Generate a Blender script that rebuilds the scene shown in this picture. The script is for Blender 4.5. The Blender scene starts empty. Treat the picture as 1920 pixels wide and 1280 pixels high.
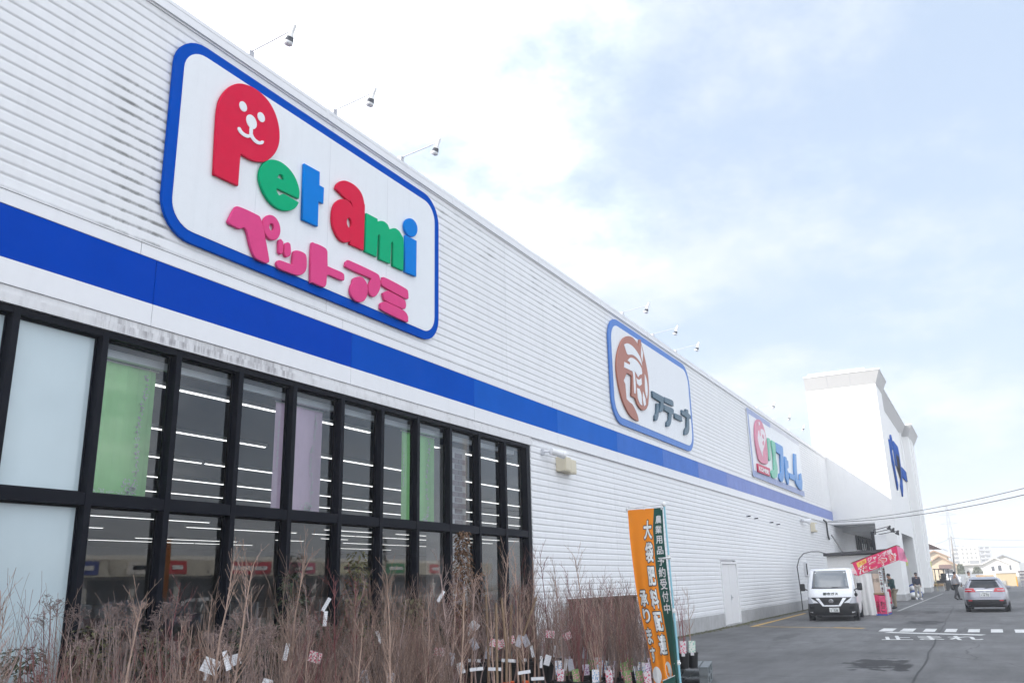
import bpy, bmesh, math, random
from mathutils import Vector, Matrix

# ------------------------------------------------------------------ scene, camera, light
sc = bpy.context.scene
COL = sc.collection
R = math.radians
random.seed(7)

CAM_H = 1.75
YAW, PITCH, ROLL, FPX = R(27.98), R(15.68), R(-1.372), 1604.0
_cy, _sy, _cp, _sp = math.cos(YAW), math.sin(YAW), math.cos(PITCH), math.sin(PITCH)
c_fwd = Vector((_cy * _cp, _sy * _cp, _sp))
_r0 = Vector((_sy, -_cy, 0.0))
_u0 = _r0.cross(c_fwd)
c_right = _r0 * math.cos(ROLL) + _u0 * math.sin(ROLL)
c_up = c_right.cross(c_fwd)
cd = bpy.data.cameras.new('camera')
cam = bpy.data.objects.new('camera', cd)
COL.objects.link(cam)
cam.matrix_world = Matrix(((c_right.x, c_up.x, -c_fwd.x, 0), (c_right.y, c_up.y, -c_fwd.y, 0),
                           (c_right.z, c_up.z, -c_fwd.z, CAM_H), (0, 0, 0, 1)))
cd.sensor_width = 36.0
cd.lens = 36.0 * FPX / 1920.0
cd.clip_start = 0.05
cd.clip_end = 5000
sc.camera = cam

SUN = Vector((-1.0, 0.93, 0.78)).normalized()          # direction towards the sun
SUN_EL = math.asin(SUN.z)
SUN_AZ = math.atan2(SUN.x, SUN.y)
w = bpy.data.worlds.new('World'); sc.world = w; w.use_nodes = True
nt = w.node_tree; N = nt.nodes; N.clear(); L = nt.links
out = N.new('ShaderNodeOutputWorld'); bg = N.new('ShaderNodeBackground')
sky = N.new('ShaderNodeTexSky'); sky.sky_type = 'NISHITA'; sky.sun_disc = False
sky.sun_elevation = SUN_EL; sky.sun_rotation = SUN_AZ
sky.air_density = 1.0; sky.dust_density = 2.5; sky.ozone_density = 1.0
tc = N.new('ShaderNodeTexCoord'); sep = N.new('ShaderNodeSeparateXYZ')
L.new(tc.outputs['Generated'], sep.inputs[0])
def wmath(op, a, b=None, clamp=False):
    m = N.new('ShaderNodeMath'); m.operation = op; m.use_clamp = clamp
    for i, v in enumerate((a, b)):
        if v is None: continue
        if isinstance(v, (int, float)): m.inputs[i].default_value = v
        else: L.new(v, m.inputs[i])
    return m.outputs[0]
zz = wmath('ADD', wmath('MAXIMUM', sep.outputs[2], 0.0), 0.22)
cx = wmath('DIVIDE', sep.outputs[0], zz); cyy = wmath('DIVIDE', sep.outputs[1], zz)
cmb = N.new('ShaderNodeCombineXYZ'); L.new(cx, cmb.inputs[0]); L.new(cyy, cmb.inputs[1])
def wnoise(scale, detail, rough, off):
    mp = N.new('ShaderNodeMapping'); mp.inputs['Location'].default_value = off
    L.new(cmb.outputs[0], mp.inputs['Vector'])
    n = N.new('ShaderNodeTexNoise'); n.inputs['Scale'].default_value = scale
    n.inputs['Detail'].default_value = detail; n.inputs['Roughness'].default_value = rough
    L.new(mp.outputs[0], n.inputs['Vector']); return n.outputs['Fac']
big = wnoise(0.9, 3, 0.5, (3.1, 1.7, 0)); fine = wnoise(3.2, 8, 0.62, (0.4, 5.2, 0))
# broken cloud all round, with one clear stretch of sky low in the east (+X)
dv = N.new('ShaderNodeVectorMath'); dv.operation = 'DOT_PRODUCT'; L.new(tc.outputs['Generated'], dv.inputs[0]); dv.inputs[1].default_value = Vector((1.0, -0.22, 0.42)).normalized()
hole = N.new('ShaderNodeMapRange'); hole.interpolation_type = 'SMOOTHSTEP'; hole.inputs['From Min'].default_value = 0.70; hole.inputs['From Max'].default_value = 0.965
hole.inputs['To Min'].default_value = 0.06; hole.inputs['To Max'].default_value = -0.20; L.new(dv.outputs['Value'], hole.inputs['Value'])
cov = wmath('ADD', wmath('ADD', wmath('MULTIPLY', big, 0.42), wmath('MULTIPLY', fine, 0.58)), hole.outputs[0])
ramp = N.new('ShaderNodeMapRange'); ramp.interpolation_type = 'SMOOTHSTEP'
ramp.inputs['From Min'].default_value = 0.26; ramp.inputs['From Max'].default_value = 0.80
L.new(cov, ramp.inputs['Value'])
fadeh = wmath('MULTIPLY', wmath('POWER', ramp.outputs[0], 2.4), wmath('MULTIPLY', sep.outputs[2], 5.0, True), True)
haze_mix = N.new('ShaderNodeMixRGB'); haze_mix.inputs[0].default_value = 0.80
L.new(sky.outputs[0], haze_mix.inputs[1]); haze_mix.inputs[2].default_value = (3.2, 3.95, 5.1, 1)
# thin veils that drift across the clear part
veil = N.new('ShaderNodeMapRange'); veil.interpolation_type = 'SMOOTHSTEP'; veil.inputs['From Min'].default_value = 0.44; veil.inputs['From Max'].default_value = 0.66; veil.inputs['To Max'].default_value = 0.68
L.new(wmath('ADD', wmath('MULTIPLY', wnoise(1.6, 9, 0.68, (7.3, 2.2, 0)), 0.75), wmath('MULTIPLY', big, 0.25)), veil.inputs['Value'])
vm = N.new('ShaderNodeMixRGB'); L.new(veil.outputs[0], vm.inputs[0]); L.new(haze_mix.outputs[0], vm.inputs[1]); vm.inputs[2].default_value = (5.0, 5.25, 5.55, 1)
cl = N.new('ShaderNodeMixRGB'); L.new(fadeh, cl.inputs[0]); L.new(vm.outputs[0], cl.inputs[1])
cl.inputs[2].default_value = (22.0, 22.3, 22.8, 1)
L.new(cl.outputs[0], bg.inputs['Color']); bg.inputs['Strength'].default_value = 0.078
L.new(bg.outputs[0], out.inputs['Surface'])

sd = bpy.data.lights.new('sun', 'SUN'); sd.energy = 2.1; sd.angle = R(0.5); sd.color = (1.0, 0.94, 0.85)
so = bpy.data.objects.new('sun', sd); COL.objects.link(so)
so.rotation_euler = (-SUN).to_track_quat('-Z', 'Y').to_euler()

vs = sc.view_settings
vs.view_transform = 'Standard'; vs.look = 'None'; vs.gamma = 1.0; vs.use_curve_mapping = False
vs.exposure = 1.36
sc.render.engine = 'CYCLES'
sc.cycles.use_denoising = True
sc.cycles.max_bounces = 8; sc.cycles.transparent_max_bounces = 16
sc.cycles.diffuse_bounces = 4; sc.cycles.glossy_bounces = 4
sc.cycles.caustics_reflective = False; sc.cycles.caustics_refractive = False
sc.cycles.sample_clamp_indirect = 6.0
sc.cycles.volume_bounces = 2

# ------------------------------------------------------------------ helpers
CAM = Vector((0, 0, CAM_H))
def ray(x, y): return c_fwd + c_right * ((x - 960) / FPX) - c_up * ((y - 640) / FPX)
def on_y(x, y, Y): d = ray(x, y); return CAM + d * (Y / d.y)
def on_x(x, y, X): d = ray(x, y); return CAM + d * (X / d.x)
def on_z(x, y, Z=0.0): d = ray(x, y); return CAM + d * ((Z - CAM_H) / d.z)

def tag(o, label, cat, group=None):
    o['label'] = label; o['category'] = cat
    if group: o['group'] = group
    return o
def thing(name, label, cat, loc=(0, 0, 0), rz=0.0, group=None):
    o = bpy.data.objects.new(name, None); COL.objects.link(o)
    o.location = loc; o.rotation_euler = (0, 0, rz); o.empty_display_size = 0.2
    return tag(o, label, cat, group)
def part(name, parent, loc=(0, 0, 0)):
    o = bpy.data.objects.new(name, None); COL.objects.link(o); o.parent = parent; o.location = loc
    return o
def kids(o): return [c for c in bpy.data.objects if c.parent == o]
def copy_tree(o, parent=None, mats=None):
    c = o.copy(); COL.objects.link(c)
    if parent is not None: c.parent = parent
    for ch in CH.get(o.name, []):
        d = copy_tree(ch, c, mats)
    return c
CH = {}
def reg(o, parent):
    if parent is not None: CH.setdefault(parent.name, []).append(o)

class MB:
    def __init__(s): s.v = []; s.f = []
    def add(s, vs, fs):
        n = len(s.v); s.v += [tuple(v) for v in vs]; s.f += [tuple(i + n for i in f) for f in fs]; return s
    def box(s, x0, x1, y0, y1, z0, z1, M=None):
        vs = [Vector(p) for p in ((x0, y0, z0), (x1, y0, z0), (x1, y1, z0), (x0, y1, z0), (x0, y0, z1), (x1, y0, z1), (x1, y1, z1), (x0, y1, z1))]
        if M: vs = [M @ v for v in vs]
        return s.add(vs, [(0, 3, 2, 1), (4, 5, 6, 7), (0, 1, 5, 4), (1, 2, 6, 5), (2, 3, 7, 6), (3, 0, 4, 7)])
    def quad(s, a, b, c, d): return s.add([a, b, c, d], [(0, 1, 2, 3)])
    def prism(s, pts, axis, a, b):
        """polygon given in the two other axes, extruded from a to b along axis"""
        def mk(p, t):
            return {'x': (t, p[0], p[1]), 'y': (p[0], t, p[1]), 'z': (p[0], p[1], t)}[axis]
        n = len(pts)
        vs = [mk(p, a) for p in pts] + [mk(p, b) for p in pts]
        return s.add(vs, [tuple(range(n))[::-1], tuple(range(n, 2 * n))] + [(i, (i + 1) % n, n + (i + 1) % n, n + i) for i in range(n)])
    def tube(s, pts, r, n=6, cap=True):
        pts = [Vector(p) for p in pts]; k = len(pts)
        rs = r if isinstance(r, (list, tuple)) else [r] * k
        vs = []; ref = None
        for i in range(k):
            t = (pts[min(i + 1, k - 1)] - pts[max(i - 1, 0)])
            if t.length < 1e-9: t = Vector((0, 0, 1))
            t.normalize()
            if ref is None:
                ref = Vector((0, 0, 1)) if abs(t.z) < 0.9 else Vector((1, 0, 0))
            a = t.cross(ref)
            if a.length < 1e-6: a = t.cross(Vector((0.3, 1, 0.2)))
            a.normalize(); b = t.cross(a); ref = a.cross(t)
            for j in range(n):
                an = 2 * math.pi * j / n
                vs.append(pts[i] + (a * math.cos(an) + b * math.sin(an)) * rs[i])
        fs = [(i * n + j, i * n + (j + 1) % n, (i + 1) * n + (j + 1) % n, (i + 1) * n + j) for i in range(k - 1) for j in range(n)]
        if cap: fs += [tuple(range(n))[::-1], tuple(range((k - 1) * n, k * n))]
        return s.add(vs, fs)
    def lathe(s, prof, o=(0, 0, 0), ax='z', n=16, M=None):
        vs = []
        for (r, h) in prof:
            for j in range(n):
                a = 2 * math.pi * j / n; c, d = r * math.cos(a), r * math.sin(a)
                p = {'z': (c, d, h), 'y': (c, h, d), 'x': (h, c, d)}[ax]
                p = Vector(p)
                if M: p = M @ p
                vs.append(p + Vector(o))
        k = len(prof)
        fs = [(i * n + j, i * n + (j + 1) % n, (i + 1) * n + (j + 1) % n, (i + 1) * n + j) for i in range(k - 1) for j in range(n)]
        fs += [tuple(range(n))[::-1], tuple(range((k - 1) * n, k * n))]
        return s.add(vs, fs)
    def ball(s, c, rx, ry=None, rz=None, n=10, m=7):
        ry = ry or rx; rz = rz or rx
        vs = []; fs = []
        for i in range(m + 1):
            t = math.pi * i / m
            for j in range(n):
                a = 2 * math.pi * j / n
                vs.append((c[0] + rx * math.sin(t) * math.cos(a), c[1] + ry * math.sin(t) * math.sin(a), c[2] + rz * math.cos(t)))
        for i in range(m):
            for j in range(n): fs.append((i * n + j, (i + 1) * n + j, (i + 1) * n + (j + 1) % n, i * n + (j + 1) % n))
        return s.add(vs, fs)
    def mesh(s, name, m, smooth=None, off=Vector((0, 0, 0)), weld=False):
        me = bpy.data.meshes.new(name)
        me.from_pydata([Vector(v) - off for v in s.v], [], s.f)
        if weld:
            b = bmesh.new(); b.from_mesh(me); bmesh.ops.remove_doubles(b, verts=b.verts, dist=1e-5)
            bmesh.ops.recalc_face_normals(b, faces=b.faces); b.to_mesh(me); b.free()
        if m: me.materials.append(m)
        if smooth is not None:
            me.polygons.foreach_set('use_smooth', [True] * len(me.polygons))
            if smooth < 180:
                try: me.set_sharp_from_angle(angle=R(smooth))
                except Exception: pass
        me.update(); return me
    def build(s, name, m, parent=None, smooth=None, bevel=0, world=True, weld=False, label=None):
        off = Vector((0, 0, 0))
        if world and parent is not None:
            q = parent
            while q is not None: off += Vector(q.location); q = q.parent
        me = s.mesh(name, m, smooth, off, weld)
        o = bpy.data.objects.new(name, me); COL.objects.link(o)
        if parent is not None: o.parent = parent; reg(o, parent)
        if bevel:
            md = o.modifiers.new('bevel', 'BEVEL'); md.width = bevel; md.segments = 2; md.limit_method = 'ANGLE'; md.angle_limit = R(35)
        if label: o['label'] = label
        return o
def link_mesh(name, me, parent=None, loc=(0, 0, 0)):
    o = bpy.data.objects.new(name, me); COL.objects.link(o); o.location = loc
    if parent is not None: o.parent = parent; reg(o, parent)
    return o
def structure(o): o['kind'] = 'structure'; return o

# ------------------------------------------------------------------ materials
MATS = {}
def mat(name, col, rough=0.6, metal=0.0, var=0.08, scale=6.0, bump=0.0, bscale=80.0, dirt=0.0, dcol=(0.10, 0.09, 0.08), streak=0.0, coat=0.0, spec=0.5, alpha=1.0, emit=None, estr=0.0, trans=0.0, obj_var=0.0):
    if name in MATS: return MATS[name]
    m = bpy.data.materials.new(name); m.use_nodes = True
    n = m.node_tree.nodes; l = m.node_tree.links; b = n['Principled BSDF']
    b.inputs['Roughness'].default_value = rough; b.inputs['Metallic'].default_value = metal
    b.inputs['Specular IOR Level'].default_value = spec
    if coat: b.inputs['Coat Weight'].default_value = coat; b.inputs['Coat Roughness'].default_value = 0.05
    if trans: b.inputs['Transmission Weight'].default_value = trans
    t = n.new('ShaderNodeTexCoord'); src = t.outputs['Object']
    ns = n.new('ShaderNodeTexNoise'); ns.inputs['Scale'].default_value = scale; ns.inputs['Detail'].default_value = 6
    ns.inputs['Roughness'].default_value = 0.6
    l.new(src, ns.inputs['Vector'])
    mr = n.new('ShaderNodeMapRange'); mr.inputs['From Min'].default_value = 0.25; mr.inputs['From Max'].default_value = 0.75
    mr.inputs['To Min'].default_value = 1 - var; mr.inputs['To Max'].default_value = 1 + var
    l.new(ns.outputs['Fac'], mr.inputs['Value'])
    hv = n.new('ShaderNodeHueSaturation'); hv.inputs['Color'].default_value = (*col, 1)
    l.new(mr.outputs[0], hv.inputs['Value'])
    cur = hv.outputs['Color']
    if obj_var:
        oi = n.new('ShaderNodeObjectInfo'); m2 = n.new('ShaderNodeMapRange')
        m2.inputs['To Min'].default_value = 1 - obj_var; m2.inputs['To Max'].default_value = 1 + obj_var
        l.new(oi.outputs['Random'], m2.inputs['Value'])
        h2 = n.new('ShaderNodeHueSaturation'); l.new(cur, h2.inputs['Color']); l.new(m2.outputs[0], h2.inputs['Value']); cur = h2.outputs['Color']
    def blend(facsock, c2):
        nonlocal cur
        mx = n.new('ShaderNodeMixRGB'); l.new(facsock, mx.inputs[0]); l.new(cur, mx.inputs[1]); mx.inputs[2].default_value = (*c2, 1); cur = mx.outputs[0]
    if dirt:
        n2 = n.new('ShaderNodeTexNoise'); n2.inputs['Scale'].default_value = 1.3; n2.inputs['Detail'].default_value = 9; n2.inputs['Roughness'].default_value = 0.72
        l.new(src, n2.inputs['Vector'])
        r2 = n.new('ShaderNodeMapRange'); r2.inputs['From Min'].default_value = 0.5; r2.inputs['From Max'].default_value = 0.78; r2.inputs['To Max'].default_value = dirt
        l.new(n2.outputs['Fac'], r2.inputs['Value']); blend(r2.outputs[0], dcol)
    if streak:
        mp = n.new('ShaderNodeMapping'); mp.inputs['Scale'].default_value = (7.0, 7.0, 0.45); l.new(src, mp.inputs['Vector'])
        n3 = n.new('ShaderNodeTexNoise'); n3.inputs['Scale'].default_value = 1.0; n3.inputs['Detail'].default_value = 7; n3.inputs['Roughness'].default_value = 0.65
        l.new(mp.outputs[0], n3.inputs['Vector'])
        r3 = n.new('ShaderNodeMapRange'); r3.inputs['From Min'].default_value = 0.5; r3.inputs['From Max'].default_value = 0.8; r3.inputs['To Max'].default_value = streak
        l.new(n3.outputs['Fac'], r3.inputs['Value']); blend(r3.outputs[0], dcol)
    l.new(cur, b.inputs['Base Color'])
    if bump:
        nb = n.new('ShaderNodeTexNoise'); nb.inputs['Scale'].default_value = bscale; nb.inputs['Detail'].default_value = 4
        l.new(src, nb.inputs['Vector'])
        bp = n.new('ShaderNodeBump'); bp.inputs['Strength'].default_value = bump; bp.inputs['Distance'].default_value = 0.01
        l.new(nb.outputs['Fac'], bp.inputs['Height']); l.new(bp.outputs[0], b.inputs['Normal'])
    if emit:
        b.inputs['Emission Color'].default_value = (*emit, 1); b.inputs['Emission Strength'].default_value = estr
    if alpha < 1: b.inputs['Alpha'].default_value = alpha
    MATS[name] = m; return m

def glass_mat(name, tint, ior=1.5, boost=1.0):
    m = bpy.data.materials.new(name); m.use_nodes = True
    n = m.node_tree.nodes; l = m.node_tree.links; n.clear()
    o = n.new('ShaderNodeOutputMaterial'); mx = n.new('ShaderNodeMixShader')
    tr = n.new('ShaderNodeBsdfTransparent'); tr.inputs[0].default_value = (*tint, 1)
    gl = n.new('ShaderNodeBsdfGlossy'); gl.inputs['Roughness'].default_value = 0.0
    fr = n.new('ShaderNodeFresnel'); fr.inputs['IOR'].default_value = ior
    mu = n.new('ShaderNodeMath'); mu.operation = 'MULTIPLY'; mu.use_clamp = True; mu.inputs[1].default_value = boost
    l.new(fr.outputs[0], mu.inputs[0]); l.new(mu.outputs[0], mx.inputs[0]); l.new(tr.outputs[0], mx.inputs[1]); l.new(gl.outputs[0], mx.inputs[2])
    t = n.new('ShaderNodeTexCoord'); ns = n.new('ShaderNodeTexNoise'); ns.inputs['Scale'].default_value = 0.9; ns.inputs['Detail'].default_value = 1
    l.new(t.outputs['Object'], ns.inputs['Vector'])
    bp = n.new('ShaderNodeBump'); bp.inputs['Strength'].default_value = 0.02; bp.inputs['Distance'].default_value = 0.05
    l.new(ns.outputs['Fac'], bp.inputs['Height']); l.new(bp.outputs[0], gl.inputs['Normal'])
    l.new(mx.outputs[0], o.inputs['Surface']); return m

M_SIDING = mat('white_siding_paint', (0.80, 0.805, 0.82), 0.45, var=0.03, scale=3, dirt=0.10, streak=0.13, dcol=(0.36, 0.36, 0.36))
M_TRIM = mat('white_trim_paint', (0.80, 0.805, 0.825), 0.4, var=0.02, streak=0.08, dcol=(0.42, 0.42, 0.42))
def add_mask_stain(m, x0, x1, z0, z1, colr, kmax, pitch=None, zb=0.0, nsc=(3.0, 3.0, 3.0), lo=0.40, hi=0.62, edge=0.6):
    """mould and soot with a place of its own: a noisy patch between x0..x1, z0..z1 (metres, object space of the store)"""
    n = m.node_tree.nodes; l = m.node_tree.links; b = n['Principled BSDF']; src = b.inputs['Base Color'].links[0].from_socket
    t = n.new('ShaderNodeTexCoord'); s = n.new('ShaderNodeSeparateXYZ'); l.new(t.outputs['Object'], s.inputs[0])
    def mr(v, a, c, d=0.0, e=1.0):
        r = n.new('ShaderNodeMapRange'); r.interpolation_type = 'SMOOTHSTEP'
        for k, q in zip(('From Min', 'From Max', 'To Min', 'To Max'), (a, c, d, e)): r.inputs[k].default_value = q
        l.new(v, r.inputs['Value']); return r.outputs[0]
    def mul(a, c):
        x = n.new('ShaderNodeMath'); x.operation = 'MULTIPLY'; l.new(a, x.inputs[0]); l.new(c, x.inputs[1]); return x.outputs[0]
    f = mul(mr(s.outputs[0], x0, x0 + edge), mr(s.outputs[0], x1, x1 + 0.15, 1.0, 0.0))
    f = mul(f, mul(mr(s.outputs[2], z0, z0 + 0.1), mr(s.outputs[2], z1 - 0.3, z1, 1.0, 0.0)))
    mp = n.new('ShaderNodeMapping'); mp.inputs['Scale'].default_value = nsc; l.new(t.outputs['Object'], mp.inputs['Vector'])
    q = n.new('ShaderNodeTexNoise'); q.inputs['Scale'].default_value = 1.0; q.inputs['Detail'].default_value = 8; q.inputs['Roughness'].default_value = 0.7; l.new(mp.outputs[0], q.inputs['Vector'])
    f = mul(f, mr(q.outputs['Fac'], lo, hi, 0.0, kmax))
    if pitch:
        a = n.new('ShaderNodeMath'); a.operation = 'SUBTRACT'; l.new(s.outputs[2], a.inputs[0]); a.inputs[1].default_value = zb
        d = n.new('ShaderNodeMath'); d.operation = 'DIVIDE'; l.new(a.outputs[0], d.inputs[0]); d.inputs[1].default_value = pitch
        g = n.new('ShaderNodeMath'); g.operation = 'FRACT'; l.new(d.outputs[0], g.inputs[0])
        f = mul(f, mr(g.outputs[0], 0.22, 0.42, 1.0, 0.0))
    mx = n.new('ShaderNodeMixRGB'); l.new(f, mx.inputs[0]); l.new(src, mx.inputs[1]); mx.inputs[2].default_value = (*colr, 1); l.new(mx.outputs[0], b.inputs['Base Color'])
add_mask_stain(M_SIDING, 5.75 - 20, 6.95 - 20, 5.9, 8.3, (0.12, 0.125, 0.115), 0.65, 0.1467, 5.985, (2.5, 2.5, 2.5))
def sheet_joints(m, length, off):
    """siding comes in sheets: each a touch different in tone, with a lap line between"""
    n = m.node_tree.nodes; l = m.node_tree.links; b = n['Principled BSDF']; src = b.inputs['Base Color'].links[0].from_socket
    t = n.new('ShaderNodeTexCoord'); s = n.new('ShaderNodeSeparateXYZ'); l.new(t.outputs['Object'], s.inputs[0])
    def mth(op, a, c):
        x = n.new('ShaderNodeMath'); x.operation = op
        for i, q in enumerate((a, c)):
            if isinstance(q, (int, float)): x.inputs[i].default_value = q
            else: l.new(q, x.inputs[i])
        return x.outputs[0]
    u = mth('DIVIDE', mth('ADD', s.outputs[0], off), length)
    wn = n.new('ShaderNodeTexWhiteNoise'); wn.noise_dimensions = '1D'; l.new(mth('FLOOR', u, 0), wn.inputs['W'])
    hv = n.new('ShaderNodeHueSaturation'); l.new(src, hv.inputs['Color']); l.new(mth('ADD', mth('MULTIPLY', wn.outputs['Value'], 0.06), 0.97), hv.inputs['Value'])
    f = mth('MULTIPLY', mth('LESS_THAN', mth('FRACT', u, 0), 0.010 / length), 0.45)
    mx = n.new('ShaderNodeMixRGB'); l.new(f, mx.inputs[0]); l.new(hv.outputs[0], mx.inputs[1]); mx.inputs[2].default_value = (0.25, 0.25, 0.26, 1); l.new(mx.outputs[0], b.inputs['Base Color'])
sheet_joints(M_SIDING, 6.1, 40.3)
add_mask_stain(M_SIDING, 13.0 - 20, 20.0 - 20, 8.3, 9.5, (0.10, 0.10, 0.10), 0.5, 0.1467, 5.985, (1.2, 3, 3), 0.5, 0.7)
M_STAIN = mat('stained_white_trim', (0.72, 0.72, 0.73), 0.6, var=0.05, dirt=0.15, streak=0.35, dcol=(0.16, 0.14, 0.14))
add_mask_stain(M_STAIN, 6.0 - 20, 9.4 - 20, 4.70, 5.05, (0.10, 0.085, 0.10), 0.75, nsc=(16, 16, 1.5), lo=0.38, hi=0.66, edge=0.3)
M_CONC = mat('grey_concrete', (0.42, 0.42, 0.425), 0.85, var=0.10, scale=4, bump=0.25, bscale=60, dirt=0.35, streak=0.5, dcol=(0.13, 0.12, 0.10))
M_FRAME = mat('black_aluminium', (0.005, 0.006, 0.011), 0.45, var=0.15, spec=0.10)
M_GLASS = glass_mat('shop_glass', (0.90, 0.945, 0.97), 1.5, 2.1)
M_CARGLASS = mat('dark_car_glass', (0.05, 0.06, 0.065), 0.03, var=0.02, spec=1.0, coat=1.0)
M_CARGLASS.node_tree.nodes['Principled BSDF'].inputs['IOR'].default_value = 1.9
M_WHITE = mat('white_paint', (0.82, 0.82, 0.83), 0.35, var=0.02)
M_BLACK = mat('black_plastic', (0.013, 0.013, 0.015), 0.5, var=0.15)
M_STEEL = mat('galvanised_steel', (0.42, 0.43, 0.45), 0.4, metal=0.6, var=0.1)
M_GREYMETAL = mat('pale_grey_metal', (0.55, 0.56, 0.60), 0.45, var=0.06)

# ------------------------------------------------------------------ curve shapes (letters, emblems)
def smooth_closed(pts, sharp=35.0, n=5):
    """Catmull-Rom through a closed outline; corners turning more than `sharp` degrees stay sharp"""
    k = len(pts); res = []
    P = [Vector((p[0], p[1])) for p in pts]
    def corner(i):
        a = P[i] - P[i - 1]; b = P[(i + 1) % k] - P[i]
        if a.length < 1e-9 or b.length < 1e-9: return True
        return abs(a.angle_signed(b, 0)) > R(sharp)
    C = [corner(i) for i in range(k)]
    for i in range(k):
        p1, p2 = P[i], P[(i + 1) % k]
        p0 = p1 if C[i] else P[i - 1]
        p3 = p2 if C[(i + 1) % k] else P[(i + 2) % k]
        res.append(p1)
        if C[i] and C[(i + 1) % k]: continue
        for j in range(1, n):
            t = j / n
            q = 0.5 * ((2 * p1) + (p2 - p0) * t + (2 * p0 - 5 * p1 + 4 * p2 - p3) * t * t + (3 * p1 - p0 - 3 * p2 + p3) * t ** 3)
            res.append(q)
    return res
def shape_mesh(name, loops, depth, m, bevel=0.0):
    """closed loops in (x, z) -> solid with its front at y = 0 and back at y = depth"""
    c = bpy.data.curves.new(name, 'CURVE'); c.dimensions = '2D'; c.fill_mode = 'BOTH'
    c.extrude = max(depth / 2 - bevel, 0.0005); c.bevel_depth = bevel; c.bevel_resolution = 1
    for lp in loops:
        s = c.splines.new('POLY'); s.points.add(len(lp) - 1); s.use_cyclic_u = True
        for p, q in zip(s.points, lp): p.co = (q[0], q[1], 0, 1)
    o = bpy.data.objects.new(name, c); COL.objects.link(o)
    dg = bpy.context.evaluated_depsgraph_get()
    me = bpy.data.meshes.new_from_object(o.evaluated_get(dg))
    bpy.data.objects.remove(o); bpy.data.curves.remove(c)
    for v in me.vertices: v.co = (v.co.x, depth / 2 - v.co.z, v.co.y)
    me.materials.clear(); me.materials.append(m); me.name = name
    return me
def text_mesh(name, txt, size, m, offset=0.0, depth=0.004, align='CENTER', native=False):
    """flat lettering standing in the x-z plane, facing -y"""
    c = bpy.data.curves.new(name, 'FONT'); c.body = txt; c.size = size; c.extrude = depth / 2
    if native: c.offset = offset
    c.align_x = align; c.align_y = 'CENTER'
    o = bpy.data.objects.new(name, c); COL.objects.link(o)
    dg = bpy.context.evaluated_depsgraph_get()
    me = bpy.data.meshes.new_from_object(o.evaluated_get(dg))
    bpy.data.objects.remove(o); bpy.data.curves.remove(c)
    for v in me.vertices: v.co = (v.co.x, -v.co.z, v.co.y)
    if offset and not native:                       # embolden: the glyph repeated in a small ring, each a hair further out
        b = bmesh.new(); b.from_mesh(me); V = []; F = []
        base = [v.co.copy() for v in b.verts]; fs = [tuple(v.index for v in f.verts) for f in b.faces]; b.free()
        for k in range(9):
            d = Vector((math.cos(k * math.pi / 4), 0, math.sin(k * math.pi / 4))) * offset * size if k < 8 else Vector((0, 0, 0))
            d.y = -0.0003 * k; n0 = len(V); V += [p + d for p in base]; F += [tuple(i + n0 for i in f) for f in fs]
        bpy.data.meshes.remove(me); me = bpy.data.meshes.new(name); me.from_pydata(V, [], F)
    me.materials.clear(); me.materials.append(m); me.name = name
    return me
def fit_text(me, w, h, cx=0.0, cz=0.0):
    xs = [v.co.x for v in me.vertices]; zs = [v.co.z for v in me.vertices]
    if not xs: return me
    sx = w / max(max(xs) - min(xs), 1e-6); sz = h / max(max(zs) - min(zs), 1e-6)
    mx = (max(xs) + min(xs)) / 2; mz = (max(zs) + min(zs)) / 2
    for v in me.vertices: v.co = ((v.co.x - mx) * sx + cx, v.co.y, (v.co.z - mz) * sz + cz)
    return me
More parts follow.
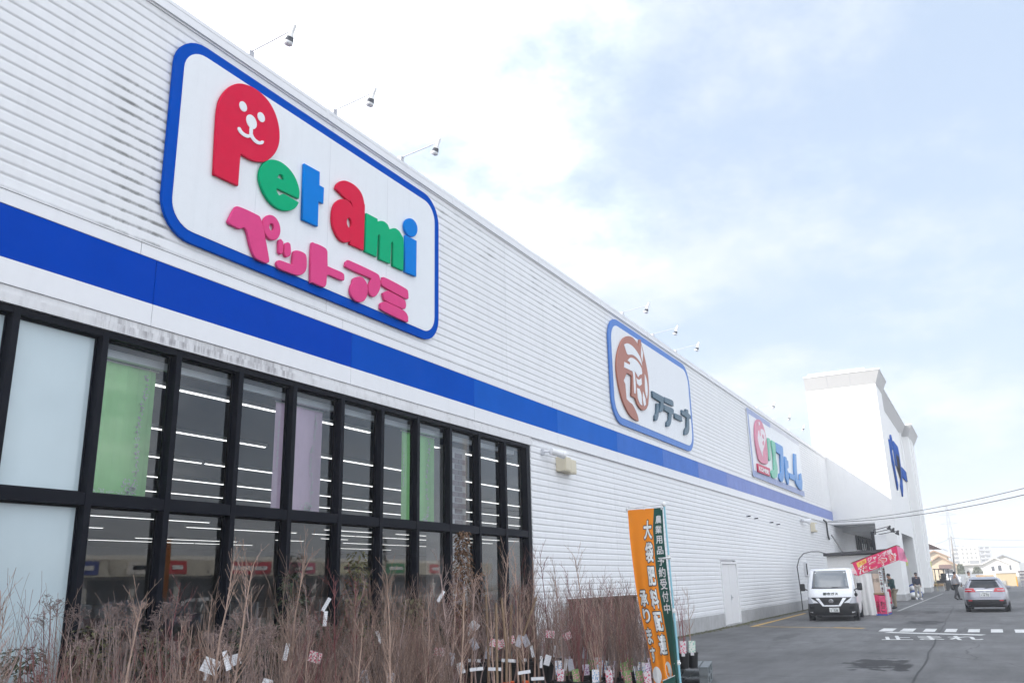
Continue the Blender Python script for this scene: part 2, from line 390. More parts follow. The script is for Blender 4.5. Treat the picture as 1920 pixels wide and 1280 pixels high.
# ------------------------------------------------------------------ ground
def asphalt_mat():
    m = bpy.data.materials.new('asphalt'); m.use_nodes = True
    n = m.node_tree.nodes; l = m.node_tree.links; b = n['Principled BSDF']
    b.inputs['Roughness'].default_value = 0.85; b.inputs['Specular IOR Level'].default_value = 0.3
    t = n.new('ShaderNodeTexCoord'); src = t.outputs['Object']
    def noise(sc_, det=6, ro=0.6, mp=None):
        x = n.new('ShaderNodeTexNoise'); x.inputs['Scale'].default_value = sc_; x.inputs['Detail'].default_value = det; x.inputs['Roughness'].default_value = ro
        if mp:
            q = n.new('ShaderNodeMapping'); q.inputs['Scale'].default_value = mp; l.new(src, q.inputs['Vector']); l.new(q.outputs[0], x.inputs['Vector'])
        else: l.new(src, x.inputs['Vector'])
        return x.outputs['Fac']
    def rng(v, a, c, d, e):
        r = n.new('ShaderNodeMapRange'); r.inputs['From Min'].default_value = a; r.inputs['From Max'].default_value = c; r.inputs['To Min'].default_value = d; r.inputs['To Max'].default_value = e
        l.new(v, r.inputs['Value']); return r.outputs[0]
    def mul(a, c):
        x = n.new('ShaderNodeMath'); x.operation = 'MULTIPLY'; l.new(a, x.inputs[0]); l.new(c, x.inputs[1]); return x.outputs[0]
    v = mul(mul(rng(noise(0.35, 5), 0.3, 0.7, 0.72, 1.26), rng(noise(140, 3, 0.7), 0.3, 0.7, 0.72, 1.3)), rng(noise(2.2, 6, 0.65, (0.25, 1.0, 1.0)), 0.3, 0.7, 0.80, 1.2))
    hv = n.new('ShaderNodeHueSaturation'); hv.inputs['Color'].default_value = (0.126, 0.126, 0.128, 1); l.new(v, hv.inputs['Value'])
    cur = hv.outputs['Color']
    # oil stains with ragged edges
    wn = n.new('ShaderNodeTexNoise'); wn.inputs['Scale'].default_value = 2.6; wn.inputs['Detail'].default_value = 6; l.new(src, wn.inputs['Vector'])
    for (x, y, rx, ry, k) in ((19.6, 2.25, 1.7, 0.85, 0.9), (35.5, 2.3, 2.3, 0.9, 0.8), (27.5, 5.6, 2.4, 0.35, 0.4), (44.5, 2.6, 2.6, 0.4, 0.5), (19.0, 1.75, 1.2, 0.25, 0.9)):
        mp = n.new('ShaderNodeMapping'); mp.vector_type = 'TEXTURE'; mp.inputs['Location'].default_value = (x, y, 0); mp.inputs['Scale'].default_value = (rx, ry, 1)
        l.new(src, mp.inputs['Vector'])
        ln = n.new('ShaderNodeVectorMath'); ln.operation = 'LENGTH'; l.new(mp.outputs[0], ln.inputs[0])
        ad = n.new('ShaderNodeMath'); ad.operation = 'MULTIPLY_ADD'; l.new(wn.outputs['Fac'], ad.inputs[0]); ad.inputs[1].default_value = 1.9; l.new(ln.outputs['Value'], ad.inputs[2])
        f = rng(ad.outputs[0], 1.50, 1.68, k, 0.0)
        mx = n.new('ShaderNodeMixRGB'); l.new(f, mx.inputs[0]); l.new(cur, mx.inputs[1]); mx.inputs[2].default_value = (0.026, 0.026, 0.028, 1); cur = mx.outputs[0]
    # hairline cracks
    dn = n.new('ShaderNodeTexNoise'); dn.inputs['Scale'].default_value = 0.8; dn.inputs['Detail'].default_value = 5; l.new(src, dn.inputs['Vector'])
    mxv = n.new('ShaderNodeMixRGB'); mxv.inputs[0].default_value = 0.45; l.new(src, mxv.inputs[1]); l.new(dn.outputs['Color'], mxv.inputs[2])
    vo = n.new('ShaderNodeTexVoronoi'); vo.feature = 'DISTANCE_TO_EDGE'; vo.inputs['Scale'].default_value = 0.33; l.new(mxv.outputs[0], vo.inputs['Vector'])
    f = rng(vo.outputs['Distance'], 0.0, 0.006, 0.55, 0.0)
    mx = n.new('ShaderNodeMixRGB'); l.new(f, mx.inputs[0]); l.new(cur, mx.inputs[1]); mx.inputs[2].default_value = (0.03, 0.03, 0.03, 1); cur = mx.outputs[0]
    l.new(cur, b.inputs['Base Color'])
    bp = n.new('ShaderNodeBump'); bp.inputs['Strength'].default_value = 0.5; bp.inputs['Distance'].default_value = 0.006
    l.new(noise(160, 2), bp.inputs['Height']); l.new(bp.outputs[0], b.inputs['Normal'])
    return m
M_ASPH = asphalt_mat()
M_SOIL = mat('dry_soil', (0.22, 0.20, 0.16), 0.95, var=0.2, scale=0.2)
structure(MB().quad((-950, -950, -0.03), (950, -950, -0.03), (950, 950, -0.03), (-950, 950, -0.03)).build('ground', M_SOIL))
lot = structure(MB().quad((-40, -50, 0), (150, -50, 0), (150, 8.86, 0), (-40, 8.86, 0)).build('car_park_asphalt', M_ASPH))

M_MARK = mat('white_road_paint', (0.60, 0.60, 0.59), 0.75, var=0.3, scale=14, dirt=0.9, dcol=(0.2, 0.2, 0.2))
M_YEL = mat('yellow_road_paint', (0.52, 0.32, 0.07), 0.75, var=0.2, scale=7, dirt=0.8, dcol=(0.2, 0.15, 0.06))
def strip(name, a, b, wd, m, z=0.005):
    a = Vector((a[0], a[1], z)); b = Vector((b[0], b[1], z)); d = (b - a).normalized(); nrm = Vector((-d.y, d.x, 0)) * wd / 2
    return structure(MB().quad(a - nrm, b - nrm, b + nrm, a + nrm).build(name, m))
for k, (pl, pr) in enumerate(((1652, 1678), (1691, 1716), (1734, 1756), (1773.5, 1795), (1816, 1837.5), (1858, 1880), (1902, 1924), (1944, 1966))):
    y0 = on_z(pl, 1180).y; y1 = on_z(pr, 1180).y
    strip('crosswalk_dash', (31.85 - k * 0.06, (y0 + y1) / 2), (30.25 - k * 0.06, (y0 + y1) / 2), abs(y0 - y1), M_MARK)
strip('stop_line', (29.75, 3.05), (28.75, 0.42), 0.42, M_MARK)
tm = text_mesh('stop_lettering', '止まれ', 1.0, M_MARK, offset=0.02, depth=0.0)
fit_text(tm, 2.5, 1.75)
lt = bpy.data.objects.new('stop_lettering', tm); COL.objects.link(lt); structure(lt)
for v in tm.vertices: v.co = (v.co.z, -v.co.x, 0.007 - v.co.y)
lt.location = (27.35, 1.72, 0); lt.rotation_euler = (0, 0, R(7))
strip('yellow_bay_line', (32.62, 7.83), (44, 8.0), 0.17, M_YEL)
strip('yellow_bay_line', (32.72, 7.68), (32.15, 5.0), 0.16, M_YEL)
strip('yellow_bay_line', (32.22, 4.98), (31.85, 3.95), 0.30, M_YEL)
strip('faded_lane_line', (46, 4.1), (82, 3.7), 0.13, mat('faded_road_paint', (0.34, 0.34, 0.33), 0.8, var=0.25, scale=8))
M_SEAM = mat('dark_joint_tar', (0.022, 0.022, 0.022), 0.7, var=0.2)
rs = random.Random(3); sp = [(12.0 + i * 1.5, 1.32 + 0.022 * i + rs.uniform(-0.035, 0.035)) for i in range(27)]
sm = MB()
for (a, b) in zip(sp, sp[1:]):
    sm.quad((a[0], a[1] - 0.022, 0.003), (b[0], b[1] - 0.018, 0.003), (b[0], b[1] + 0.018, 0.003), (a[0], a[1] + 0.022, 0.003))
structure(sm.build('asphalt_joint', M_SEAM))
# moss and grit along the foot of the wall
rs = random.Random(5); mm = MB()
for i in range(2600):
    x = rs.uniform(17, 58); y = 8.78 - abs(rs.gauss(0, 0.16)) - (0.25 * rs.random() if 29 < x < 36 else 0); s_ = rs.uniform(0.008, 0.035)
    a = rs.uniform(0, 6.28); c, d = math.cos(a) * s_, math.sin(a) * s_
    mm.add([(x + c, y + d, 0.003), (x - d, y + c, 0.003), (x - c, y - d, 0.003), (x + d, y - c, 0.003), (x, y, 0.003 + s_ * 0.7)], [(0, 1, 4), (1, 2, 4), (2, 3, 4), (3, 0, 4)])
mo = mm.build('wall_foot_moss', mat('moss', (0.085, 0.085, 0.035), 0.95, var=0.5, scale=3, obj_var=0.0)); mo['kind'] = 'stuff'

# ------------------------------------------------------------------ the store
WY = 8.80                     # face of the siding
X0, X1 = -14.0, 62.0          # ends of the long wall
WIN0, WIN1 = 0.7, 17.30       # shop window
store = thing('store_building', 'long white metal-sided store with blue fascia stripe and black framed shop windows', 'store', (20, WY, 0))
ROWP = 0.1467
def siding_row(xa, xb, z0, z1, name='siding_board'):
    f = WY; prof = [(f + 0.018, z0 - 0.008), (f + 0.015, z0 + 0.018), (f + 0.004, z0 + 0.032), (f, z0 + 0.045), (f + 0.002, z1 - 0.012), (f + 0.010, z1 - 0.001), (f + 0.028, z1 - 0.001)]
    b = MB(); n = len(prof)
    b.add([(xa, p[0], p[1]) for p in prof] + [(xb, p[0], p[1]) for p in prof], [(i, i + 1, n + i + 1, n + i) for i in range(n - 1)])
    b.add([(xa, p[0], p[1]) for p in prof] + [(xb, p[0], p[1]) for p in prof], [tuple(range(n))[::-1], tuple(range(n, 2 * n))])
    return b.build(name, M_SIDING, store)
z = 5.985
while z < 9.30:
    siding_row(X0, X1, z, min(z + ROWP, 9.37)); z += ROWP
z = 0.47; k = 0
while z < 4.85:
    z1_ = min(z + ROWP, 4.925)
    if z < 2.30:
        siding_row(WIN1 + 0.03, 32.66, z, z1_); siding_row(34.98, 92, z, z1_)
    elif z1_ - z > 0.05:
        siding_row(WIN1 + 0.03, 92, z, z1_)
    z += ROWP
core = MB().box(X0, X1, WY + 0.034, WY + 0.30, 4.86, 9.50).box(WIN1 + 0.02, 32.66, WY + 0.034, WY + 0.30, 0.0, 4.86).box(34.98, 92, WY + 0.034, WY + 0.30, 0.0, 4.86).box(32.66, 34.98, WY + 0.12, WY + 0.30, 0, 4.86)
core.box(X0, WIN0, WY, WY + 0.3, 0, 4.86)
core.build('wall', M_TRIM, store)
# parapet
MB().box(X0, X1, WY - 0.055, WY + 0.33, 9.50, 9.56).box(X0, X1, WY - 0.05, WY - 0.005, 9.372, 9.499).build('parapet_cap', M_GREYMETAL if False else M_TRIM, store)
MB().box(X0, X1, WY - 0.020, WY + 0.02, 9.345, 9.371).build('parapet_flashing', M_TRIM, store)
for x in [X0 + 4 * i for i in range(1, 19)]:
    MB().box(x - 0.03, x + 0.03, WY - 0.058, WY - 0.048, 9.375, 9.565).build('cap_joint', M_TRIM, store)
# fascia: white strip, blue band, white strip, all in separate 3.98 m sheets with open joints
blues = {}
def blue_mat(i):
    # paler towards the far end: chalked paint, with distance haze painted into the colour
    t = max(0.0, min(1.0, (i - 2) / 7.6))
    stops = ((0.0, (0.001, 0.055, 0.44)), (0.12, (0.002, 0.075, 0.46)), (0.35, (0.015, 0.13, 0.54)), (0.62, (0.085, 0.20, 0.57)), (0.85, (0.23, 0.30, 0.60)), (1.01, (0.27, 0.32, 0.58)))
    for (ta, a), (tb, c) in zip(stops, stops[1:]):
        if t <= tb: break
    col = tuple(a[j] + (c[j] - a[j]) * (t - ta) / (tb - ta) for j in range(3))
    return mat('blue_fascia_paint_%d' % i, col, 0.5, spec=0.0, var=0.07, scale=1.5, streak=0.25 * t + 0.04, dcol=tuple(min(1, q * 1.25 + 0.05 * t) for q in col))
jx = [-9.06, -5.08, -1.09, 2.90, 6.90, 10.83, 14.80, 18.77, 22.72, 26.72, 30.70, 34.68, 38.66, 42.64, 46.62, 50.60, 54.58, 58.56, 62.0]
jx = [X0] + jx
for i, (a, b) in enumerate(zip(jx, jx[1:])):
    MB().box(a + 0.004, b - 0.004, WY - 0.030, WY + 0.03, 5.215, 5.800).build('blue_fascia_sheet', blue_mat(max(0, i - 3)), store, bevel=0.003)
    MB().box(a + 0.004, b - 0.004, WY - 0.032, WY + 0.03, 4.930, 5.212).build('white_fascia_sheet', M_TRIM, store, bevel=0.003)
    s_ = -0.25
    MB().box(a + 0.004 + s_, b - 0.004 + s_, WY - 0.036, WY + 0.03, 5.803, 5.962).build('white_fascia_sheet', M_TRIM, store, bevel=0.003)
MB().box(X0, X1, WY - 0.045, WY + 0.03, 5.965, 5.980).build('fascia_drip', M_STAIN, store)
MB().box(X0, WIN1 + 0.05, WY - 0.012, WY + 0.03, 4.840, 4.926).build('head_trim', M_STAIN, store)
MB().box(X0, WIN1 + 0.05, WY - 0.045, WY + 0.03, 4.730, 4.837).build('head_trim', M_STAIN, store)
# concrete plinth, cast in bays
for a, b in [(17.4, 21.2), (21.2, 25.0), (25.0, 28.8), (28.8, 32.6), (35.0, 38.8), (38.8, 42.6), (42.6, 46.4), (46.4, 50.2), (50.2, 54), (54, 58), (58, 61.9)]:
    MB().box(a + 0.006, b - 0.006, WY - 0.035, WY + 0.03, -0.05, 0.466).build('plinth', M_CONC, store, bevel=0.006)
# service door
dr = part('service_door', store, (32.66 - 20, 0, 0)); reg(dr, store)
M_DOOR = mat('white_door_paint', (0.80, 0.80, 0.81), 0.4, var=0.02, streak=0.06, dcol=(0.4, 0.4, 0.4))
MB().box(32.67, 32.75, WY - 0.045, WY + 0.11, 0.04, 2.30).box(34.89, 34.97, WY - 0.045, WY + 0.11, 0.04, 2.30).box(32.75, 34.89, WY - 0.045, WY + 0.11, 2.22, 2.30).build('door_frame', M_DOOR, dr)
MB().box(32.76, 33.80, WY + 0.0, WY + 0.05, 0.05, 2.21).build('door_leaf', M_DOOR, dr, bevel=0.004)
MB().box(33.82, 34.88, WY + 0.0, WY + 0.05, 0.05, 2.21).build('door_leaf', M_DOOR, dr, bevel=0.004)
MB().box(33.88, 33.93, WY - 0.06, WY - 0.045, 0.98, 1.0).box(33.88, 33.90, WY - 0.06, WY, 0.98, 1.0).box(33.86, 33.94, WY - 0.008, WY, 0.90, 1.08).build('door_handle', M_STEEL, dr)
MB().box(32.66, 34.98, WY - 0.06, WY + 0.1, -0.02, 0.035).build('door_sill', M_CONC, dr)

# ---- shop window: black aluminium grid, panes
GY = WY + 0.105
win = part('shop_window', store); reg(win, store)
mxr = [0.91, 2.0, 3.09, 4.18, 5.27, 6.36, 7.44, 8.52, 9.61, 10.73, 11.80, 12.88, 13.98, 15.07, 16.17, 17.27]
for i, x in enumerate(mxr):
    wd = 0.085 if i < len(mxr) - 1 else 0.16
    MB().box(x - wd, x, WY - 0.012, GY + 0.05, 0.16, 4.725).build('mullion', M_FRAME, win, bevel=0.004)
MB().box(WIN0, 17.27, WY - 0.006, GY + 0.05, 4.650, 4.728).build('head_rail', M_FRAME, win, bevel=0.004)
MB().box(WIN0, 17.27, WY - 0.006, GY + 0.05, 0.02, 0.17).build('sill_rail', M_FRAME, win, bevel=0.004)
M_FROST = mat('frosted_film', (0.50, 0.60, 0.64), 0.10, var=0.05, scale=1.2, streak=0.2, dcol=(0.58, 0.68, 0.72), spec=0.6)
for a, b in zip([WIN0] + mxr, mxr):
    MB().box(a, b - 0.085, WY - 0.004, GY + 0.05, 2.685, 2.825).build('transom', M_FRAME, win, bevel=0.004)
    for (z0, z1) in ((0.17, 2.685), (2.825, 4.65)):
        if b > 6.5: MB().quad((a, GY, z0), (b - 0.085, GY, z0), (b - 0.085, GY, z1), (a, GY, z1)).build('glass_pane', M_GLASS, win)
        fm = MB(); xa, xb = a, b - 0.085
        for q in ((xa, xa + 0.022, z0, z1), (xb - 0.022, xb, z0, z1), (xa + 0.022, xb - 0.022, z0, z0 + 0.022), (xa + 0.022, xb - 0.022, z1 - 0.022, z1)):
            fm.box(q[0], q[1], GY - 0.02, GY - 0.001, q[2], q[3])
        fm.build('glazing_bead', M_FRAME, win)
        if b < 6.5:
            MB().quad((xa, GY, z0), (xb, GY, z0), (xb, GY, z1), (xa, GY, z1)).build('frosted_pane', M_FROST, win)
# ---- interior
M_CEIL = mat('shop_ceiling', (0.075, 0.125, 0.20), 0.8, var=0.05, scale=0.6)
M_INT = mat('shop_interior_wall', (0.15, 0.18, 0.21), 0.8, var=0.1)
MB().quad((X0, WY + 0.3, 4.62), (92, WY + 0.3, 4.62), (92, 52, 4.62), (X0, 52, 4.62)).build('shop_ceiling', M_CEIL, store)
MB().quad((X0, WY + 0.02, 0.012), (X0, 52, 0.012), (92, 52, 0.012), (92, WY + 0.02, 0.012)).build('shop_floor', mat('shop_floor', (0.09, 0.10, 0.11), 0.3, var=0.06), store)
MB().box(X0, 92, 52, 52.3, 0, 9.5).box(X0, X0 + 0.3, WY + 0.3, 52, 0, 9.5).box(91.7, 92, WY + 0.3, 52, 0, 9.5).build('rear_wall', M_INT, store)
MB().box(X0, X1, WY + 0.3, 52, 8.9, 9.1).build('roof_deck', M_CONC, store)
M_BLIND = mat('white_blind', (0.75, 0.77, 0.79), 0.6, var=0.02)
MB().box(6.2, 17.1, WY + 0.30, WY + 0.38, 4.515, 4.61).build('blind_box', M_BLIND, store)
M_TUBE = mat('lit_tube', (0.9, 0.9, 0.9), 0.5, emit=(1.0, 0.98, 0.94), estr=0.9)
ordn = ['nearest the window', 'second from the window', 'third from the window', 'fourth from the window', 'fifth from the window', 'sixth from the window', 'seventh from the window', 'eighth from the window', 'ninth from the window', 'tenth from the window', 'eleventh from the window', 'twelfth from the window', 'thirteenth from the window', 'furthest from the window']
rs = random.Random(11)
for k in range(14):
    y = 10.0 + 2.82 * k
    t = thing('strip_light', 'long lit ceiling strip light in the shop, the row ' + ordn[k], 'ceiling light', (24, y, 4.55), group='strip lights across the shop ceiling')
    b = MB(); x = X0 + 1 + rs.uniform(0, 3); e = 60
    h = MB()
    while x < e:
        ln = rs.choice((2.5, 3.7, 4.9, 7.4)) if k > 4 else 24.6
        x2 = min(x + ln, e)
        if not (k > 5 and rs.random() < 0.45):
            b.box(x, x2, y - 0.020, y + 0.020, 4.536, 4.55); h.box(x - 0.03, x2 + 0.03, y - 0.05, y + 0.05, 4.552, 4.61)
        x = x2 + rs.choice((0.12, 0.12, 1.3)) 
    b.build('tube', M_TUBE, t); h.build('housing', M_WHITE, t)
# hanging banners
M_GRN = mat('green_banner', (0.42, 0.90, 0.34), 0.7, var=0.04); M_PNK = mat('pink_banner', (0.95, 0.70, 0.88), 0.7, var=0.04)
M_PALE = mat('pale_print', (0.92, 0.95, 0.93), 0.7)
def hang_banner(x0, x1, z0, z1, m, label, seed):
    t = thing('hanging_banner', label, 'banner', ((x0 + x1) / 2, 9.25, z1), group='cloth banners behind the shop window')
    b = MB(); n = 10
    pts = [(x0 + (x1 - x0) * i / n, 9.25 + 0.012 * math.sin(i * 1.9 + seed)) for i in range(n + 1)]
    for (p, q) in zip(pts, pts[1:]):
        b.quad((p[0], p[1], z0), (q[0], q[1], z0), (q[0], q[1], z1), (p[0], p[1], z1))
    b.build('cloth', m, t, smooth=60)
    MB().tube([(x0 - 0.03, 9.25, z1 + 0.008), (x1 + 0.03, 9.25, z1 + 0.008)], 0.011, 6).build('rod', M_WHITE, t)
    MB().tube([(x0 + 0.1, 9.25, z1), (x0 + 0.1, 9.25, 4.6)], 0.003, 4).build('cord', M_WHITE, t)
    MB().tube([(x1 - 0.1, 9.25, z1), (x1 - 0.1, 9.25, 4.6)], 0.003, 4).build('cord', M_WHITE, t)
    r = random.Random(seed); v = MB()
    def leaf(cx, cz, s):
        a = r.uniform(0, 6.28); c, d = math.cos(a) * s, math.sin(a) * s
        v.add([(cx + c, 9.23, cz + d), (cx - d * .5, 9.23, cz + c * .5), (cx - c, 9.23, cz - d), (cx + d * .5, 9.23, cz - c * .5)], [(0, 1, 2, 3)])
    wx = x1 - x0
    for i in range(170):
        u = r.random(); zz_ = z0 + 0.06 + u * (z1 - z0 - 0.12)
        leaf(x1 - wx * (0.20 - 0.03 * math.sin(u * 9) + 0.05 * (1 - u)) + r.gauss(0, 0.018), zz_, r.uniform(0.008, 0.024))
    for i in range(90): leaf(x1 - wx * 0.30 + r.gauss(0, 0.05), z0 + 0.12 + r.gauss(0, 0.05), r.uniform(0.008, 0.02))
    for i in range(60): leaf(x0 + 0.05 + r.random() * wx * 0.6, z0 + 0.055 + r.gauss(0, 0.012), r.uniform(0.005, 0.014))
    v.build('vine_print', M_PALE, t)
    tx = text_mesh('lettering', 'making the best smile for you', 0.06, M_PALE, depth=0.002)
    for q in tx.vertices: q.co = (-q.co.z, q.co.y, q.co.x)
    o = link_mesh('lettering', tx, t); o.location = Vector((x0 + 0.06, 9.235, (z0 + z1) / 2 + 0.2)) - t.location
    return t
hang_banner(6.56, 7.44, 2.86, 4.50, M_GRN, 'green banner with pale vine print in the window beside the frosted pane', 1)
hang_banner(9.66, 10.74, 2.80, 4.49, M_PNK, 'pink banner with pale vine print behind the shop window', 2)
hang_banner(12.94, 14.03, 2.78, 4.50, M_GRN, 'green banner hanging in the window next to the white brick column', 4)
col = thing('brick_column', 'mauve and white brick patterned column standing behind the shop glass', 'column', (14.95, 9.45, 0))
MB().box(14.66, 15.24, 9.26, 9.84, 0.012, 4.42).build('mortar', mat('white_mortar', (0.62, 0.60, 0.62), 0.8), col)
M_BRK = mat('mauve_brick', (0.34, 0.27, 0.31), 0.8, obj_var=0.15)
bm_ = MB().box(-0.135, 0.135, -0.012, 0.0, -0.048, 0.048).mesh('brick', M_BRK)
bm2 = MB().box(-0.0, 0.012, -0.135, 0.135, -0.048, 0.048).mesh('brick', M_BRK)
z = 0.12; k = 0
while z < 4.36:
    for j in (0, 1):
        xx = 14.66 + 0.145 + 0.29 * j
        if k % 2 and j == 0: xx += 0.145
        if k % 2 and j == 1: continue
        link_mesh('brick', bm_, col, Vector((xx, 9.26, z)) - col.location)
    z += 0.112; k += 1
# shelving and stock deep in the shop
ordinal = ['first', 'second', 'third', 'fourth', 'fifth', 'sixth', 'seventh', 'eighth', 'ninth', 'tenth', 'eleventh', 'twelfth', 'thirteenth', 'fourteenth', 'fifteenth']
M_SHELF = mat('shop_shelf', (0.22, 0.20, 0.18), 0.6, var=0.3, scale=2)
rs = random.Random(21)
for i in range(10):
    x = 5.5 + i * 2.6; y = 12.5 + (i % 3) * 1.5
    t = thing('shop_shelf', 'dark stocked shelf rack on the shop floor behind the glass, ' + ordinal[i] + ' from the left', 'shelf', (x, y, 0.012), group='shelf racks inside the shop')
    MB().box(x - 0.9, x - 0.85, y - 0.4, y + 0.4, 0.012, 1.5).box(x + 0.85, x + 0.9, y - 0.4, y + 0.4, 0.012, 1.5).build('upright', M_STEEL, t)
    g = MB()
    for zz_ in (0.25, 0.65, 1.05): 
        MB().box(x - 0.85, x + 0.85, y - 0.4, y + 0.4, zz_, zz_ + 0.03).build('shelf_board', M_SHELF, t)
        q = x - 0.8
        while q < x + 0.65:
            ww = rs.uniform(0.1, 0.3); g.box(q, q + ww, y - 0.36, y + 0.2, zz_ + 0.031, zz_ + 0.031 + rs.uniform(0.12, 0.34)); q += ww + 0.02
    g.build('packets', mat('packets_%d' % (i % 4), [(0.10, 0.13, 0.09), (0.2, 0.14, 0.08), (0.12, 0.05, 0.05), (0.25, 0.23, 0.2)][i % 4], 0.5, var=0.4, scale=5), t)
# ------------------------------------------------------------------ signs on the wall
M_BOARD = mat('sign_white', (0.78, 0.80, 0.825), 0.4, var=0.02, streak=0.16, dcol=(0.52, 0.54, 0.56))
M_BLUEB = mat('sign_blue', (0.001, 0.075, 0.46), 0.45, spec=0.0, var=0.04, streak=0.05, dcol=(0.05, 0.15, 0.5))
M_BLUEB2 = mat('sign_blue_chalked_hazed', (0.055, 0.19, 0.57), 0.45, var=0.06, streak=0.3, dcol=(0.20, 0.32, 0.6))  # paler than the near border: chalking plus haze mixed into the colour
M_BLUEB3 = mat('sign_blue_faded_hazed', (0.30, 0.36, 0.58), 0.5, var=0.12, streak=0.6, dcol=(0.62, 0.62, 0.72))  # weathered blue, with the haze of the distance put into the colour
M_RED = mat('letter_red', (0.68, 0.015, 0.06), 0.4, spec=0.03, var=0.04, streak=0.06, dcol=(0.65, 0.10, 0.16))
M_GREEN = mat('letter_green', (0.0, 0.40, 0.18), 0.4, spec=0.03, var=0.03)
M_BLUE = mat('letter_blue', (0.0, 0.20, 0.66), 0.4, spec=0.03, var=0.03)
M_PINK = mat('letter_pink', (0.72, 0.07, 0.24), 0.4, spec=0.03, var=0.04)
M_BROWN = mat('emblem_brown', (0.40, 0.145, 0.095), 0.45, var=0.05)
M_SLATE = mat('letter_slate', (0.055, 0.115, 0.165), 0.4, var=0.05)
M_ROSE = mat('emblem_rose', (0.66, 0.23, 0.33), 0.5, var=0.15, scale=2, streak=0.4, dcol=(0.72, 0.42, 0.5))
M_CRIM = mat('crimson', (0.55, 0.02, 0.09), 0.45, var=0.08)
M_GREENF = mat('letter_green_faded_hazed', (0.16, 0.50, 0.36), 0.45, var=0.1, streak=0.3, dcol=(0.35, 0.6, 0.5))  # pale from fading and from distance haze painted into the colour
M_BLUEF = mat('letter_blue_faded_hazed', (0.08, 0.27, 0.62), 0.45, var=0.1, streak=0.45, dcol=(0.30, 0.48, 0.75))  # fading and a veil of distance haze, both in the base colour

def rrect(x0, x1, z0, z1, r, n=8):
    p = []
    for (cx_, cz_, a0) in ((x1 - r, z1 - r, 0), (x0 + r, z1 - r, 90), (x0 + r, z0 + r, 180), (x1 - r, z0 + r, 270)):
        for i in range(n + 1):
            a = R(a0 + 90 * i / n); p.append((cx_ + r * math.cos(a), cz_ + r * math.sin(a)))
    return p
def sign_board(name, label, x0, x1, z0, z1, r, bw, mborder, parts=None):
    t = thing(name, label, 'sign', ((x0 + x1) / 2, WY - 0.14, z0))
    off = Vector(t.location)
    me = shape_mesh('board', [rrect(x0, x1, z0, z1, r)], 0.045, mborder if bw else M_BOARD, 0.0)
    link_mesh('board', me, t, Vector((0, WY - 0.060, 0)) - off)
    if bw: 
        me = shape_mesh('face', [rrect(x0 + bw, x1 - bw, z0 + bw, z1 - bw, max(r - bw, 0.05))], 0.008, M_BOARD, 0.0)
        link_mesh('face', me, t, Vector((0, WY - 0.069, 0)) - off)
    br = MB()
    for i in range(4):
        xx = x0 + (x1 - x0) * (0.12 + 0.25 * i); br.box(xx - 0.04, xx + 0.04, WY - 0.014, WY + 0.02, z0 + 0.2, z1 - 0.2)
    br.build('bracket', M_STEEL, t)
    return t
def traced(t, name, loops, origin, scale, m, yf, depth, bevel=0.006, sharp=35):
    """outline measured on the photograph, carried to the plane y = yf of the sign it belongs to"""
    out_ = []
    for lp in loops:
        q = [on_y(origin[0] + p[0] / scale, origin[1] + p[1] / scale, yf) for p in lp]
        out_.append(smooth_closed([(v.x, v.z) for v in q], sharp))
    me = shape_mesh(name, out_, depth, m, bevel)
    o = link_mesh(name, me, t, Vector((0, yf, 0)) - Vector(t.location))
    return o
def ell(cx_, cy_, rx, ry, tilt=0, n=16):
    c, s = math.cos(R(tilt)), math.sin(R(tilt)); res = []
    for i in range(n):
        a = 2 * math.pi * i / n; u, v = rx * math.cos(a), ry * math.sin(a); res.append((cx_ + u * c - v * s, cy_ + u * s + v * c))
    return res
def stroke(pts, wd):
    """outline of a round-ended stroke of width wd along pts"""
    P = [Vector(p) for p in pts]; l_ = []; r_ = []
    for i in range(len(P)):
        d = (P[min(i + 1, len(P) - 1)] - P[max(i - 1, 0)]).normalized(); n_ = Vector((-d.y, d.x)) * wd / 2
        l_.append(P[i] + n_); r_.append(P[i] - n_)
    d0 = (P[0] - P[1]).normalized() * wd / 2; d1 = (P[-1] - P[-2]).normalized() * wd / 2
    res = l_ + [P[-1] + d1] + r_[::-1] + [P[0] + d0]
    return [(p.x, p.y) for p in res]

# --- pet shop sign
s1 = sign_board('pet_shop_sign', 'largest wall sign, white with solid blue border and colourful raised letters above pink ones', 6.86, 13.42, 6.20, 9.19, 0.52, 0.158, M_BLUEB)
YF = WY - 0.125
A = ((400, 140), 5.82)
traced(s1, 'letter_red', [[(15, 1085), (45, 500), (64, 335), (92, 250), (140, 180), (210, 122), (290, 102), (380, 120), (460, 160), (540, 222), (610, 302), (665, 400), (700, 500), (720, 610), (720, 720), (700, 800), (660, 870), (600, 925), (540, 947), (470, 942), (400, 917), (345, 885), (300, 855), (290, 930), (270, 1205)]], *A, M_RED, YF, 0.05, 0.008, 25)
YD = YF - 0.008
traced(s1, 'face_mark', [ell(327, 348, 37, 60, -24)], *A, M_BOARD, YD, 0.008, 0.0)
traced(s1, 'face_mark', [ell(524, 465, 35, 58, -24)], *A, M_BOARD, YD, 0.008, 0.0)
traced(s1, 'face_mark', [ell(418, 515, 50, 84, -24)], *A, M_BOARD, YD, 0.008, 0.0)
traced(s1, 'face_mark', [stroke([(280, 588), (305, 628), (345, 660), (385, 672), (409, 655), (414, 625), (416, 580)], 36)], *A, M_BOARD, YD - 0.002, 0.008, 0.0, 60)
traced(s1, 'face_mark', [stroke([(412, 640), (425, 680), (455, 718), (490, 742), (520, 745), (538, 735)], 36)], *A, M_BOARD, YD - 0.004, 0.008, 0.0, 60)
B_ = ((470, 290), 8.533)
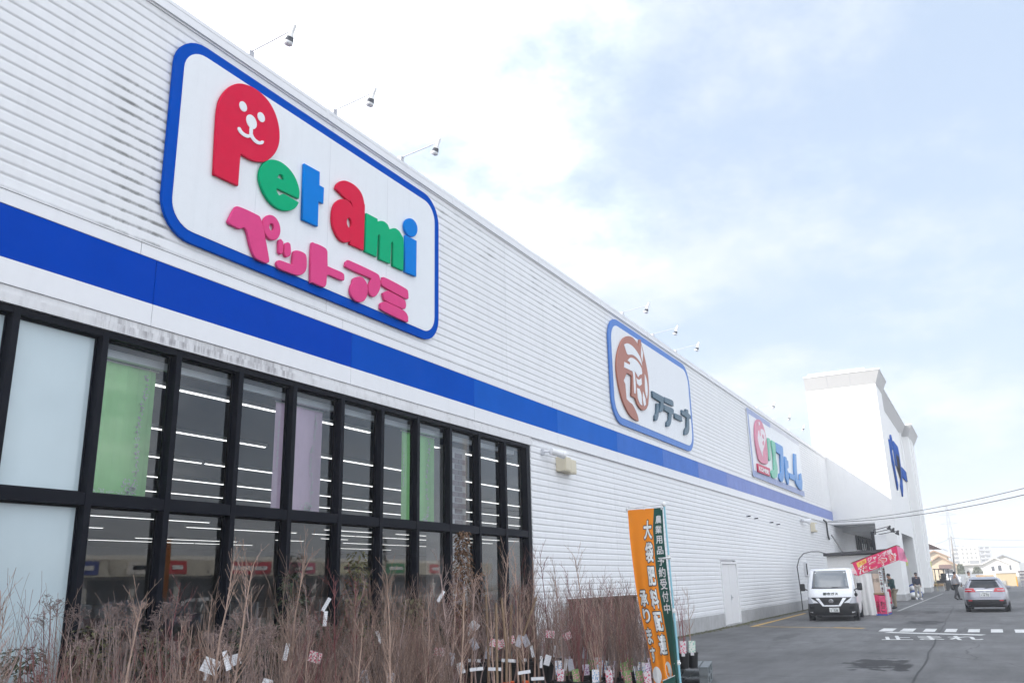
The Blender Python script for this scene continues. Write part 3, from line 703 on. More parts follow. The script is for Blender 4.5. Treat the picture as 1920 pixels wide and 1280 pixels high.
traced(s1, 'letter_green', [[(770, 695), (780, 600), (765, 510), (730, 405), (680, 312), (600, 212), (500, 132), (410, 94), (330, 86), (260, 110), (195, 170), (157, 270), (150, 380), (175, 490), (225, 610), (300, 730), (390, 820), (480, 872), (570, 890), (650, 880), (710, 850), (750, 800), (766, 765), (562, 648), (520, 636), (492, 650), (470, 665), (440, 632), (416, 580), (415, 525)], [(428, 372), (445, 325), (470, 305), (508, 320), (535, 362), (541, 420), (482, 396)]], *B_, M_GREEN, YF, 0.05, 0.008, 28)
traced(s1, 'letter_blue', [[(868, 150), (1105, 280), (1100, 492), (1172, 532), (1162, 775), (1086, 738), (1073, 1140), (838, 1030)]], *B_, M_BLUE, YF, 0.05, 0.008)
C_ = ((600, 320), 6.095)
traced(s1, 'letter_red', [[(186, 205), (200, 160), (240, 126), (290, 118), (350, 140), (410, 180), (460, 237), (490, 302), (506, 380), (512, 440), (497, 905), (348, 835), (362, 790), (330, 808), (290, 815), (240, 790), (195, 730), (162, 650), (147, 560), (152, 460), (172, 390), (210, 346), (260, 328), (315, 344), (350, 378), (378, 436), (372, 382), (350, 338), (318, 331)], ell(337, 595, 30, 64, -8)], *C_, M_RED, YF, 0.05, 0.008, 30)
traced(s1, 'letter_green', [[(538, 490), (657, 553), (660, 592), (690, 577), (735, 584), (775, 618), (800, 682), (825, 665), (865, 663), (905, 690), (940, 750), (955, 810), (952, 1138), (838, 1083), (843, 835), (832, 803), (815, 820), (803, 1057), (682, 1005), (690, 745), (678, 718), (663, 735), (648, 978), (520, 918)]], *C_, M_GREEN, YF, 0.05, 0.008, 30)
traced(s1, 'letter_blue', [[(985, 740), (1105, 805), (1100, 1205), (975, 1150)]], *C_, M_BLUE, YF, 0.05, 0.008)
traced(s1, 'letter_dot', [ell(1042, 650, 70, 104, -14)], *C_, M_BLUE, YF, 0.05, 0.008)
D_ = ((410, 370), 6.735)
traced(s1, 'letter_pink', [[(205, 150), (265, 124), (490, 226), (528, 265), (550, 330), (590, 520), (636, 780), (622, 815), (595, 822), (480, 765), (440, 700), (402, 580), (372, 450), (345, 388), (318, 372), (285, 388), (250, 384), (140, 328), (128, 298)]], *D_, M_PINK, YF, 0.05, 0.008, 40)
traced(s1, 'letter_pink', [ell(674, 380, 100, 156, -14, 24), ell(672, 376, 34, 52, -10)], *D_, M_PINK, YF, 0.05, 0.008)
traced(s1, 'letter_pink', [[(790, 532), (815, 562), (810, 690), (786, 712), (766, 690), (770, 558)]], *D_, M_PINK, YF, 0.05, 0.008, 60)
traced(s1, 'letter_pink', [[(880, 572), (905, 600), (911, 700), (893, 738), (862, 748), (840, 715), (842, 622), (858, 582)]], *D_, M_PINK, YF, 0.05, 0.008, 60)
traced(s1, 'letter_pink', [[(755, 808), (790, 802), (940, 858), (955, 700), (1000, 676), (1080, 706), (1108, 752), (1110, 880), (1080, 948), (1020, 976), (960, 968), (785, 902), (748, 868), (742, 832)]], *D_, M_PINK, YF, 0.05, 0.008, 50)
E_ = ((560, 440), 7.1125)
traced(s1, 'letter_pink', [[(222, 120), (350, 177), (383, 225), (386, 400), (402, 428), (580, 507), (608, 547), (608, 580), (585, 604), (410, 532), (376, 547), (368, 650), (350, 684), (322, 688), (190, 630), (168, 590), (182, 152)]], *E_, M_PINK, YF, 0.05, 0.008, 50)
traced(s1, 'letter_pink', [[(665, 352), (702, 357), (1030, 512), (1080, 567), (1092, 640), (1080, 730), (1040, 800), (1000, 823), (960, 800), (936, 750), (942, 680), (965, 620), (975, 590), (950, 570), (662, 440), (634, 402), (642, 364)]], *E_, M_PINK, YF, 0.05, 0.008, 50)
traced(s1, 'letter_pink', [[(840, 565), (880, 600), (910, 652), (919, 712), (914, 800), (880, 868), (830, 892), (772, 880), (717, 822), (697, 752), (706, 692), (727, 642), (740, 592), (785, 567)]], *E_, M_PINK, YF, 0.05, 0.008, 50)
traced(s1, 'letter_pink', [[(1160, 577), (1425, 718), (1460, 770), (1464, 820), (1432, 847), (1147, 690), (1113, 640), (1127, 592)]], *E_, M_PINK, YF, 0.05, 0.008, 55)
traced(s1, 'letter_pink', [[(1180, 757), (1220, 762), (1400, 862), (1432, 920), (1429, 960), (1392, 981), (1182, 885), (1143, 840), (1133, 782)]], *E_, M_PINK, YF, 0.05, 0.008, 55)
traced(s1, 'letter_pink', [[(1150, 897), (1190, 907), (1400, 1012), (1455, 1082), (1459, 1130), (1430, 1153), (1132, 1010), (1097, 960), (1103, 917)]], *E_, M_PINK, YF, 0.05, 0.008, 55)
# board seams
for xx in (8.47, 10.08, 11.69):
    MB().box(xx - 0.002, xx + 0.002, WY - 0.0705, WY - 0.0688, 6.39, 9.0).build('board_seam', M_GREYMETAL, s1)

# --- second sign: helmeted head emblem
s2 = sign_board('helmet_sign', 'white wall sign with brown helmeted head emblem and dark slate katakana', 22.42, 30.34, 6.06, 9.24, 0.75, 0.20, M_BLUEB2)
YF = WY - 0.125
F_ = ((1140, 610), 5.818)
traced(s2, 'emblem', [[(336, 1040), (290, 1022), (250, 985), (212, 925), (165, 820), (127, 680), (103, 540), (96, 420), (108, 300), (142, 190), (180, 135), (225, 118), (272, 135), (312, 182), (334, 228), (346, 156), (359, 158), (362, 190), (378, 250), (398, 335), (418, 430), (437, 540), (446, 650), (447, 760), (440, 860), (418, 908), (383, 922), (350, 898), (325, 858), (300, 790), (258, 765), (262, 560), (250, 540), (206, 514), (188, 560), (172, 600), (190, 640), (196, 720), (203, 800), (238, 838), (268, 862), (302, 925), (325, 985)]], *F_, M_BROWN, YF, 0.05, 0.008, 30)
YI = YF - 0.008
for lp in ([(176, 206), (215, 195), (268, 226), (320, 290), (360, 370), (374, 440), (345, 390), (303, 342), (262, 318), (222, 318), (206, 300), (190, 250)],
           [(215, 380), (250, 350), (300, 373), (340, 418), (366, 466), (374, 520), (366, 535), (350, 536), (330, 564), (308, 522), (291, 495), (297, 560), (303, 660), (301, 742), (288, 738), (278, 560), (269, 500), (230, 480), (176, 455), (181, 396), (240, 430), (243, 404)],
           [(311, 570), (338, 592), (365, 572), (370, 640), (345, 658), (318, 632)],
           [(318, 680), (345, 690), (366, 760), (374, 872), (350, 850), (326, 790)],
           [(384, 720), (410, 800), (414, 862), (396, 880), (381, 800)],
           [(402, 530), (424, 600), (434, 720), (425, 800), (406, 700)],
           [(364, 215), (382, 300), (377, 400), (361, 330)]):
    traced(s2, 'emblem_inlay', [lp], *F_, M_BOARD, YI, 0.008, 0.0, 40)
for lp in ([(488, 716), (600, 776), (607, 800), (607, 900), (590, 938), (562, 945), (575, 882), (575, 832), (492, 780)],
           [(535, 850), (555, 856), (555, 960), (540, 1025), (514, 1038), (514, 985), (530, 950)],
           [(618, 782), (700, 816), (715, 845), (715, 880), (618, 832)],
           [(615, 867), (705, 906), (720, 930), (718, 965), (697, 960), (690, 1050), (670, 1095), (643, 1100), (643, 1055), (666, 1030), (670, 952), (617, 922)],
           [(732, 957), (805, 991), (812, 1045), (732, 1007)],
           [(808, 922), (850, 942), (850, 912), (875, 922), (878, 957), (905, 987), (905, 1015), (885, 1010), (888, 1130), (870, 1183), (838, 1190), (841, 1140), (860, 1110), (862, 1002), (808, 967)]):
    traced(s2, 'letter_slate', [lp], *F_, M_SLATE, YF - 0.01, 0.06, 0.008, 40)

# --- third sign
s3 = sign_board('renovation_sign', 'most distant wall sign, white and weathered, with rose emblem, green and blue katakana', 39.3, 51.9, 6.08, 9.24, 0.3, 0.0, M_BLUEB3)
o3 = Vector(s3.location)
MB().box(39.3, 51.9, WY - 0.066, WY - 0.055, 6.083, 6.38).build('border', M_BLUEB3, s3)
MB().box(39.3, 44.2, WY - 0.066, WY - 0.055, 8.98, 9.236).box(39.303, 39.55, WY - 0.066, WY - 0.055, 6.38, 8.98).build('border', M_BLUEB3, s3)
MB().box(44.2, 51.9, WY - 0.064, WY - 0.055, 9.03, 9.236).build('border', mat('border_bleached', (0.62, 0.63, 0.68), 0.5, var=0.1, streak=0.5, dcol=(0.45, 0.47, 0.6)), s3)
G_ = ((1400, 770), 8.0); YF = WY - 0.135
traced(s3, 'emblem', [[(177, 130), (215, 152), (250, 222), (280, 332), (300, 450), (314, 600), (320, 720), (306, 796), (202, 755), (168, 650), (138, 470), (128, 320), (132, 210), (150, 148)]], *G_, M_ROSE, YF, 0.06, 0.008, 45)
YI = YF - 0.008
for lp in ([(178, 300), (188, 292), (200, 368), (216, 380), (207, 310), (215, 272), (248, 282), (274, 330), (288, 430), (270, 500), (256, 560), (241, 620), (246, 690), (226, 640), (186, 520), (167, 400)],
           [(180, 162), (196, 170), (199, 212), (186, 220)]):
    traced(s3, 'emblem_inlay', [lp], *G_, mat('inlay_pale', (0.76, 0.70, 0.74), 0.5), YI, 0.008, 0.0, 45)
for lp in ([(232, 350), (252, 360), (262, 420), (240, 400)], [(238, 470), (258, 440), (262, 500), (246, 520)]):
    traced(s3, 'emblem_mark', [lp], *G_, M_ROSE, YI - 0.008, 0.008, 0.0, 45)
traced(s3, 'name_plate', [[(166, 786), (350, 862), (350, 980), (176, 914)]], *G_, M_CRIM, YF, 0.06, 0.0)
pa, pb = on_y(1400 + 166 / 8, 770 + 786 / 8, YF), on_y(1400 + 350 / 8, 770 + 980 / 8, YF)
tx = fit_text(text_mesh('lettering', 'KOMERI', 1, M_WHITE, offset=0.03, depth=0.006, native=True), (pb.x - pa.x) * 0.86, abs(pa.z - pb.z) * 0.55, (pa.x + pb.x) / 2, (pa.z + pb.z) / 2 - 0.02)
link_mesh('lettering', tx, s3, Vector((0, YF - 0.006, 0)) - o3)
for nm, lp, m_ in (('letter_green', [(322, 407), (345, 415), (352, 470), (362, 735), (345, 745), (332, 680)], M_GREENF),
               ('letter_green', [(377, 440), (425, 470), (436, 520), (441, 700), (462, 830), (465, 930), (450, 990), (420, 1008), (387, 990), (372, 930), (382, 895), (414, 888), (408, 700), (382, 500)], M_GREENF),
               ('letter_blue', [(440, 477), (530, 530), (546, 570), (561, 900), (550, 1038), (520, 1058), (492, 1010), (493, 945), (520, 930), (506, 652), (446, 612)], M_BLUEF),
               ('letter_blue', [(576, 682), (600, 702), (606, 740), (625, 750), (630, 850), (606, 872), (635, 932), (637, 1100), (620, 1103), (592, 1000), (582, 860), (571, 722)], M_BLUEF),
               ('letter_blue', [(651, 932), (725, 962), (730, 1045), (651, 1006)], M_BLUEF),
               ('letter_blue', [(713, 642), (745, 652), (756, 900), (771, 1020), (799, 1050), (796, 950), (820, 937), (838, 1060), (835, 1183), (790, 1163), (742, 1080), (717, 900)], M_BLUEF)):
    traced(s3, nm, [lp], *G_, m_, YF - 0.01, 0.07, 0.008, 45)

# ------------------------------------------------------------------ sign floodlights on the parapet
M_LAMPG = mat('lamp_glass_rim', (0.74, 0.75, 0.77), 0.2, var=0.05); M_LAMPD = mat('lamp_reflector_dark', (0.05, 0.055, 0.07), 0.25, var=0.1)
M_LAMPW = mat('lamp_white', (0.84, 0.84, 0.84), 0.4, var=0.03)
def flood(x, label):
    t = thing('sign_floodlight', label, 'floodlight', (x, WY - 0.02, 9.56), group='floodlights along the parapet')
    MB().box(-0.05, 0.05, -0.04, 0.06, 0.0, 0.09).build('bracket', M_GREYMETAL, t, world=False, bevel=0.006)
    MB().tube([(0, 0, 0.075), (0, -0.4, 0.115), (0, -0.80, 0.16)], 0.011, 8).build('arm', M_GREYMETAL, t, world=False, smooth=40)
    d = Vector((0, 0.40, -0.92)).normalized()
    M_ = d.to_track_quat('Z', 'Y').to_matrix().to_4x4(); o = (0, -0.885, 0.235)
    MB().lathe([(0.028, 0), (0.031, 0.02), (0.031, 0.10), (0.036, 0.15), (0.056, 0.20)], o, n=14, M=M_).build('lamp_holder', M_LAMPW, t, world=False, smooth=40)
    MB().lathe([(0.050, 0.2002), (0.058, 0.225), (0.068, 0.265), (0.060, 0.268)], o, n=14, M=M_).build('reflector', M_LAMPD, t, world=False, smooth=40)
    MB().lathe([(0.066, 0.2685), (0.072, 0.285), (0.070, 0.315), (0.045, 0.335), (0.0, 0.342)], o, n=14, M=M_).build('lens', M_LAMPG, t, world=False, smooth=50)
    MB().tube([(0, -0.80, 0.16), (0, -0.86, 0.17)], 0.016, 8).build('knuckle', M_LAMPW, t, world=False)
    return t
f0 = flood(8.22, 'floodlight on white arm above the colourful letter sign, nearest of three to the camera')
def flood_at(x, label):
    c = copy_tree(f0); c.location = (x, WY - 0.02, 9.56); c['label'] = label
for x, l_ in ((10.18, 'floodlight on white arm above the colourful letter sign, middle of three'),
              (12.16, 'floodlight on white arm above the colourful letter sign, farthest of three'),
              (23.77, 'floodlight over the left end of the helmet emblem sign'),
              (26.60, 'floodlight over the middle of the helmet emblem sign'),
              (29.05, 'floodlight over the right end of the helmet emblem sign'),
              (41.7, 'floodlight over the rose emblem sign, left of three'),
              (45.5, 'floodlight over the rose emblem sign, middle of three'),
              (49.4, 'floodlight over the rose emblem sign, right of three near the tower')):
    flood_at(x, l_)

# ------------------------------------------------------------------ small wall fittings
M_CREAM = mat('cream_plastic', (0.66, 0.60, 0.46), 0.5, var=0.05, streak=0.2, dcol=(0.4, 0.34, 0.24))
cc = thing('security_camera', 'white cylindrical security camera on the wall left of the cream box', 'camera', (18.1, WY, 4.62))
MB().box(17.86, 17.96, WY - 0.05, WY, 4.58, 4.72).build('wall_bracket', M_GREYMETAL, cc, bevel=0.005)
MB().tube([(17.91, WY - 0.04, 4.65), (18.0, WY - 0.17, 4.65)], 0.02, 8).build('arm', M_GREYMETAL, cc)
D1 = Vector((0.80, -0.42, -0.16)).normalized(); MC = D1.to_track_quat('Z', 'Y').to_matrix().to_4x4()
MB().lathe([(0.06, 0), (0.085, 0.015), (0.088, 0.30), (0.098, 0.31), (0.098, 0.40)], (18.0, WY - 0.19, 4.67), n=18, M=MC).build('housing', M_WHITE, cc, smooth=40)
MB().lathe([(0.085, 0.3995), (0.085, 0.404), (0.0, 0.4045)], (18.0, WY - 0.19, 4.67), n=18, M=MC).build('lens', M_BLACK, cc)
jb = thing('junction_box', 'cream junction box with two lids under the fascia beside the window', 'electrical box', (19.1, WY, 4.4))
MB().box(18.66, 19.02, WY - 0.24, WY, 4.28, 4.62).build('box_body', M_CREAM, jb, bevel=0.012)
MB().box(19.05, 19.42, WY - 0.20, WY, 4.26, 4.60).build('box_body', M_CREAM, jb, bevel=0.012)
MB().box(18.69, 18.99, WY - 0.252, WY - 0.241, 4.31, 4.59).build('lid', M_CREAM, jb, bevel=0.004)
MB().box(19.08, 19.39, WY - 0.212, WY - 0.201, 4.29, 4.57).build('lid', M_CREAM, jb, bevel=0.004)
for i, (x, z_) in enumerate(((37.6, 4.22), (39.0, 4.2), (42.1, 4.17), (43.6, 4.15))):
    t = thing('wall_bracket', ('small metal bracket on the siding, first', 'small metal bracket on the siding, second', 'small metal bracket on the siding, third', 'small metal bracket on the siding, fourth')[i] + ' from the left below the faded blue stripe', 'bracket', (x, WY, z_), group='brackets below the blue stripe')
    MB().box(x - 0.10, x + 0.10, WY - 0.03, WY, z_ - 0.04, z_ + 0.04).build('plate', M_GREYMETAL, t)
    MB().box(x - 0.03, x + 0.03, WY - 0.16, WY - 0.03, z_ - 0.025, z_ + 0.025).build('stub', M_BLACK, t)
t = thing('wall_speaker', 'white wall speaker under the blue stripe near the tower', 'speaker', (50.4, WY, 4.6))
MB().box(49.9, 50.7, WY - 0.12, WY - 0.05, 4.6, 4.72).build('bracket', M_GREYMETAL, t)
MB().lathe([(0.06, 0), (0.08, 0.1), (0.20, 0.35)], (50.5, WY - 0.1, 4.66), n=14, M=Vector((0.3, -0.9, -0.2)).normalized().to_track_quat('Z', 'Y').to_matrix().to_4x4()).build('horn', M_WHITE, t, smooth=40)
t = thing('meter_box', 'cream meter box high on the siding near the tower corner', 'electrical box', (53.3, WY, 4.3))
MB().box(53.0, 53.8, WY - 0.25, WY, 4.15, 4.68).build('box_body', M_CREAM, t, bevel=0.02)
MB().box(53.1, 53.7, WY - 0.27, WY - 0.251, 4.25, 4.6).build('lid', M_TRIM, t)
t = thing('cable_conduit', 'black cable conduit dropping down the siding beside the tower', 'conduit', (58.6, WY, 4.5))
MB().tube([(57.7, WY - 0.06, 5.05), (58.7, WY - 0.06, 4.98), (58.75, WY - 0.06, 4.2), (59.1, WY - 0.06, 3.9)], 0.05, 8).build('pipe', M_BLACK, t, smooth=60)
MB().box(58.5, 59.0, WY - 0.09, WY, 4.93, 5.03).build('clamp', M_STEEL, t)
t = thing('ground_meter', 'cream utility meter cabinet on a post at the wall foot behind the van', 'utility box', (52.0, 8.5, 0))
MB().box(51.75, 52.35, 8.42, 8.66, 0.62, 1.18).build('cabinet', M_CREAM, t, bevel=0.02)
MB().box(51.95, 52.15, 8.5, 8.64, 0.0, 0.62).build('post', mat('olive_post', (0.33, 0.31, 0.20), 0.6, var=0.1), t)
MB().box(51.85, 52.25, 8.44, 8.66, 0.50, 0.615).build('meter', M_BLACK, t)
t = thing('hose_arch', 'thin black hose arching over the wall behind the white van', 'hose', (46.2, 8.5, 0))
hp = [(46.3, 8.5, 0.05), (46.2, 8.5, 1.2), (46.0, 8.5, 2.15), (46.5, 8.45, 2.55), (47.6, 8.4, 2.82), (49.4, 8.3, 2.95), (51.2, 8.2, 2.98), (53.0, 8.0, 2.86), (54.2, 7.9, 2.62), (55.0, 7.8, 2.2), (55.4, 7.8, 1.2)]
MB().tube(hp, 0.024, 8).build('hose', M_BLACK, t, smooth=60)
t = thing('wall_louvre', 'narrow white pipe cover with dark slot on the wall above the van', 'vent', (50.0, WY, 1.9))
MB().box(49.6, 50.6, WY - 0.12, WY, 1.7, 2.45).build('cover', M_TRIM, t); MB().box(49.55, 49.65, WY - 0.16, WY - 0.12, 1.75, 2.35).build('slot', M_BLACK, t)
t = thing('foam_box', 'white foam box on the ground beside the van front wheel', 'box', (44.3, 7.4, 0))
MB().box(43.9, 44.8, 6.95, 7.75, 0.0, 0.36).build('box_body', M_WHITE, t, bevel=0.03)
MB().box(43.88, 44.82, 6.93, 7.77, 0.365, 0.45).build('lid', M_WHITE, t, bevel=0.03)
# ------------------------------------------------------------------ entrance tower
M_STUCCO = mat('white_render', (0.82, 0.82, 0.815), 0.7, var=0.025, scale=2, streak=0.12, dcol=(0.45, 0.45, 0.44), bump=0.08, bscale=40)
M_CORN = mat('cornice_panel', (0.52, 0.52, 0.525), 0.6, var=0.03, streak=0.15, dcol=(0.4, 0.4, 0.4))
M_TBLUE = mat('tower_letter_blue', (0.004, 0.085, 0.40), 0.5, var=0.05, spec=0.0)
tw = thing('entrance_tower', 'tall white portal tower with flared cornice and blue katakana over the store entrance', 'tower', (64, 7, 0))
TX = 62.0
MB().box(TX, TX + 4, 4.98, 6.20, 0.42, 14.2).box(TX, TX + 4, 6.20, 9.55, 4.95, 14.2).build('near_pylon', M_STUCCO, tw)
MB().box(TX - 0.04, TX + 4.04, 4.94, 6.24, 0.0, 0.42).build('pylon_base', M_CONC, tw, bevel=0.02)
MB().box(TX + 4, 87.5, 5.42, 9.5, 4.62, 14.0).box(83, 87.5, 5.42, 6.4, 0.0, 4.62).build('lintel_wall', M_STUCCO, tw)
MB().box(87.5, 95.0, 4.88, 9.5, 0.42, 14.0).build('far_pylon', M_STUCCO, tw)
MB().box(87.44, 95.04, 4.84, 9.5, 0.0, 0.42).build('pylon_base', M_CONC, tw, bevel=0.02)
# pilaster ribs on the faces
MB().box(84.6, 85.4, 5.30, 5.42, 0.0, 14.0).box(89.6, 92.6, 4.80, 4.88, 0.42, 13.95).build('pilaster', M_STUCCO, tw)
def cornice(x0, x1, y0, y1, z0, z1, fl, sides='fl', name='cornice'):
    b = MB(); fx = fl if 'l' in sides else 0; rx = fl if 'r' in sides else 0
    lo = [(x0, y0), (x1, y0), (x1, y1), (x0, y1)]; hi = [(x0 - fx, y0 - fl), (x1 + rx, y0 - fl), (x1 + rx, y1), (x0 - fx, y1)]
    vs = [(p[0], p[1], z0) for p in lo] + [(p[0], p[1], z1) for p in hi]
    b.add(vs, [(3, 2, 1, 0), (0, 1, 5, 4), (1, 2, 6, 5), (2, 3, 7, 6), (3, 0, 4, 7)])
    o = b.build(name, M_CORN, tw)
    MB().box(hi[0][0] - 0.03, hi[1][0] + (0.03 if rx else 0), hi[0][1] - 0.03, y1, z1 + 0.002, z1 + 0.10).build('cornice_cap', M_TRIM, tw)
    return o
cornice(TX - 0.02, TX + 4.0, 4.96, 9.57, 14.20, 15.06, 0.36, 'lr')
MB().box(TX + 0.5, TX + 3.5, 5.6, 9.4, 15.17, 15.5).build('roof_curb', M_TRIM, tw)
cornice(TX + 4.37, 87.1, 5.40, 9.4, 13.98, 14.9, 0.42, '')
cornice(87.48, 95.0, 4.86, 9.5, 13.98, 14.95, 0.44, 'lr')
for y in (6.55, 8.05):
    p0 = Vector((TX - 0.026, y, 14.205)); p1 = Vector((TX - 0.386, y, 15.055))
    MB().tube([p0, p1], 0.012, 4).build('cornice_joint', M_GREYMETAL, tw)
for (z0, z1, xx) in ((4.95, 4.99, 0),):
    MB().box(TX - 0.01, TX + 0.02, 6.2, 9.5, z0 - 0.03, z1).build('soffit_edge', M_CORN, tw)
MB().box(TX + 4, 95, 9.5, 9.6, 0, 13.9).build('rear_wall', M_STUCCO, tw)
# entrance recess: doors, signs
MB().box(66.0, 83.0, 8.70, 8.78, 0.0, 3.2).build('entrance_glass', M_CARGLASS, tw)
for x in (66.5, 69.5, 72.5, 75.5, 78.5, 81.5):
    MB().box(x - 0.05, x + 0.05, 8.62, 8.70, 0.0, 3.2).build('door_mullion', M_FRAME, tw)
# barred opening seen behind the pillar
bw_ = part('barred_window', store, (78 - 20, 0, 0)); reg(bw_, store)
MB().box(72.5, 83.0, WY - 0.04, WY - 0.02, 3.55, 4.6).build('glass_pane', M_CARGLASS, bw_)
for i in range(9):
    x = 72.6 + i * 1.28
    MB().box(x - 0.14, x + 0.14, WY - 0.12, WY - 0.041, 3.5, 4.66).build('bar', M_FRAME, bw_)
MB().box(76.0, 78.6, WY - 0.06, WY - 0.041, 3.5, 4.1).build('pale_blind', M_WHITE, bw_)
MB().box(80.2, 82.6, WY - 0.06, WY - 0.041, 3.5, 3.95).build('pale_blind', M_WHITE, bw_)
t = thing('entrance_sign', 'small dark hanging sign inside the tower entrance', 'sign', (70, 6.6, 3.5))
MB().box(69.0, 69.08, 5.9, 7.0, 3.2, 3.75).build('plate', M_FRAME, t); MB().box(68.985, 68.998, 6.0, 6.9, 3.4, 3.6).build('print', M_WHITE, t)
MB().tube([(69.04, 6.1, 3.75), (69.04, 6.1, 4.62)], 0.02, 6).build('hanger', M_STEEL, t)
t = thing('poster_board', 'tall board of pale blue posters inside the tower entrance', 'poster', (66.5, 6.2, 0))
MB().box(66.3, 66.36, 5.6, 6.6, 0.5, 2.3).build('board', M_FRAME, t)
for i, c in enumerate(((0.45, 0.6, 0.7), (0.6, 0.62, 0.6), (0.35, 0.5, 0.62))):
    MB().box(66.285, 66.299, 5.65, 6.5, 0.6 + i * 0.56, 1.1 + i * 0.56).build('poster', mat('poster_%d' % i, c, 0.5, var=0.35, scale=6), t)
# letters on the lintel
tl = thing('tower_lettering', 'big deep blue raised katakana fixed to the tower front', 'sign', (77, 5.3, 8))
def ribbon(pts, wd):
    P = [Vector(p) for p in pts]; a_, b_ = [], []
    for i in range(len(P)):
        d = (P[min(i + 1, len(P) - 1)] - P[max(i - 1, 0)]).normalized(); n_ = Vector((-d.y, d.x)) * wd / 2
        a_.append(P[i] + n_); b_.append(P[i] - n_)
    return [(p.x, p.y) for p in a_ + b_[::-1]]
def circle(cx_, cz_, r_): return [(cx_ + r_ * math.cos(i * math.pi / 10), cz_ + r_ * math.sin(i * math.pi / 10)) for i in range(20)]
for loops in ([ribbon([(70.5, 11.6), (70.2, 10.0), (69.0, 8.1)], 0.95)], [ribbon([(71.9, 11.6), (72.5, 10.0), (73.5, 8.1)], 0.95)], [circle(73.8, 11.7, 0.62), circle(73.8, 11.7, 0.27)],
              [ribbon([(75.4, 10.0), (75.4, 11.5), (75.45, 11.55), (79.3, 11.55), (79.35, 11.5), (79.1, 10.0), (78.2, 8.8), (76.9, 8.1)], 0.95)], [ribbon([(80.5, 10.0), (85.2, 10.0)], 0.9)]):
    link_mesh('letter', shape_mesh('letter', loops, 0.10, M_TBLUE, 0.0), tl, Vector((0, 5.30, 0)) - Vector(tl.location))

# white sign with three black spotlights on the near pylon
t = thing('side_sign', 'blank white sign with dark frame fixed beside the near tower pylon', 'sign', (60.5, 6.0, 3.2))
MB().box(60.9, 60.98, 5.50, 6.22, 3.15, 4.15).build('panel', M_WHITE, t); MB().box(60.86, 61.2, 6.225, 6.42, 3.1, 4.35).build('post', M_FRAME, t)
MB().box(60.98, 62, 6.0, 6.1, 3.6, 3.7).build('bracket', M_STEEL, t)
def spot(y0, y1, z0, z1, lab):
    t = thing('black_spotlight', lab, 'spotlight', (61, y0, z0), group='black spotlights over the side sign')
    MB().tube([(61.0, y0, z0), (60.0, y1, z1)], 0.025, 6).build('arm', M_BLACK, t)
    MB().lathe([(0.05, 0), (0.06, 0.1), (0.15, 0.26), (0.13, 0.27)], (60.0, y1, z1 + 0.03), n=12, M=Vector((0.1, 0.35, -0.7)).normalized().to_track_quat('Z', 'Y').to_matrix().to_4x4()).build('head', M_BLACK, t, smooth=40)
spot(6.25, 5.12, 4.42, 4.60, 'black spotlight on thin arm by the tower pylon, top of three')
spot(6.10, 4.92, 4.30, 4.44, 'black spotlight on thin arm by the tower pylon, middle of three')
spot(5.95, 4.68, 4.16, 4.28, 'black spotlight on thin arm by the tower pylon, lowest of three')

# overhead service cable
for k, (p0, p1, sag) in enumerate((((58.4, 8.6, 5.0), (38, -5.2, 5.55), 1.5), ((58.4, 8.6, 4.95), (38, -5.4, 5.32), 1.75))):
    t = thing('overhead_cable', ('upper black service cable running from the store corner across the lane', 'lower black service cable sagging from the store corner across the lane')[k], 'cable', p0)
    pts = []
    for i in range(25):
        u = i / 24; pts.append(Vector(p0).lerp(Vector(p1), u) - Vector((0, 0, sag * 4 * u * (1 - u) * 0.28)))
    MB().tube(pts, 0.018 if k else 0.014, 6).build('cable', M_BLACK, t, smooth=60)
up = thing('cable_pole', 'grey concrete utility pole across the lane carrying the service cables', 'utility pole', (38, -5.3, 0))
MB().tube([(38, -5.3, 0), (38, -5.3, 9)], [0.17, 0.11], 12).build('pole', M_CONC, up, smooth=40)
MB().box(37.9, 38.1, -5.9, -4.7, 5.3, 5.6).build('cross_arm', M_STEEL, up)

# ------------------------------------------------------------------ distance
M_BEIGE = mat('beige_wall', (0.60, 0.50, 0.37), 0.8, var=0.05); M_OCHRE = mat('ochre_roof', (0.40, 0.26, 0.16), 0.7, var=0.15, scale=3)
M_PALEW = mat('pale_wall', (0.72, 0.71, 0.69), 0.8, var=0.04); M_GROOF = mat('grey_roof', (0.26, 0.27, 0.29), 0.7, var=0.1)
M_BROWNR = mat('brown_lattice', (0.17, 0.10, 0.09), 0.7, var=0.15)
M_WIN = mat('dark_window', (0.06, 0.07, 0.09), 0.15, var=0.2)
def gable(name, label, x, y0, y1, dz, eave, ridge, m, mr, depth=9, ov=0.6, wins=()):
    """house whose gable faces the car park (-x)"""
    t = thing(name, label, 'house', (x, (y0 + y1) / 2, dz))
    MB().box(x, x + depth, y0, y1, dz, eave).prism([(y0, eave), (y1, eave), ((y0 + y1) / 2, ridge)], 'x', x, x + depth).build('wall', m, t)
    ym = (y0 + y1) / 2; sl = (ridge - eave) / (ym - y0)
    for s in (-1, 1):
        ye = ym + s * ((ym - y0) + ov); ze = ridge - sl * ((ym - y0) + ov)
        MB().prism([(ym, ridge + 0.02), (ye, ze + 0.02), (ye, ze + 0.28), (ym, ridge + 0.32)] if s > 0 else [(ym, ridge + 0.02), (ym, ridge + 0.32), (ye, ze + 0.28), (ye, ze + 0.02)], 'x', x - 0.7, x + depth + 0.5).build('roof', mr, t)
    for (a, b, c, d) in wins:
        f = MB().box(x - 0.08, x - 0.01, a - 0.1, b + 0.1, c - 0.1, d + 0.1).build('window_frame', M_WHITE, t)
        MB().box(x - 0.10, x - 0.081, a, b, c, d).build('window', M_WIN, t)
    return t
HS = 1.75
gable('beige_house', 'beige two-storey house with ochre gable roof behind the wheel loader', 232, 8.4, 13.6, 0, 5.1, 6.4, M_BEIGE, M_OCHRE, wins=((11.2, 13.0, 3.6, 4.5),))
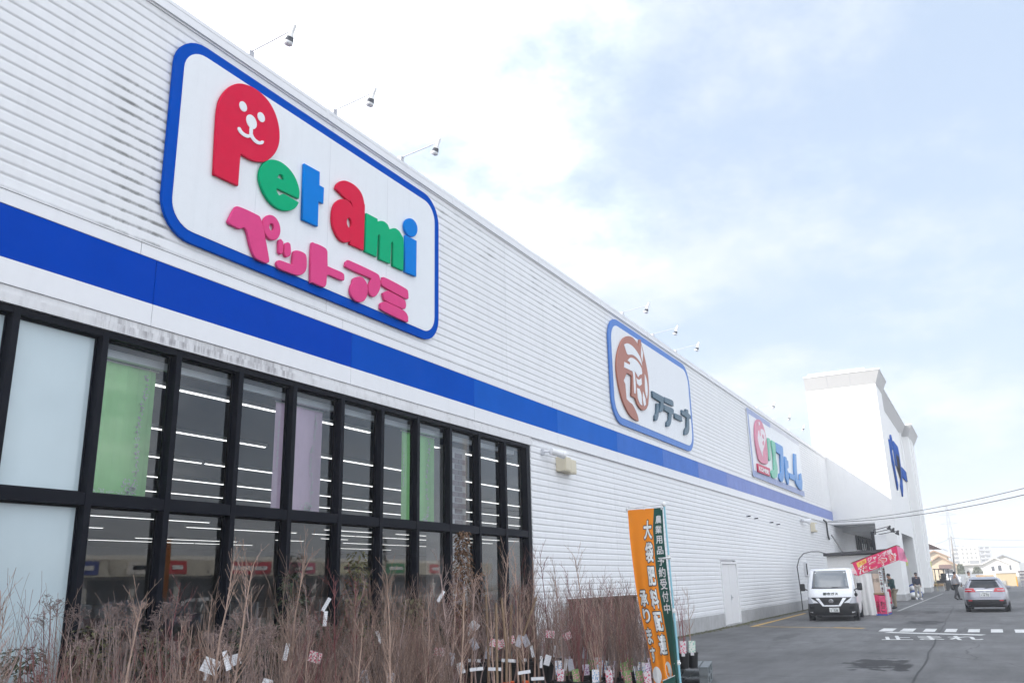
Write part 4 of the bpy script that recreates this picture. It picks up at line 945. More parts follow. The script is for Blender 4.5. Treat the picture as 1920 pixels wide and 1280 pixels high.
hb = gable('beige_house', 'lower beige house with ochre gable and brown lattice awning behind the wheel loader', 215, 6.2, 12.6, 0, 2.9, 4.9, M_BEIGE, M_OCHRE, wins=((7.0, 8.6, 1.0, 2.1),))
MB().box(214.0, 214.9, 7.2, 9.6, 2.3, 3.2).build('awning', M_BROWNR, hb)
t = thing('lean_to_roof', 'white sloping eave with brown soffit beyond the tower', 'roof', (140, 7.5, 5))
MB().prism([(9.5, 6.9), (5.15, 4.62), (5.15, 4.80), (9.5, 7.15)], 'x', 128, 150).build('roof', M_WHITE, t)
MB().prism([(9.5, 4.70), (9.5, 6.89), (5.25, 4.655), (5.25, 4.6)], 'x', 130, 131).build('soffit', M_BROWNR, t)
MB().box(131.1, 149, 8.6, 9.5, 0, 6.3).build('wall', M_PALEW, t)
# apartment block
ap = thing('apartment_block', 'distant pale six-storey apartment block with grey balconies on its right side', 'apartments', (660, 9, 0))
MB().box(650, 690, 4.5, 15.5, 0, 17.2).build('wall', mat('cream_render', (0.66, 0.62, 0.54), 0.8, var=0.05), ap)
MB().box(652, 690, -2.4, 4.4, 0, 16.6).build('stair_wing', M_PALEW, ap)
MB().box(655, 690, 15.6, 20.5, 0, 16.4).build('side_wing', M_PALEW, ap)
MB().box(649.5, 690.5, 4.2, 15.8, 17.2, 17.7).build('roof', M_PALEW, ap)
for f in range(6):
    for c_ in range(4):
        z_ = 1.6 + f * 2.65; y_ = 6.0 + c_ * 2.5
        MB().box(649.7, 649.95, y_, y_ + 0.9, z_, z_ + 1.2).build('window', M_WIN, ap)
    z_ = 1.0 + f * 2.65
    MB().box(650.4, 652, -2.6, 4.0, z_, z_ + 1.05).build('balcony', mat('balcony_grey', (0.33, 0.34, 0.40), 0.7, var=0.1), ap)
    MB().box(651.8, 651.95, -1.8, 0.6, z_ + 1.1, z_ + 2.3).build('window', M_WIN, ap)
    MB().box(651.8, 651.95, 1.4, 3.4, z_ + 1.1, z_ + 2.3).build('window', M_WIN, ap)
    MB().box(654.6, 654.9, 16.6, 19.4, z_ + 0.6, z_ + 2.0).build('window', M_WIN, ap)
gable('white_house', 'white house with broad low gable right of the apartment block', 262, -4.6, 1.6, 0, 3.2, 4.75, M_PALEW, M_PALEW, wins=((-2.8, -2.0, 1.6, 3.0), (-1.2, -0.5, 1.6, 2.8)))
gable('white_house', 'second white gabled house rising behind the broad low one', 285, -7.4, -0.2, 0, 3.9, 5.7, M_PALEW, M_GROOF, wins=((-5.5, -4.6, 1.8, 3.0),))
t = thing('flat_roof_house', 'white flat-roofed house with grey upper room below the apartment block', 'house', (240, 4, 0))
MB().box(240, 250, 1.6, 7.2, 0, 3.1).build('wall', M_WHITE, t); MB().box(239, 251, 1.3, 7.5, 3.1, 3.35).build('roof', M_PALEW, t)
MB().box(241, 248, 2.0, 3.9, 3.35, 4.2).build('upper_room', M_GROOF, t)
# lattice pylon
py = thing('lattice_pylon', 'faint steel lattice transmission tower above the distant roofs', 'pylon', (560, 17, 0))
b = MB(); zb = [0, 6, 12, 18, 24, 30, 35, 39]
def pw(z_): return 2.1 * (1 - z_ / 46)
def pc(i, z_): w_ = pw(z_); return (560 + (w_, w_, -w_, -w_)[i], 16.6 + (w_, -w_, -w_, w_)[i], z_)
for i in range(4): b.tube([pc(i, z_) for z_ in zb], 0.16, 4)
for a, c_ in zip(zb, zb[1:]):
    for i in range(4):
        b.tube([pc(i, a), pc((i + 1) % 4, c_)], 0.09, 4); b.tube([pc((i + 1) % 4, a), pc(i, c_)], 0.09, 4)
M_PYL = mat('pylon_steel', (0.22, 0.23, 0.26), 0.5, var=0.1)
b.build('lattice', M_PYL, py)
b = MB()
for z_ in (28, 33, 38): b.tube([(560, 12.2, z_), (560, 21.0, z_)], 0.14, 4); b.tube([(560, 12.2, z_), (560, 16.6, z_ + 1.4), (560, 21.0, z_)], 0.1, 4)
b.build('cross_arm', M_PYL, py)
# utility pole and its wire
pp = thing('utility_pole', 'thin leaning utility pole in front of the distant apartment block', 'utility pole', (150, 4.6, 0))
MB().tube([(150, 4.70, 0), (150, 4.45, 6.9)], [0.13, 0.09], 8).build('pole', mat('pole_brown', (0.34, 0.31, 0.29), 0.8), pp)
MB().box(149.9, 150.1, 3.9, 5.0, 6.55, 6.68).build('cross_arm', M_STEEL, pp)
for k, (a, b_) in enumerate((((150, 4.4, 6.65), (150, -14, 6.0)), ((150, 4.6, 6.65), (165, 9.5, 6.2)), ((150, 4.4, 5.5), (150, -14, 5.2)))):
    t = thing('far_wire', ('wire from the thin far pole towards the right', 'short wire from the thin far pole towards the store', 'lower wire from the thin far pole towards the right')[k], 'wire', a)
    pts = [Vector(a).lerp(Vector(b_), i / 12) - Vector((0, 0, 0.35 * 4 * (i / 12) * (1 - i / 12))) for i in range(13)]
    MB().tube(pts, 0.014, 4).build('wire', M_BLACK, t)
# edge of the car park: walls, planks, timber
t = thing('boundary_wall', 'low white block wall at the far end of the lane', 'wall', (138, 2.4, 0))
for i in range(9): MB().box(138, 138.25, 0.42 + i * 0.5, 0.415 + i * 0.5 + 0.49, 0.0, 1.35).build('block_panel', M_WHITE, t)
M_TIMB = mat('stacked_timber', (0.50, 0.33, 0.17), 0.8, var=0.3, scale=2)
t = thing('timber_stack', 'tan stack of cut timber behind the silver car', 'timber', (112, 0.5, 0))
rs = random.Random(4); log = MB().lathe([(0.0, -0.6), (0.085, -0.6), (0.09, 0.6), (0.0, 0.6)], ax='x', n=8).mesh('log', M_TIMB)
for r_ in range(8):
    for c_ in range(10):
        link_mesh('log', log, t, (rs.uniform(-0.15, 0.15), -0.82 + c_ * 0.178 + (0.09 if r_ % 2 else 0), 0.1 + r_ * 0.158))
t = thing('retaining_wall', 'sandy concrete wall behind the right of the silver car', 'wall', (116, -1.5, 0))
MB().box(116, 116.4, -2.62, -0.55, 0.0, 1.42).build('wall', mat('sandy_concrete', (0.58, 0.47, 0.31), 0.85, var=0.12), t)
MB().box(115.9, 116.5, -2.66, -0.52, 1.42, 1.48).build('coping', M_PALEW, t)
MB().box(115.9, 115.99, -1.45, -0.62, 0.1, 0.62).build('grating', M_CONC, t)
t = thing('crate_rack', 'grey rack of slatted crates at the far right edge of the car park', 'rack', (108, -3.6, 0))
for z_ in (0.1, 0.45, 0.8, 1.15): MB().box(107.5, 109, -4.6, -2.72, z_, z_ + 0.22).build('crate', mat('crate_grey', (0.35, 0.33, 0.35), 0.6, var=0.2), t)
for y_ in (-4.58, -3.6, -2.74): MB().box(107.45, 107.55, y_, y_ + 0.06, 0, 1.5).build('post', M_STEEL, t)
MB().box(107.3, 109.2, -4.7, -2.6, 1.5, 1.62).build('lid', mat('maroon_lid', (0.10, 0.04, 0.06), 0.6), t)
t = thing('marker_post', 'short orange marker post at the end of the sandy wall', 'post', (114, -2.5, 0))
MB().tube([(114, -2.5, 0), (114, -2.5, 1.0)], 0.07, 8).build('post', mat('orange_post', (0.75, 0.35, 0.03), 0.5), t)
def gtree(name, label, x, y, h, wd, seed, m):
    r = random.Random(seed); t = thing(name, label, 'tree', (x, y, 0), group=None)
    b = MB(); b.tube([(x, y, 0), (x + 0.1, y, h * 0.5)], [0.16, 0.08], 6); b.build('trunk', M_BROWNR, t)
    l_ = MB()
    for i in range(700):
        a, u = r.uniform(0, 6.28), r.random() ** 0.5; zz_ = r.uniform(0.25, 1.0)
        rr = wd * u * (1 - (zz_ - 0.5) ** 2 * 2.2) ; p = Vector((x + rr * math.cos(a), y + rr * math.sin(a), h * zz_)); s = r.uniform(0.08, 0.2)
        d1 = Vector((r.gauss(0, 1), r.gauss(0, 1), r.gauss(0, 1))).normalized() * s; d2 = Vector((r.gauss(0, 1), r.gauss(0, 1), r.gauss(0, 1))).normalized() * s
        l_.quad(p - d1, p - d2, p + d1, p + d2)
    l_.build('crown', m, t)
M_LEAFD = mat('dark_foliage', (0.10, 0.12, 0.07), 0.8, var=0.4, scale=1.5)
gtree('garden_tree', 'dark bushy garden tree in front of the white flat-roofed house', 205, 2.2, 2.5, 1.0, 1, M_LEAFD)
gtree('garden_tree', 'small dark garden tree right of the lattice awning house', 200, 5.1, 3.1, 0.8, 2, M_LEAFD)
hills = MB(); rs = random.Random(9); pts = [(-400 + i * 40, 12 + 6 * math.sin(i * 0.7) + rs.uniform(-4, 4)) for i in range(24)]
hb_ = MB().prism([(-400, -1)] + [(p[0], max(4, p[1] * 0.55)) for p in pts] + [(520, -1)], 'x', 800, 930).build('hills', mat('far_hill', (0.10, 0.13, 0.14), 0.95, var=0.2, scale=0.01)); structure(hb_)
# shops on the other side of the car park: what the window glass mirrors
M_SHOPC = mat('shop_cream', (0.62, 0.58, 0.49), 0.7, var=0.04)
shp = thing('shop_row', 'long low cream shop row with colourful fascia signs across the car park', 'shops', (60, -52, 0))
MB().box(20, 120, -62, -52, 0, 5.0).build('wall', M_PALEW, shp)
MB().box(19.5, 120.5, -52.0, -50.8, 3.0, 4.6).build('fascia', M_SHOPC, shp)
for i in range(20): MB().box(21 + i * 5, 25.2 + i * 5, -51.98, -51.9, 0.3, 2.7).build('window', M_WIN, shp)
for i, (a, b_, c) in enumerate(((34, 37, (0.5, 0.03, 0.04)), (42, 46, (0.75, 0.75, 0.72)), (48, 51, (0.03, 0.06, 0.3)), (54, 58, (0.78, 0.75, 0.7)), (58.3, 60.5, (0.6, 0.02, 0.03)), (66, 72, (0.6, 0.03, 0.06)), (73, 79, (0.6, 0.1, 0.2)), (84, 90, (0.75, 0.72, 0.5)), (93, 97, (0.05, 0.3, 0.12)), (103, 108, (0.6, 0.04, 0.04)))):
    MB().box(a, b_, -50.79, -50.7, 3.2, 4.4).build('sign_panel', mat('far_sign_%d' % i, c, 0.6, var=0.1), shp)
    MB().box(a + 0.5, b_ - 0.5, -50.69, -50.66, 3.6, 4.0).build('sign_print', M_WHITE if c[0] < 0.7 else M_FRAME, shp)
lot2 = structure(MB().quad((-40, -140, -0.012), (150, -140, -0.012), (150, -49.9, -0.012), (-40, -49.9, -0.012)).build('far_pavement', M_CONC))
# ------------------------------------------------------------------ vehicles
def superp(a, w, n, t):
    c, s = math.cos(t), math.sin(t)
    return (a * (1 if c >= 0 else -1) * abs(c) ** (2 / n), w * (1 if s >= 0 else -1) * abs(s) ** (2 / n))
def interp(tab, z):
    if z <= tab[0][0]: return tab[0][1:]
    for p, q in zip(tab, tab[1:]):
        if z <= q[0]:
            t = (z - p[0]) / (q[0] - p[0]); return tuple(a + (b - a) * t for a, b in zip(p[1:], q[1:]))
    return tab[-1][1:]
class Shell:
    """car shell as stacked rounded slices: table rows (z, x_front, x_rear, half width); front points to -x"""
    def __init__(s, tab, n=7.0, seg=56): s.tab = tab; s.n = n; s.seg = seg
    def at(s, z):
        f, r, w_ = interp(s.tab, z); return (f + r) / 2, (r - f) / 2, w_
    def body(s, zs):
        b = MB(); ring = []
        for z in zs:
            c, a, w_ = s.at(z)
            ring.append([(c + superp(a, w_, s.n, 2 * math.pi * j / s.seg)[0], superp(a, w_, s.n, 2 * math.pi * j / s.seg)[1], z) for j in range(s.seg)])
        vs = [p for r_ in ring for p in r_]; S = s.seg
        fs = [(i * S + j, i * S + (j + 1) % S, (i + 1) * S + (j + 1) % S, (i + 1) * S + j) for i in range(len(zs) - 1) for j in range(S)]
        fs += [tuple(range(S))[::-1], tuple(range((len(zs) - 1) * S, len(zs) * S))]
        return b.add(vs, fs)
    def end_x(s, y, z, front=True):
        c, a, w_ = s.at(z); q = max(0.0, 1 - min(1, abs(y / w_)) ** s.n) ** (1 / s.n)
        return c - a * q if front else c + a * q
    def side_y(s, x, z):
        c, a, w_ = s.at(z); q = max(0.0, 1 - min(1, abs((x - c) / a)) ** s.n) ** (1 / s.n); return w_ * q
    def end_patch(s, yl, yr, z0, z1, front=True, off=0.006, ny=10, nz=6):
        """yl(t), yr(t): y limits as functions of t = 0..1 from z0 to z1"""
        b = MB(); sg = -1 if front else 1; P = []
        for i in range(nz + 1):
            t = i / nz; z = z0 + (z1 - z0) * t
            for j in range(ny + 1):
                y = yl(t) + (yr(t) - yl(t)) * j / ny
                P.append((s.end_x(y, z, front) + sg * off, y, z))
        n1 = ny + 1
        fs = [(i * n1 + j, i * n1 + j + 1, (i + 1) * n1 + j + 1, (i + 1) * n1 + j) for i in range(nz) for j in range(ny)]
        return b.add(P, fs)
    def side_patch(s, sg, xl, xr, z0, z1, off=0.006, nx=8, nz=5):
        b = MB(); P = []
        for i in range(nz + 1):
            t = i / nz; z = z0 + (z1 - z0) * t
            for j in range(nx + 1):
                x = xl(t) + (xr(t) - xl(t)) * j / nx
                P.append((x, sg * (s.side_y(x, z) + off), z))
        n1 = nx + 1
        return b.add(P, [(i * n1 + j, i * n1 + j + 1, (i + 1) * n1 + j + 1, (i + 1) * n1 + j) for i in range(nz) for j in range(nx)])
M_TINT = mat('tinted_rear_glass', (0.012, 0.014, 0.018), 0.04, var=0.02, spec=0.6)
M_TYRE = mat('tyre_rubber', (0.012, 0.012, 0.013), 0.85, var=0.2); M_RIM = mat('wheel_rim', (0.40, 0.41, 0.43), 0.35, metal=0.7)
M_LENS = mat('clear_lamp', (0.46, 0.48, 0.52), 0.08, var=0.2, scale=14, spec=0.8); M_CHROME = mat('chrome', (0.60, 0.61, 0.63), 0.15, metal=0.9)
M_TAILR = mat('red_lamp', (0.50, 0.010, 0.025), 0.12, var=0.1, spec=0.8); M_PLATE = mat('number_plate', (0.72, 0.73, 0.72), 0.5, var=0.02)
M_INK = mat('dark_ink', (0.01, 0.03, 0.02), 0.6)
def wheels(t, xs, yw, r, wd):
    for x in xs:
        for s in (-1, 1):
            y = s * yw
            wh = part('wheel', t, (x, y, r)); reg(wh, t)
            MB().lathe([(r * 0.62, -wd / 2), (r * 0.93, -wd / 2), (r, -wd / 2 + 0.03), (r, wd / 2 - 0.03), (r * 0.93, wd / 2), (r * 0.62, wd / 2)], ax='y', n=22).build('tyre', M_TYRE, wh, world=False, smooth=40)
            MB().lathe([(0.05, -wd / 2 + 0.03), (r * 0.60, -wd / 2 + 0.02), (r * 0.64, -wd / 2 - 0.002), (r * 0.64, wd / 2 + 0.002), (r * 0.60, wd / 2 - 0.02), (0.05, wd / 2 - 0.03)], ax='y', n=22).build('rim', M_RIM, wh, world=False, smooth=40)
            MB().lathe([(r * 1.13, s * 0.0), (r * 1.13, s * 0.012)], (x, s * (yw + wd / 2 - 0.022), r), ax='y', n=24).build('wheel_arch', M_BLACK, t, world=False)
def plate(t, x, y, z, front, txt, wdt=0.33, h=0.165):
    s = -1 if front else 1
    p = MB().box(x - 0.006, x + 0.006, y - wdt / 2, y + wdt / 2, z, z + h).build('number_plate', M_PLATE, t, world=False, bevel=0.004)
    for (tx_, zz_, hh, ww) in ((txt[0], z + h * 0.80, h * 0.24, wdt * 0.45), (txt[1], z + h * 0.38, h * 0.52, wdt * 0.72)):
        me = fit_text(text_mesh('plate_text', tx_, 1, M_INK, depth=0.002), ww, hh)
        for v in me.vertices: v.co = (x + s * 0.0085 + v.co.y * 0.1, (y - v.co.x) if front else (y + v.co.x), v.co.z + zz_)
        link_mesh('plate_text', me, p)
# ---- white van
M_VANW = mat('van_white', (0.82, 0.83, 0.85), 0.25, var=0.01, coat=0.5)
van = thing('white_van', 'white delivery van with black bumper parked nose out beside the store wall', 'van', (36.45, 5.60, 0), R(4.0))
van.scale = (1, 1.09, 1.0)
VS = Shell([(0.20, 0.10, 4.60, 0.80), (0.34, 0.02, 4.68, 0.842), (0.55, 0.0, 4.69, 0.85), (0.80, 0.02, 4.69, 0.85), (1.00, 0.07, 4.69, 0.85), (1.15, 0.17, 4.69, 0.845), (1.28, 0.30, 4.685, 0.835), (1.55, 0.55, 4.67, 0.812), (1.80, 0.80, 4.64, 0.785), (1.90, 0.93, 4.62, 0.762), (1.96, 1.12, 4.56, 0.70), (1.985, 1.4, 4.4, 0.56)], 8.0, 72)
zs_ = [0.20, 0.27, 0.34, 0.45, 0.55, 0.68, 0.80, 0.90, 1.0, 1.08, 1.15, 1.22, 1.28, 1.4, 1.55, 1.68, 1.80, 1.86, 1.90, 1.935, 1.96, 1.985]
VS.body(zs_).build('body', M_VANW, van, world=False, smooth=50)
K = lambda v: (lambda t: v)
LN = lambda a, b: (lambda t: a + (b - a) * t)
VS.end_patch(LN(-0.785, -0.685), LN(0.785, 0.685), 1.25, 1.895, True, 0.006).build('windscreen', M_CARGLASS, van, world=False, smooth=60)
VS.end_patch(LN(-0.80, -0.775), LN(0.80, 0.775), 1.215, 1.245, True, 0.009, nz=1).build('cowl', M_BLACK, van, world=False)
VS.end_patch(LN(-0.78, -0.845), LN(0.78, 0.845), 0.205, 0.68, True, 0.012, ny=20).build('bumper', M_BLACK, van, world=False, smooth=50)
for s in (-1, 1):
    VS.side_patch(s, K(0.02), K(0.43), 0.205, 0.66, 0.010).build('bumper_corner', M_BLACK, van, world=False, smooth=50)
VS.end_patch(LN(-0.42, -0.70), LN(0.42, 0.70), 0.682, 0.89, True, 0.010, ny=16).build('grille', M_BLACK, van, world=False, smooth=50)
for s in (-1, 1):
    a, b = (LN(-0.30, -0.52), LN(-0.22, -0.40)) if s < 0 else (LN(0.22, 0.40), LN(0.30, 0.52))
    VS.end_patch(a, b, 0.56, 0.86, True, 0.026, ny=3).build('chrome_bar', M_CHROME, van, world=False)
    a, b = (LN(-0.83, -0.835), LN(-0.60, -0.72)) if s < 0 else (LN(0.60, 0.72), LN(0.838, 0.843))
    VS.end_patch(a, b, 0.66, 0.90, True, 0.018, ny=8).build('headlight', M_LENS, van, world=False, smooth=50)
    a, b = (K(-0.74), K(-0.58)) if s < 0 else (K(0.58), K(0.74))
    VS.end_patch(a, b, 0.46, 0.55, True, 0.018, ny=3).build('fog_lamp', M_TYRE, van, world=False)
    VS.side_patch(s, LN(0.75, 1.02), LN(1.70, 1.70), 1.22, 1.74).build('side_window', M_CARGLASS, van, world=False, smooth=60)
    VS.side_patch(s, K(1.80), K(3.15), 1.22, 1.74).build('side_window', M_CARGLASS, van, world=False, smooth=60)
    VS.side_patch(s, K(3.25), K(4.35), 1.22, 1.74).build('side_window', M_CARGLASS, van, world=False, smooth=60)
    VS.side_patch(s, K(1.745), K(1.755), 0.5, 1.20, 0.004).build('door_seam', M_BLACK, van, world=False)
    mr_ = part('mirror', van, (0.55, s * 0.98, 1.26)); reg(mr_, van)
    MB().box(-0.07, 0.07, -0.09, 0.09, -0.13, 0.15).build('mirror_head', M_BLACK, mr_, world=False, bevel=0.03)
    MB().tube([(0.02, -s * 0.05, -0.05), (0.05, -s * 0.17, -0.10)], 0.025, 6).build('mirror_arm', M_BLACK, mr_, world=False)
MB().tube([(0.38, -0.80, 1.16), (0.22, -0.84, 1.10), (0.20, -0.85, 1.02)], 0.018, 6).build('parking_mirror_arm', M_BLACK, van, world=False)
MB().ball((0.18, -0.85, 0.98), 0.05, 0.06, 0.075).build('parking_mirror', M_BLACK, van, world=False, smooth=180)
VS.end_patch(K(-0.23), K(0.23), 0.555, 0.60, True, 0.028, ny=6, nz=1).build('chrome_bar', M_CHROME, van, world=False)
MB().lathe([(0.070, 0), (0.078, -0.012), (0.062, -0.014), (0.058, -0.004)], (VS.end_x(0, 0.745) - 0.012, 0, 0.745), ax='x', n=20).build('badge_ring', M_CHROME, van, world=False, smooth=50)
MB().box(VS.end_x(0, 0.745) - 0.028, VS.end_x(0, 0.745) - 0.014, -0.085, 0.085, 0.728, 0.762).build('badge_bar', M_CHROME, van, world=False)
for i in range(3): VS.end_patch(K(-0.36), K(0.36), 0.69 + i * 0.055, 0.70 + i * 0.055, True, 0.014, ny=6, nz=1).build('grille_slat', M_TYRE, van, world=False)
plate(van, VS.end_x(0, 0.42) - 0.03, -0.08, 0.34, True, ('新潟 400', '1 58'))
me = fit_text(text_mesh('lettering', '都市ガス', 1, M_INK, offset=0.04, depth=0.004), 0.52, 0.105, 0, 0)
for v in me.vertices: v.co = (VS.end_x(0, 1.02 + v.co.z) - 0.008 + v.co.y * 0.2, -v.co.x, 1.02 + v.co.z)
link_mesh('lettering', me, van)
MB().tube([(VS.end_x(-0.1, 1.26) - 0.02, -0.05, 1.255), (VS.end_x(-.6, 1.30) - 0.02, -0.62, 1.275)], 0.012, 5).build('wiper', M_BLACK, van, world=False)
MB().tube([(VS.end_x(0.6, 1.26) - 0.02, 0.60, 1.255), (VS.end_x(0.1, 1.30) - 0.02, 0.04, 1.275)], 0.012, 5).build('wiper', M_BLACK, van, world=False)
wheels(van, (0.80, 3.55), 0.755, 0.33, 0.20)
# ---- hatchback (built nose to -x, turned round so that the tail faces the camera)
def hatchback(name, label, loc, rz, paint, group=None):
    c = thing(name, label, 'car', loc, rz, group)
    S = Shell([(0.20, 0.25, 4.25, 0.80), (0.30, 0.06, 4.42, 0.86), (0.45, 0.0, 4.46, 0.885), (0.62, 0.02, 4.44, 0.888), (0.80, 0.10, 4.40, 0.875), (0.92, 0.75, 4.37, 0.85), (0.98, 1.02, 4.34, 0.83), (1.15, 1.35, 4.20, 0.765), (1.30, 1.72, 4.04, 0.69), (1.38, 1.98, 3.93, 0.635), (1.44, 2.35, 3.72, 0.56), (1.475, 2.6, 3.5, 0.44)], 6.5, 64)
    S.body([0.20, 0.25, 0.30, 0.38, 0.45, 0.54, 0.62, 0.72, 0.80, 0.86, 0.92, 0.98, 1.06, 1.15, 1.23, 1.30, 1.34, 1.38, 1.415, 1.44, 1.46, 1.475]).build('body', paint, c, world=False, smooth=50)
    S.end_patch(LN(-0.75, -0.53), LN(0.75, 0.53), 1.03, 1.37, False, 0.006).build('rear_window', M_TINT, c, world=False, smooth=60)
    S.end_patch(LN(-0.70, -0.58), LN(0.70, 0.58), 0.99, 1.36, True, 0.006).build('windscreen', M_CARGLASS, c, world=False, smooth=60)
    S.end_patch(K(-0.62), K(0.62), 0.21, 0.50, False, 0.03, ny=14).build('lower_bumper', M_BLACK, c, world=False, smooth=50)
    S.end_patch(K(-0.84), K(0.84), 0.22, 0.53, False, 0.014, ny=24).build('bumper_insert', M_BLACK, c, world=False, smooth=50)
    S.end_patch(K(-0.32), K(0.32), 0.90, 0.935, False, 0.03, ny=8, nz=1).build('tail_trim', M_CHROME, c, world=False)
    S.end_patch(K(-0.60), K(0.60), 0.60, 0.61, False, 0.006, ny=10, nz=1).build('tailgate_seam', M_BLACK, c, world=False)
    S.end_patch(K(-0.56), K(0.56), 1.375, 1.40, False, 0.06, ny=8, nz=1).build('spoiler', paint, c, world=False)
    for s in (-1, 1):
        a, b = (LN(-0.845, -0.825), LN(-0.34, -0.42)) if s < 0 else (LN(0.34, 0.42), LN(0.86, 0.84))
        S.end_patch(a, b, 0.85, 1.01, False, 0.014, ny=8).build('tail_light', M_TAILR, c, world=False, smooth=50)
        a, b = (K(-0.76), K(-0.50)) if s < 0 else (K(0.50), K(0.76))
        S.end_patch(a, b, 0.915, 0.945, False, 0.020, ny=5, nz=1).build('tail_lens', M_LENS, c, world=False, smooth=50)
        a, b = (K(-0.68), K(-0.53)) if s < 0 else (K(0.53), K(0.68))
        S.end_patch(a, b, 0.47, 0.515, False, 0.036, ny=3, nz=1).build('reflector', M_TAILR, c, world=False)
        a, b = (LN(-0.84, -0.82), LN(-0.50, -0.55)) if s < 0 else (LN(0.50, 0.55), LN(0.84, 0.82))
        S.end_patch(a, b, 0.64, 0.78, True, 0.012, ny=8).build('headlight', M_LENS, c, world=False, smooth=50)
        S.side_patch(s, LN(1.25, 2.02), LN(2.65, 2.65), 0.97, 1.36).build('side_window', M_CARGLASS, c, world=False, smooth=60)
        S.side_patch(s, K(2.72), LN(3.75, 3.55), 0.97, 1.36).build('side_window', M_CARGLASS, c, world=False, smooth=60)
        MB().box(1.35, 1.47, s * 0.90 - 0.10, s * 0.90 + 0.10, 0.92, 1.06).build('mirror', paint, c, world=False, bevel=0.03)
    S.end_patch(K(-0.45), K(0.45), 0.45, 0.66, True, 0.01, ny=8).build('grille', M_BLACK, c, world=False)
    MB().ball((S.end_x(0, 0.85, False) + 0.02, 0, 0.845), 0.012, 0.06, 0.035).build('badge', M_CHROME, c, world=False, smooth=180)
    MB().tube([(S.end_x(0, 1.01, False) + 0.02, 0.02, 1.01), (S.end_x(0.45, 1.06, False) + 0.02, 0.48, 1.05)], 0.011, 5).build('wiper', M_BLACK, c, world=False)
    plate(c, S.end_x(0, 0.70, False) + 0.02, 0.0, 0.645, False, ('新潟 300', '・4 78'), 0.40, 0.19)
    wheels(c, (0.85, 3.50), 0.775, 0.315, 0.205)
    return c
M_SILVER = mat('silver_paint', (0.34, 0.34, 0.385), 0.28, metal=0.5, var=0.02, coat=0.6)
car = hatchback('silver_hatchback', 'silver hatchback on the lane seen from behind with red tail lights', (48.75, 0.22, 0), R(180) - R(1.5), M_SILVER)
for i, (x, c_, l_) in enumerate(((10.4, (0.75, 0.75, 0.76), 'white'), (13.3, (0.03, 0.03, 0.035), 'black'), (16.2, (0.32, 0.33, 0.35), 'grey'), (19.2, (0.02, 0.035, 0.12), 'navy'), (22.2, (0.70, 0.70, 0.72), 'pearl white'))):
    hatchback('parked_hatchback', l_ + ' hatchback parked across the lane facing the store window', (x, -2.9, 0), R(-90), mat('car_paint_%d' % i, c_, 0.25, var=0.02, coat=0.6), 'cars parked across the lane from the store')
t = hatchback('white_far_car', 'small white car parked by the wall at the far end of the lane', (128.5, 4.2, 0), R(8), mat('far_car_white', (0.78, 0.78, 0.82), 0.3, coat=0.5))
# ---- wheel loader by the tower
ld = thing('wheel_loader', 'dark compact wheel loader with open cab beyond the tower', 'loader', (95, 4.3, 0), R(-20))
M_LOAD = mat('loader_dark', (0.03, 0.03, 0.035), 0.5, var=0.2); M_BUCK = mat('loader_bucket', (0.28, 0.24, 0.20), 0.6, var=0.2)
MB().box(0.1, 1.7, -0.45, 0.45, 0.42, 0.95).build('chassis', M_LOAD, ld, world=False, bevel=0.05)
for (x, y) in ((-0.05, -0.42), (-0.05, 0.42), (0.95, -0.45), (0.95, 0.45)): MB().box(x - 0.03, x + 0.03, y - 0.03, y + 0.03, 0.9, 1.95).build('cab_post', M_LOAD, ld, world=False)
MB().box(-0.18, 1.1, -0.52, 0.52, 1.95, 2.03).build('cab_roof', M_LOAD, ld, world=False, bevel=0.02)
MB().box(0.35, 0.8, -0.25, 0.25, 0.95, 1.08).box(0.75, 0.85, -0.25, 0.25, 1.08, 1.6).build('seat', M_BLACK, ld, world=False, bevel=0.02)
MB().tube([(0.15, 0, 0.95), (0.05, 0, 1.35)], 0.025, 6).lathe([(0.16, 0), (0.18, 0.015), (0.16, 0.03)], (0.03, 0, 1.35), n=12).build('steering_wheel', M_BLACK, ld, world=False)
for s in (-1, 1): MB().prism([(0.35, 0.9), (-0.55, 0.35), (-0.55, 0.22), (0.35, 0.72)], 'y', s * 0.36 - 0.04, s * 0.36 + 0.04).build('lift_arm', M_BUCK, ld, world=False)
MB().prism([(-0.5, 0.1), (-1.15, 0.05), (-1.15, 0.12), (-0.62, 0.18), (-0.6, 0.55), (-0.85, 0.72), (-0.5, 0.72)], 'y', -0.62, 0.62).build('bucket', M_BUCK, ld, world=False)
for x in (0.05, 1.35):
    for s in (-1, 1):
        MB().lathe([(0.2, -0.12), (0.40, -0.12), (0.43, -0.06), (0.43, 0.06), (0.40, 0.12), (0.2, 0.12)], (x, s * 0.5, 0.43), ax='y', n=16).build('wheel', M_TYRE, ld, world=False, smooth=40)
t = thing('log_pile', 'low pile of tan planks lying in front of the wheel loader', 'planks', (93, 4.6, 0))
pl_ = MB().box(-0.9, 0.9, -0.14, 0.14, 0, 0.05).mesh('plank', M_TIMB)
for i in range(12): link_mesh('plank', pl_, t, (random.uniform(-.1, .1), -0.45 + (i % 3) * 0.31, 0.45 + (i // 3) * 0.055))
MB().box(-0.8, 0.8, -0.6, 0.5, 0.0, 0.44).build('skid', M_CONC, t, world=False)
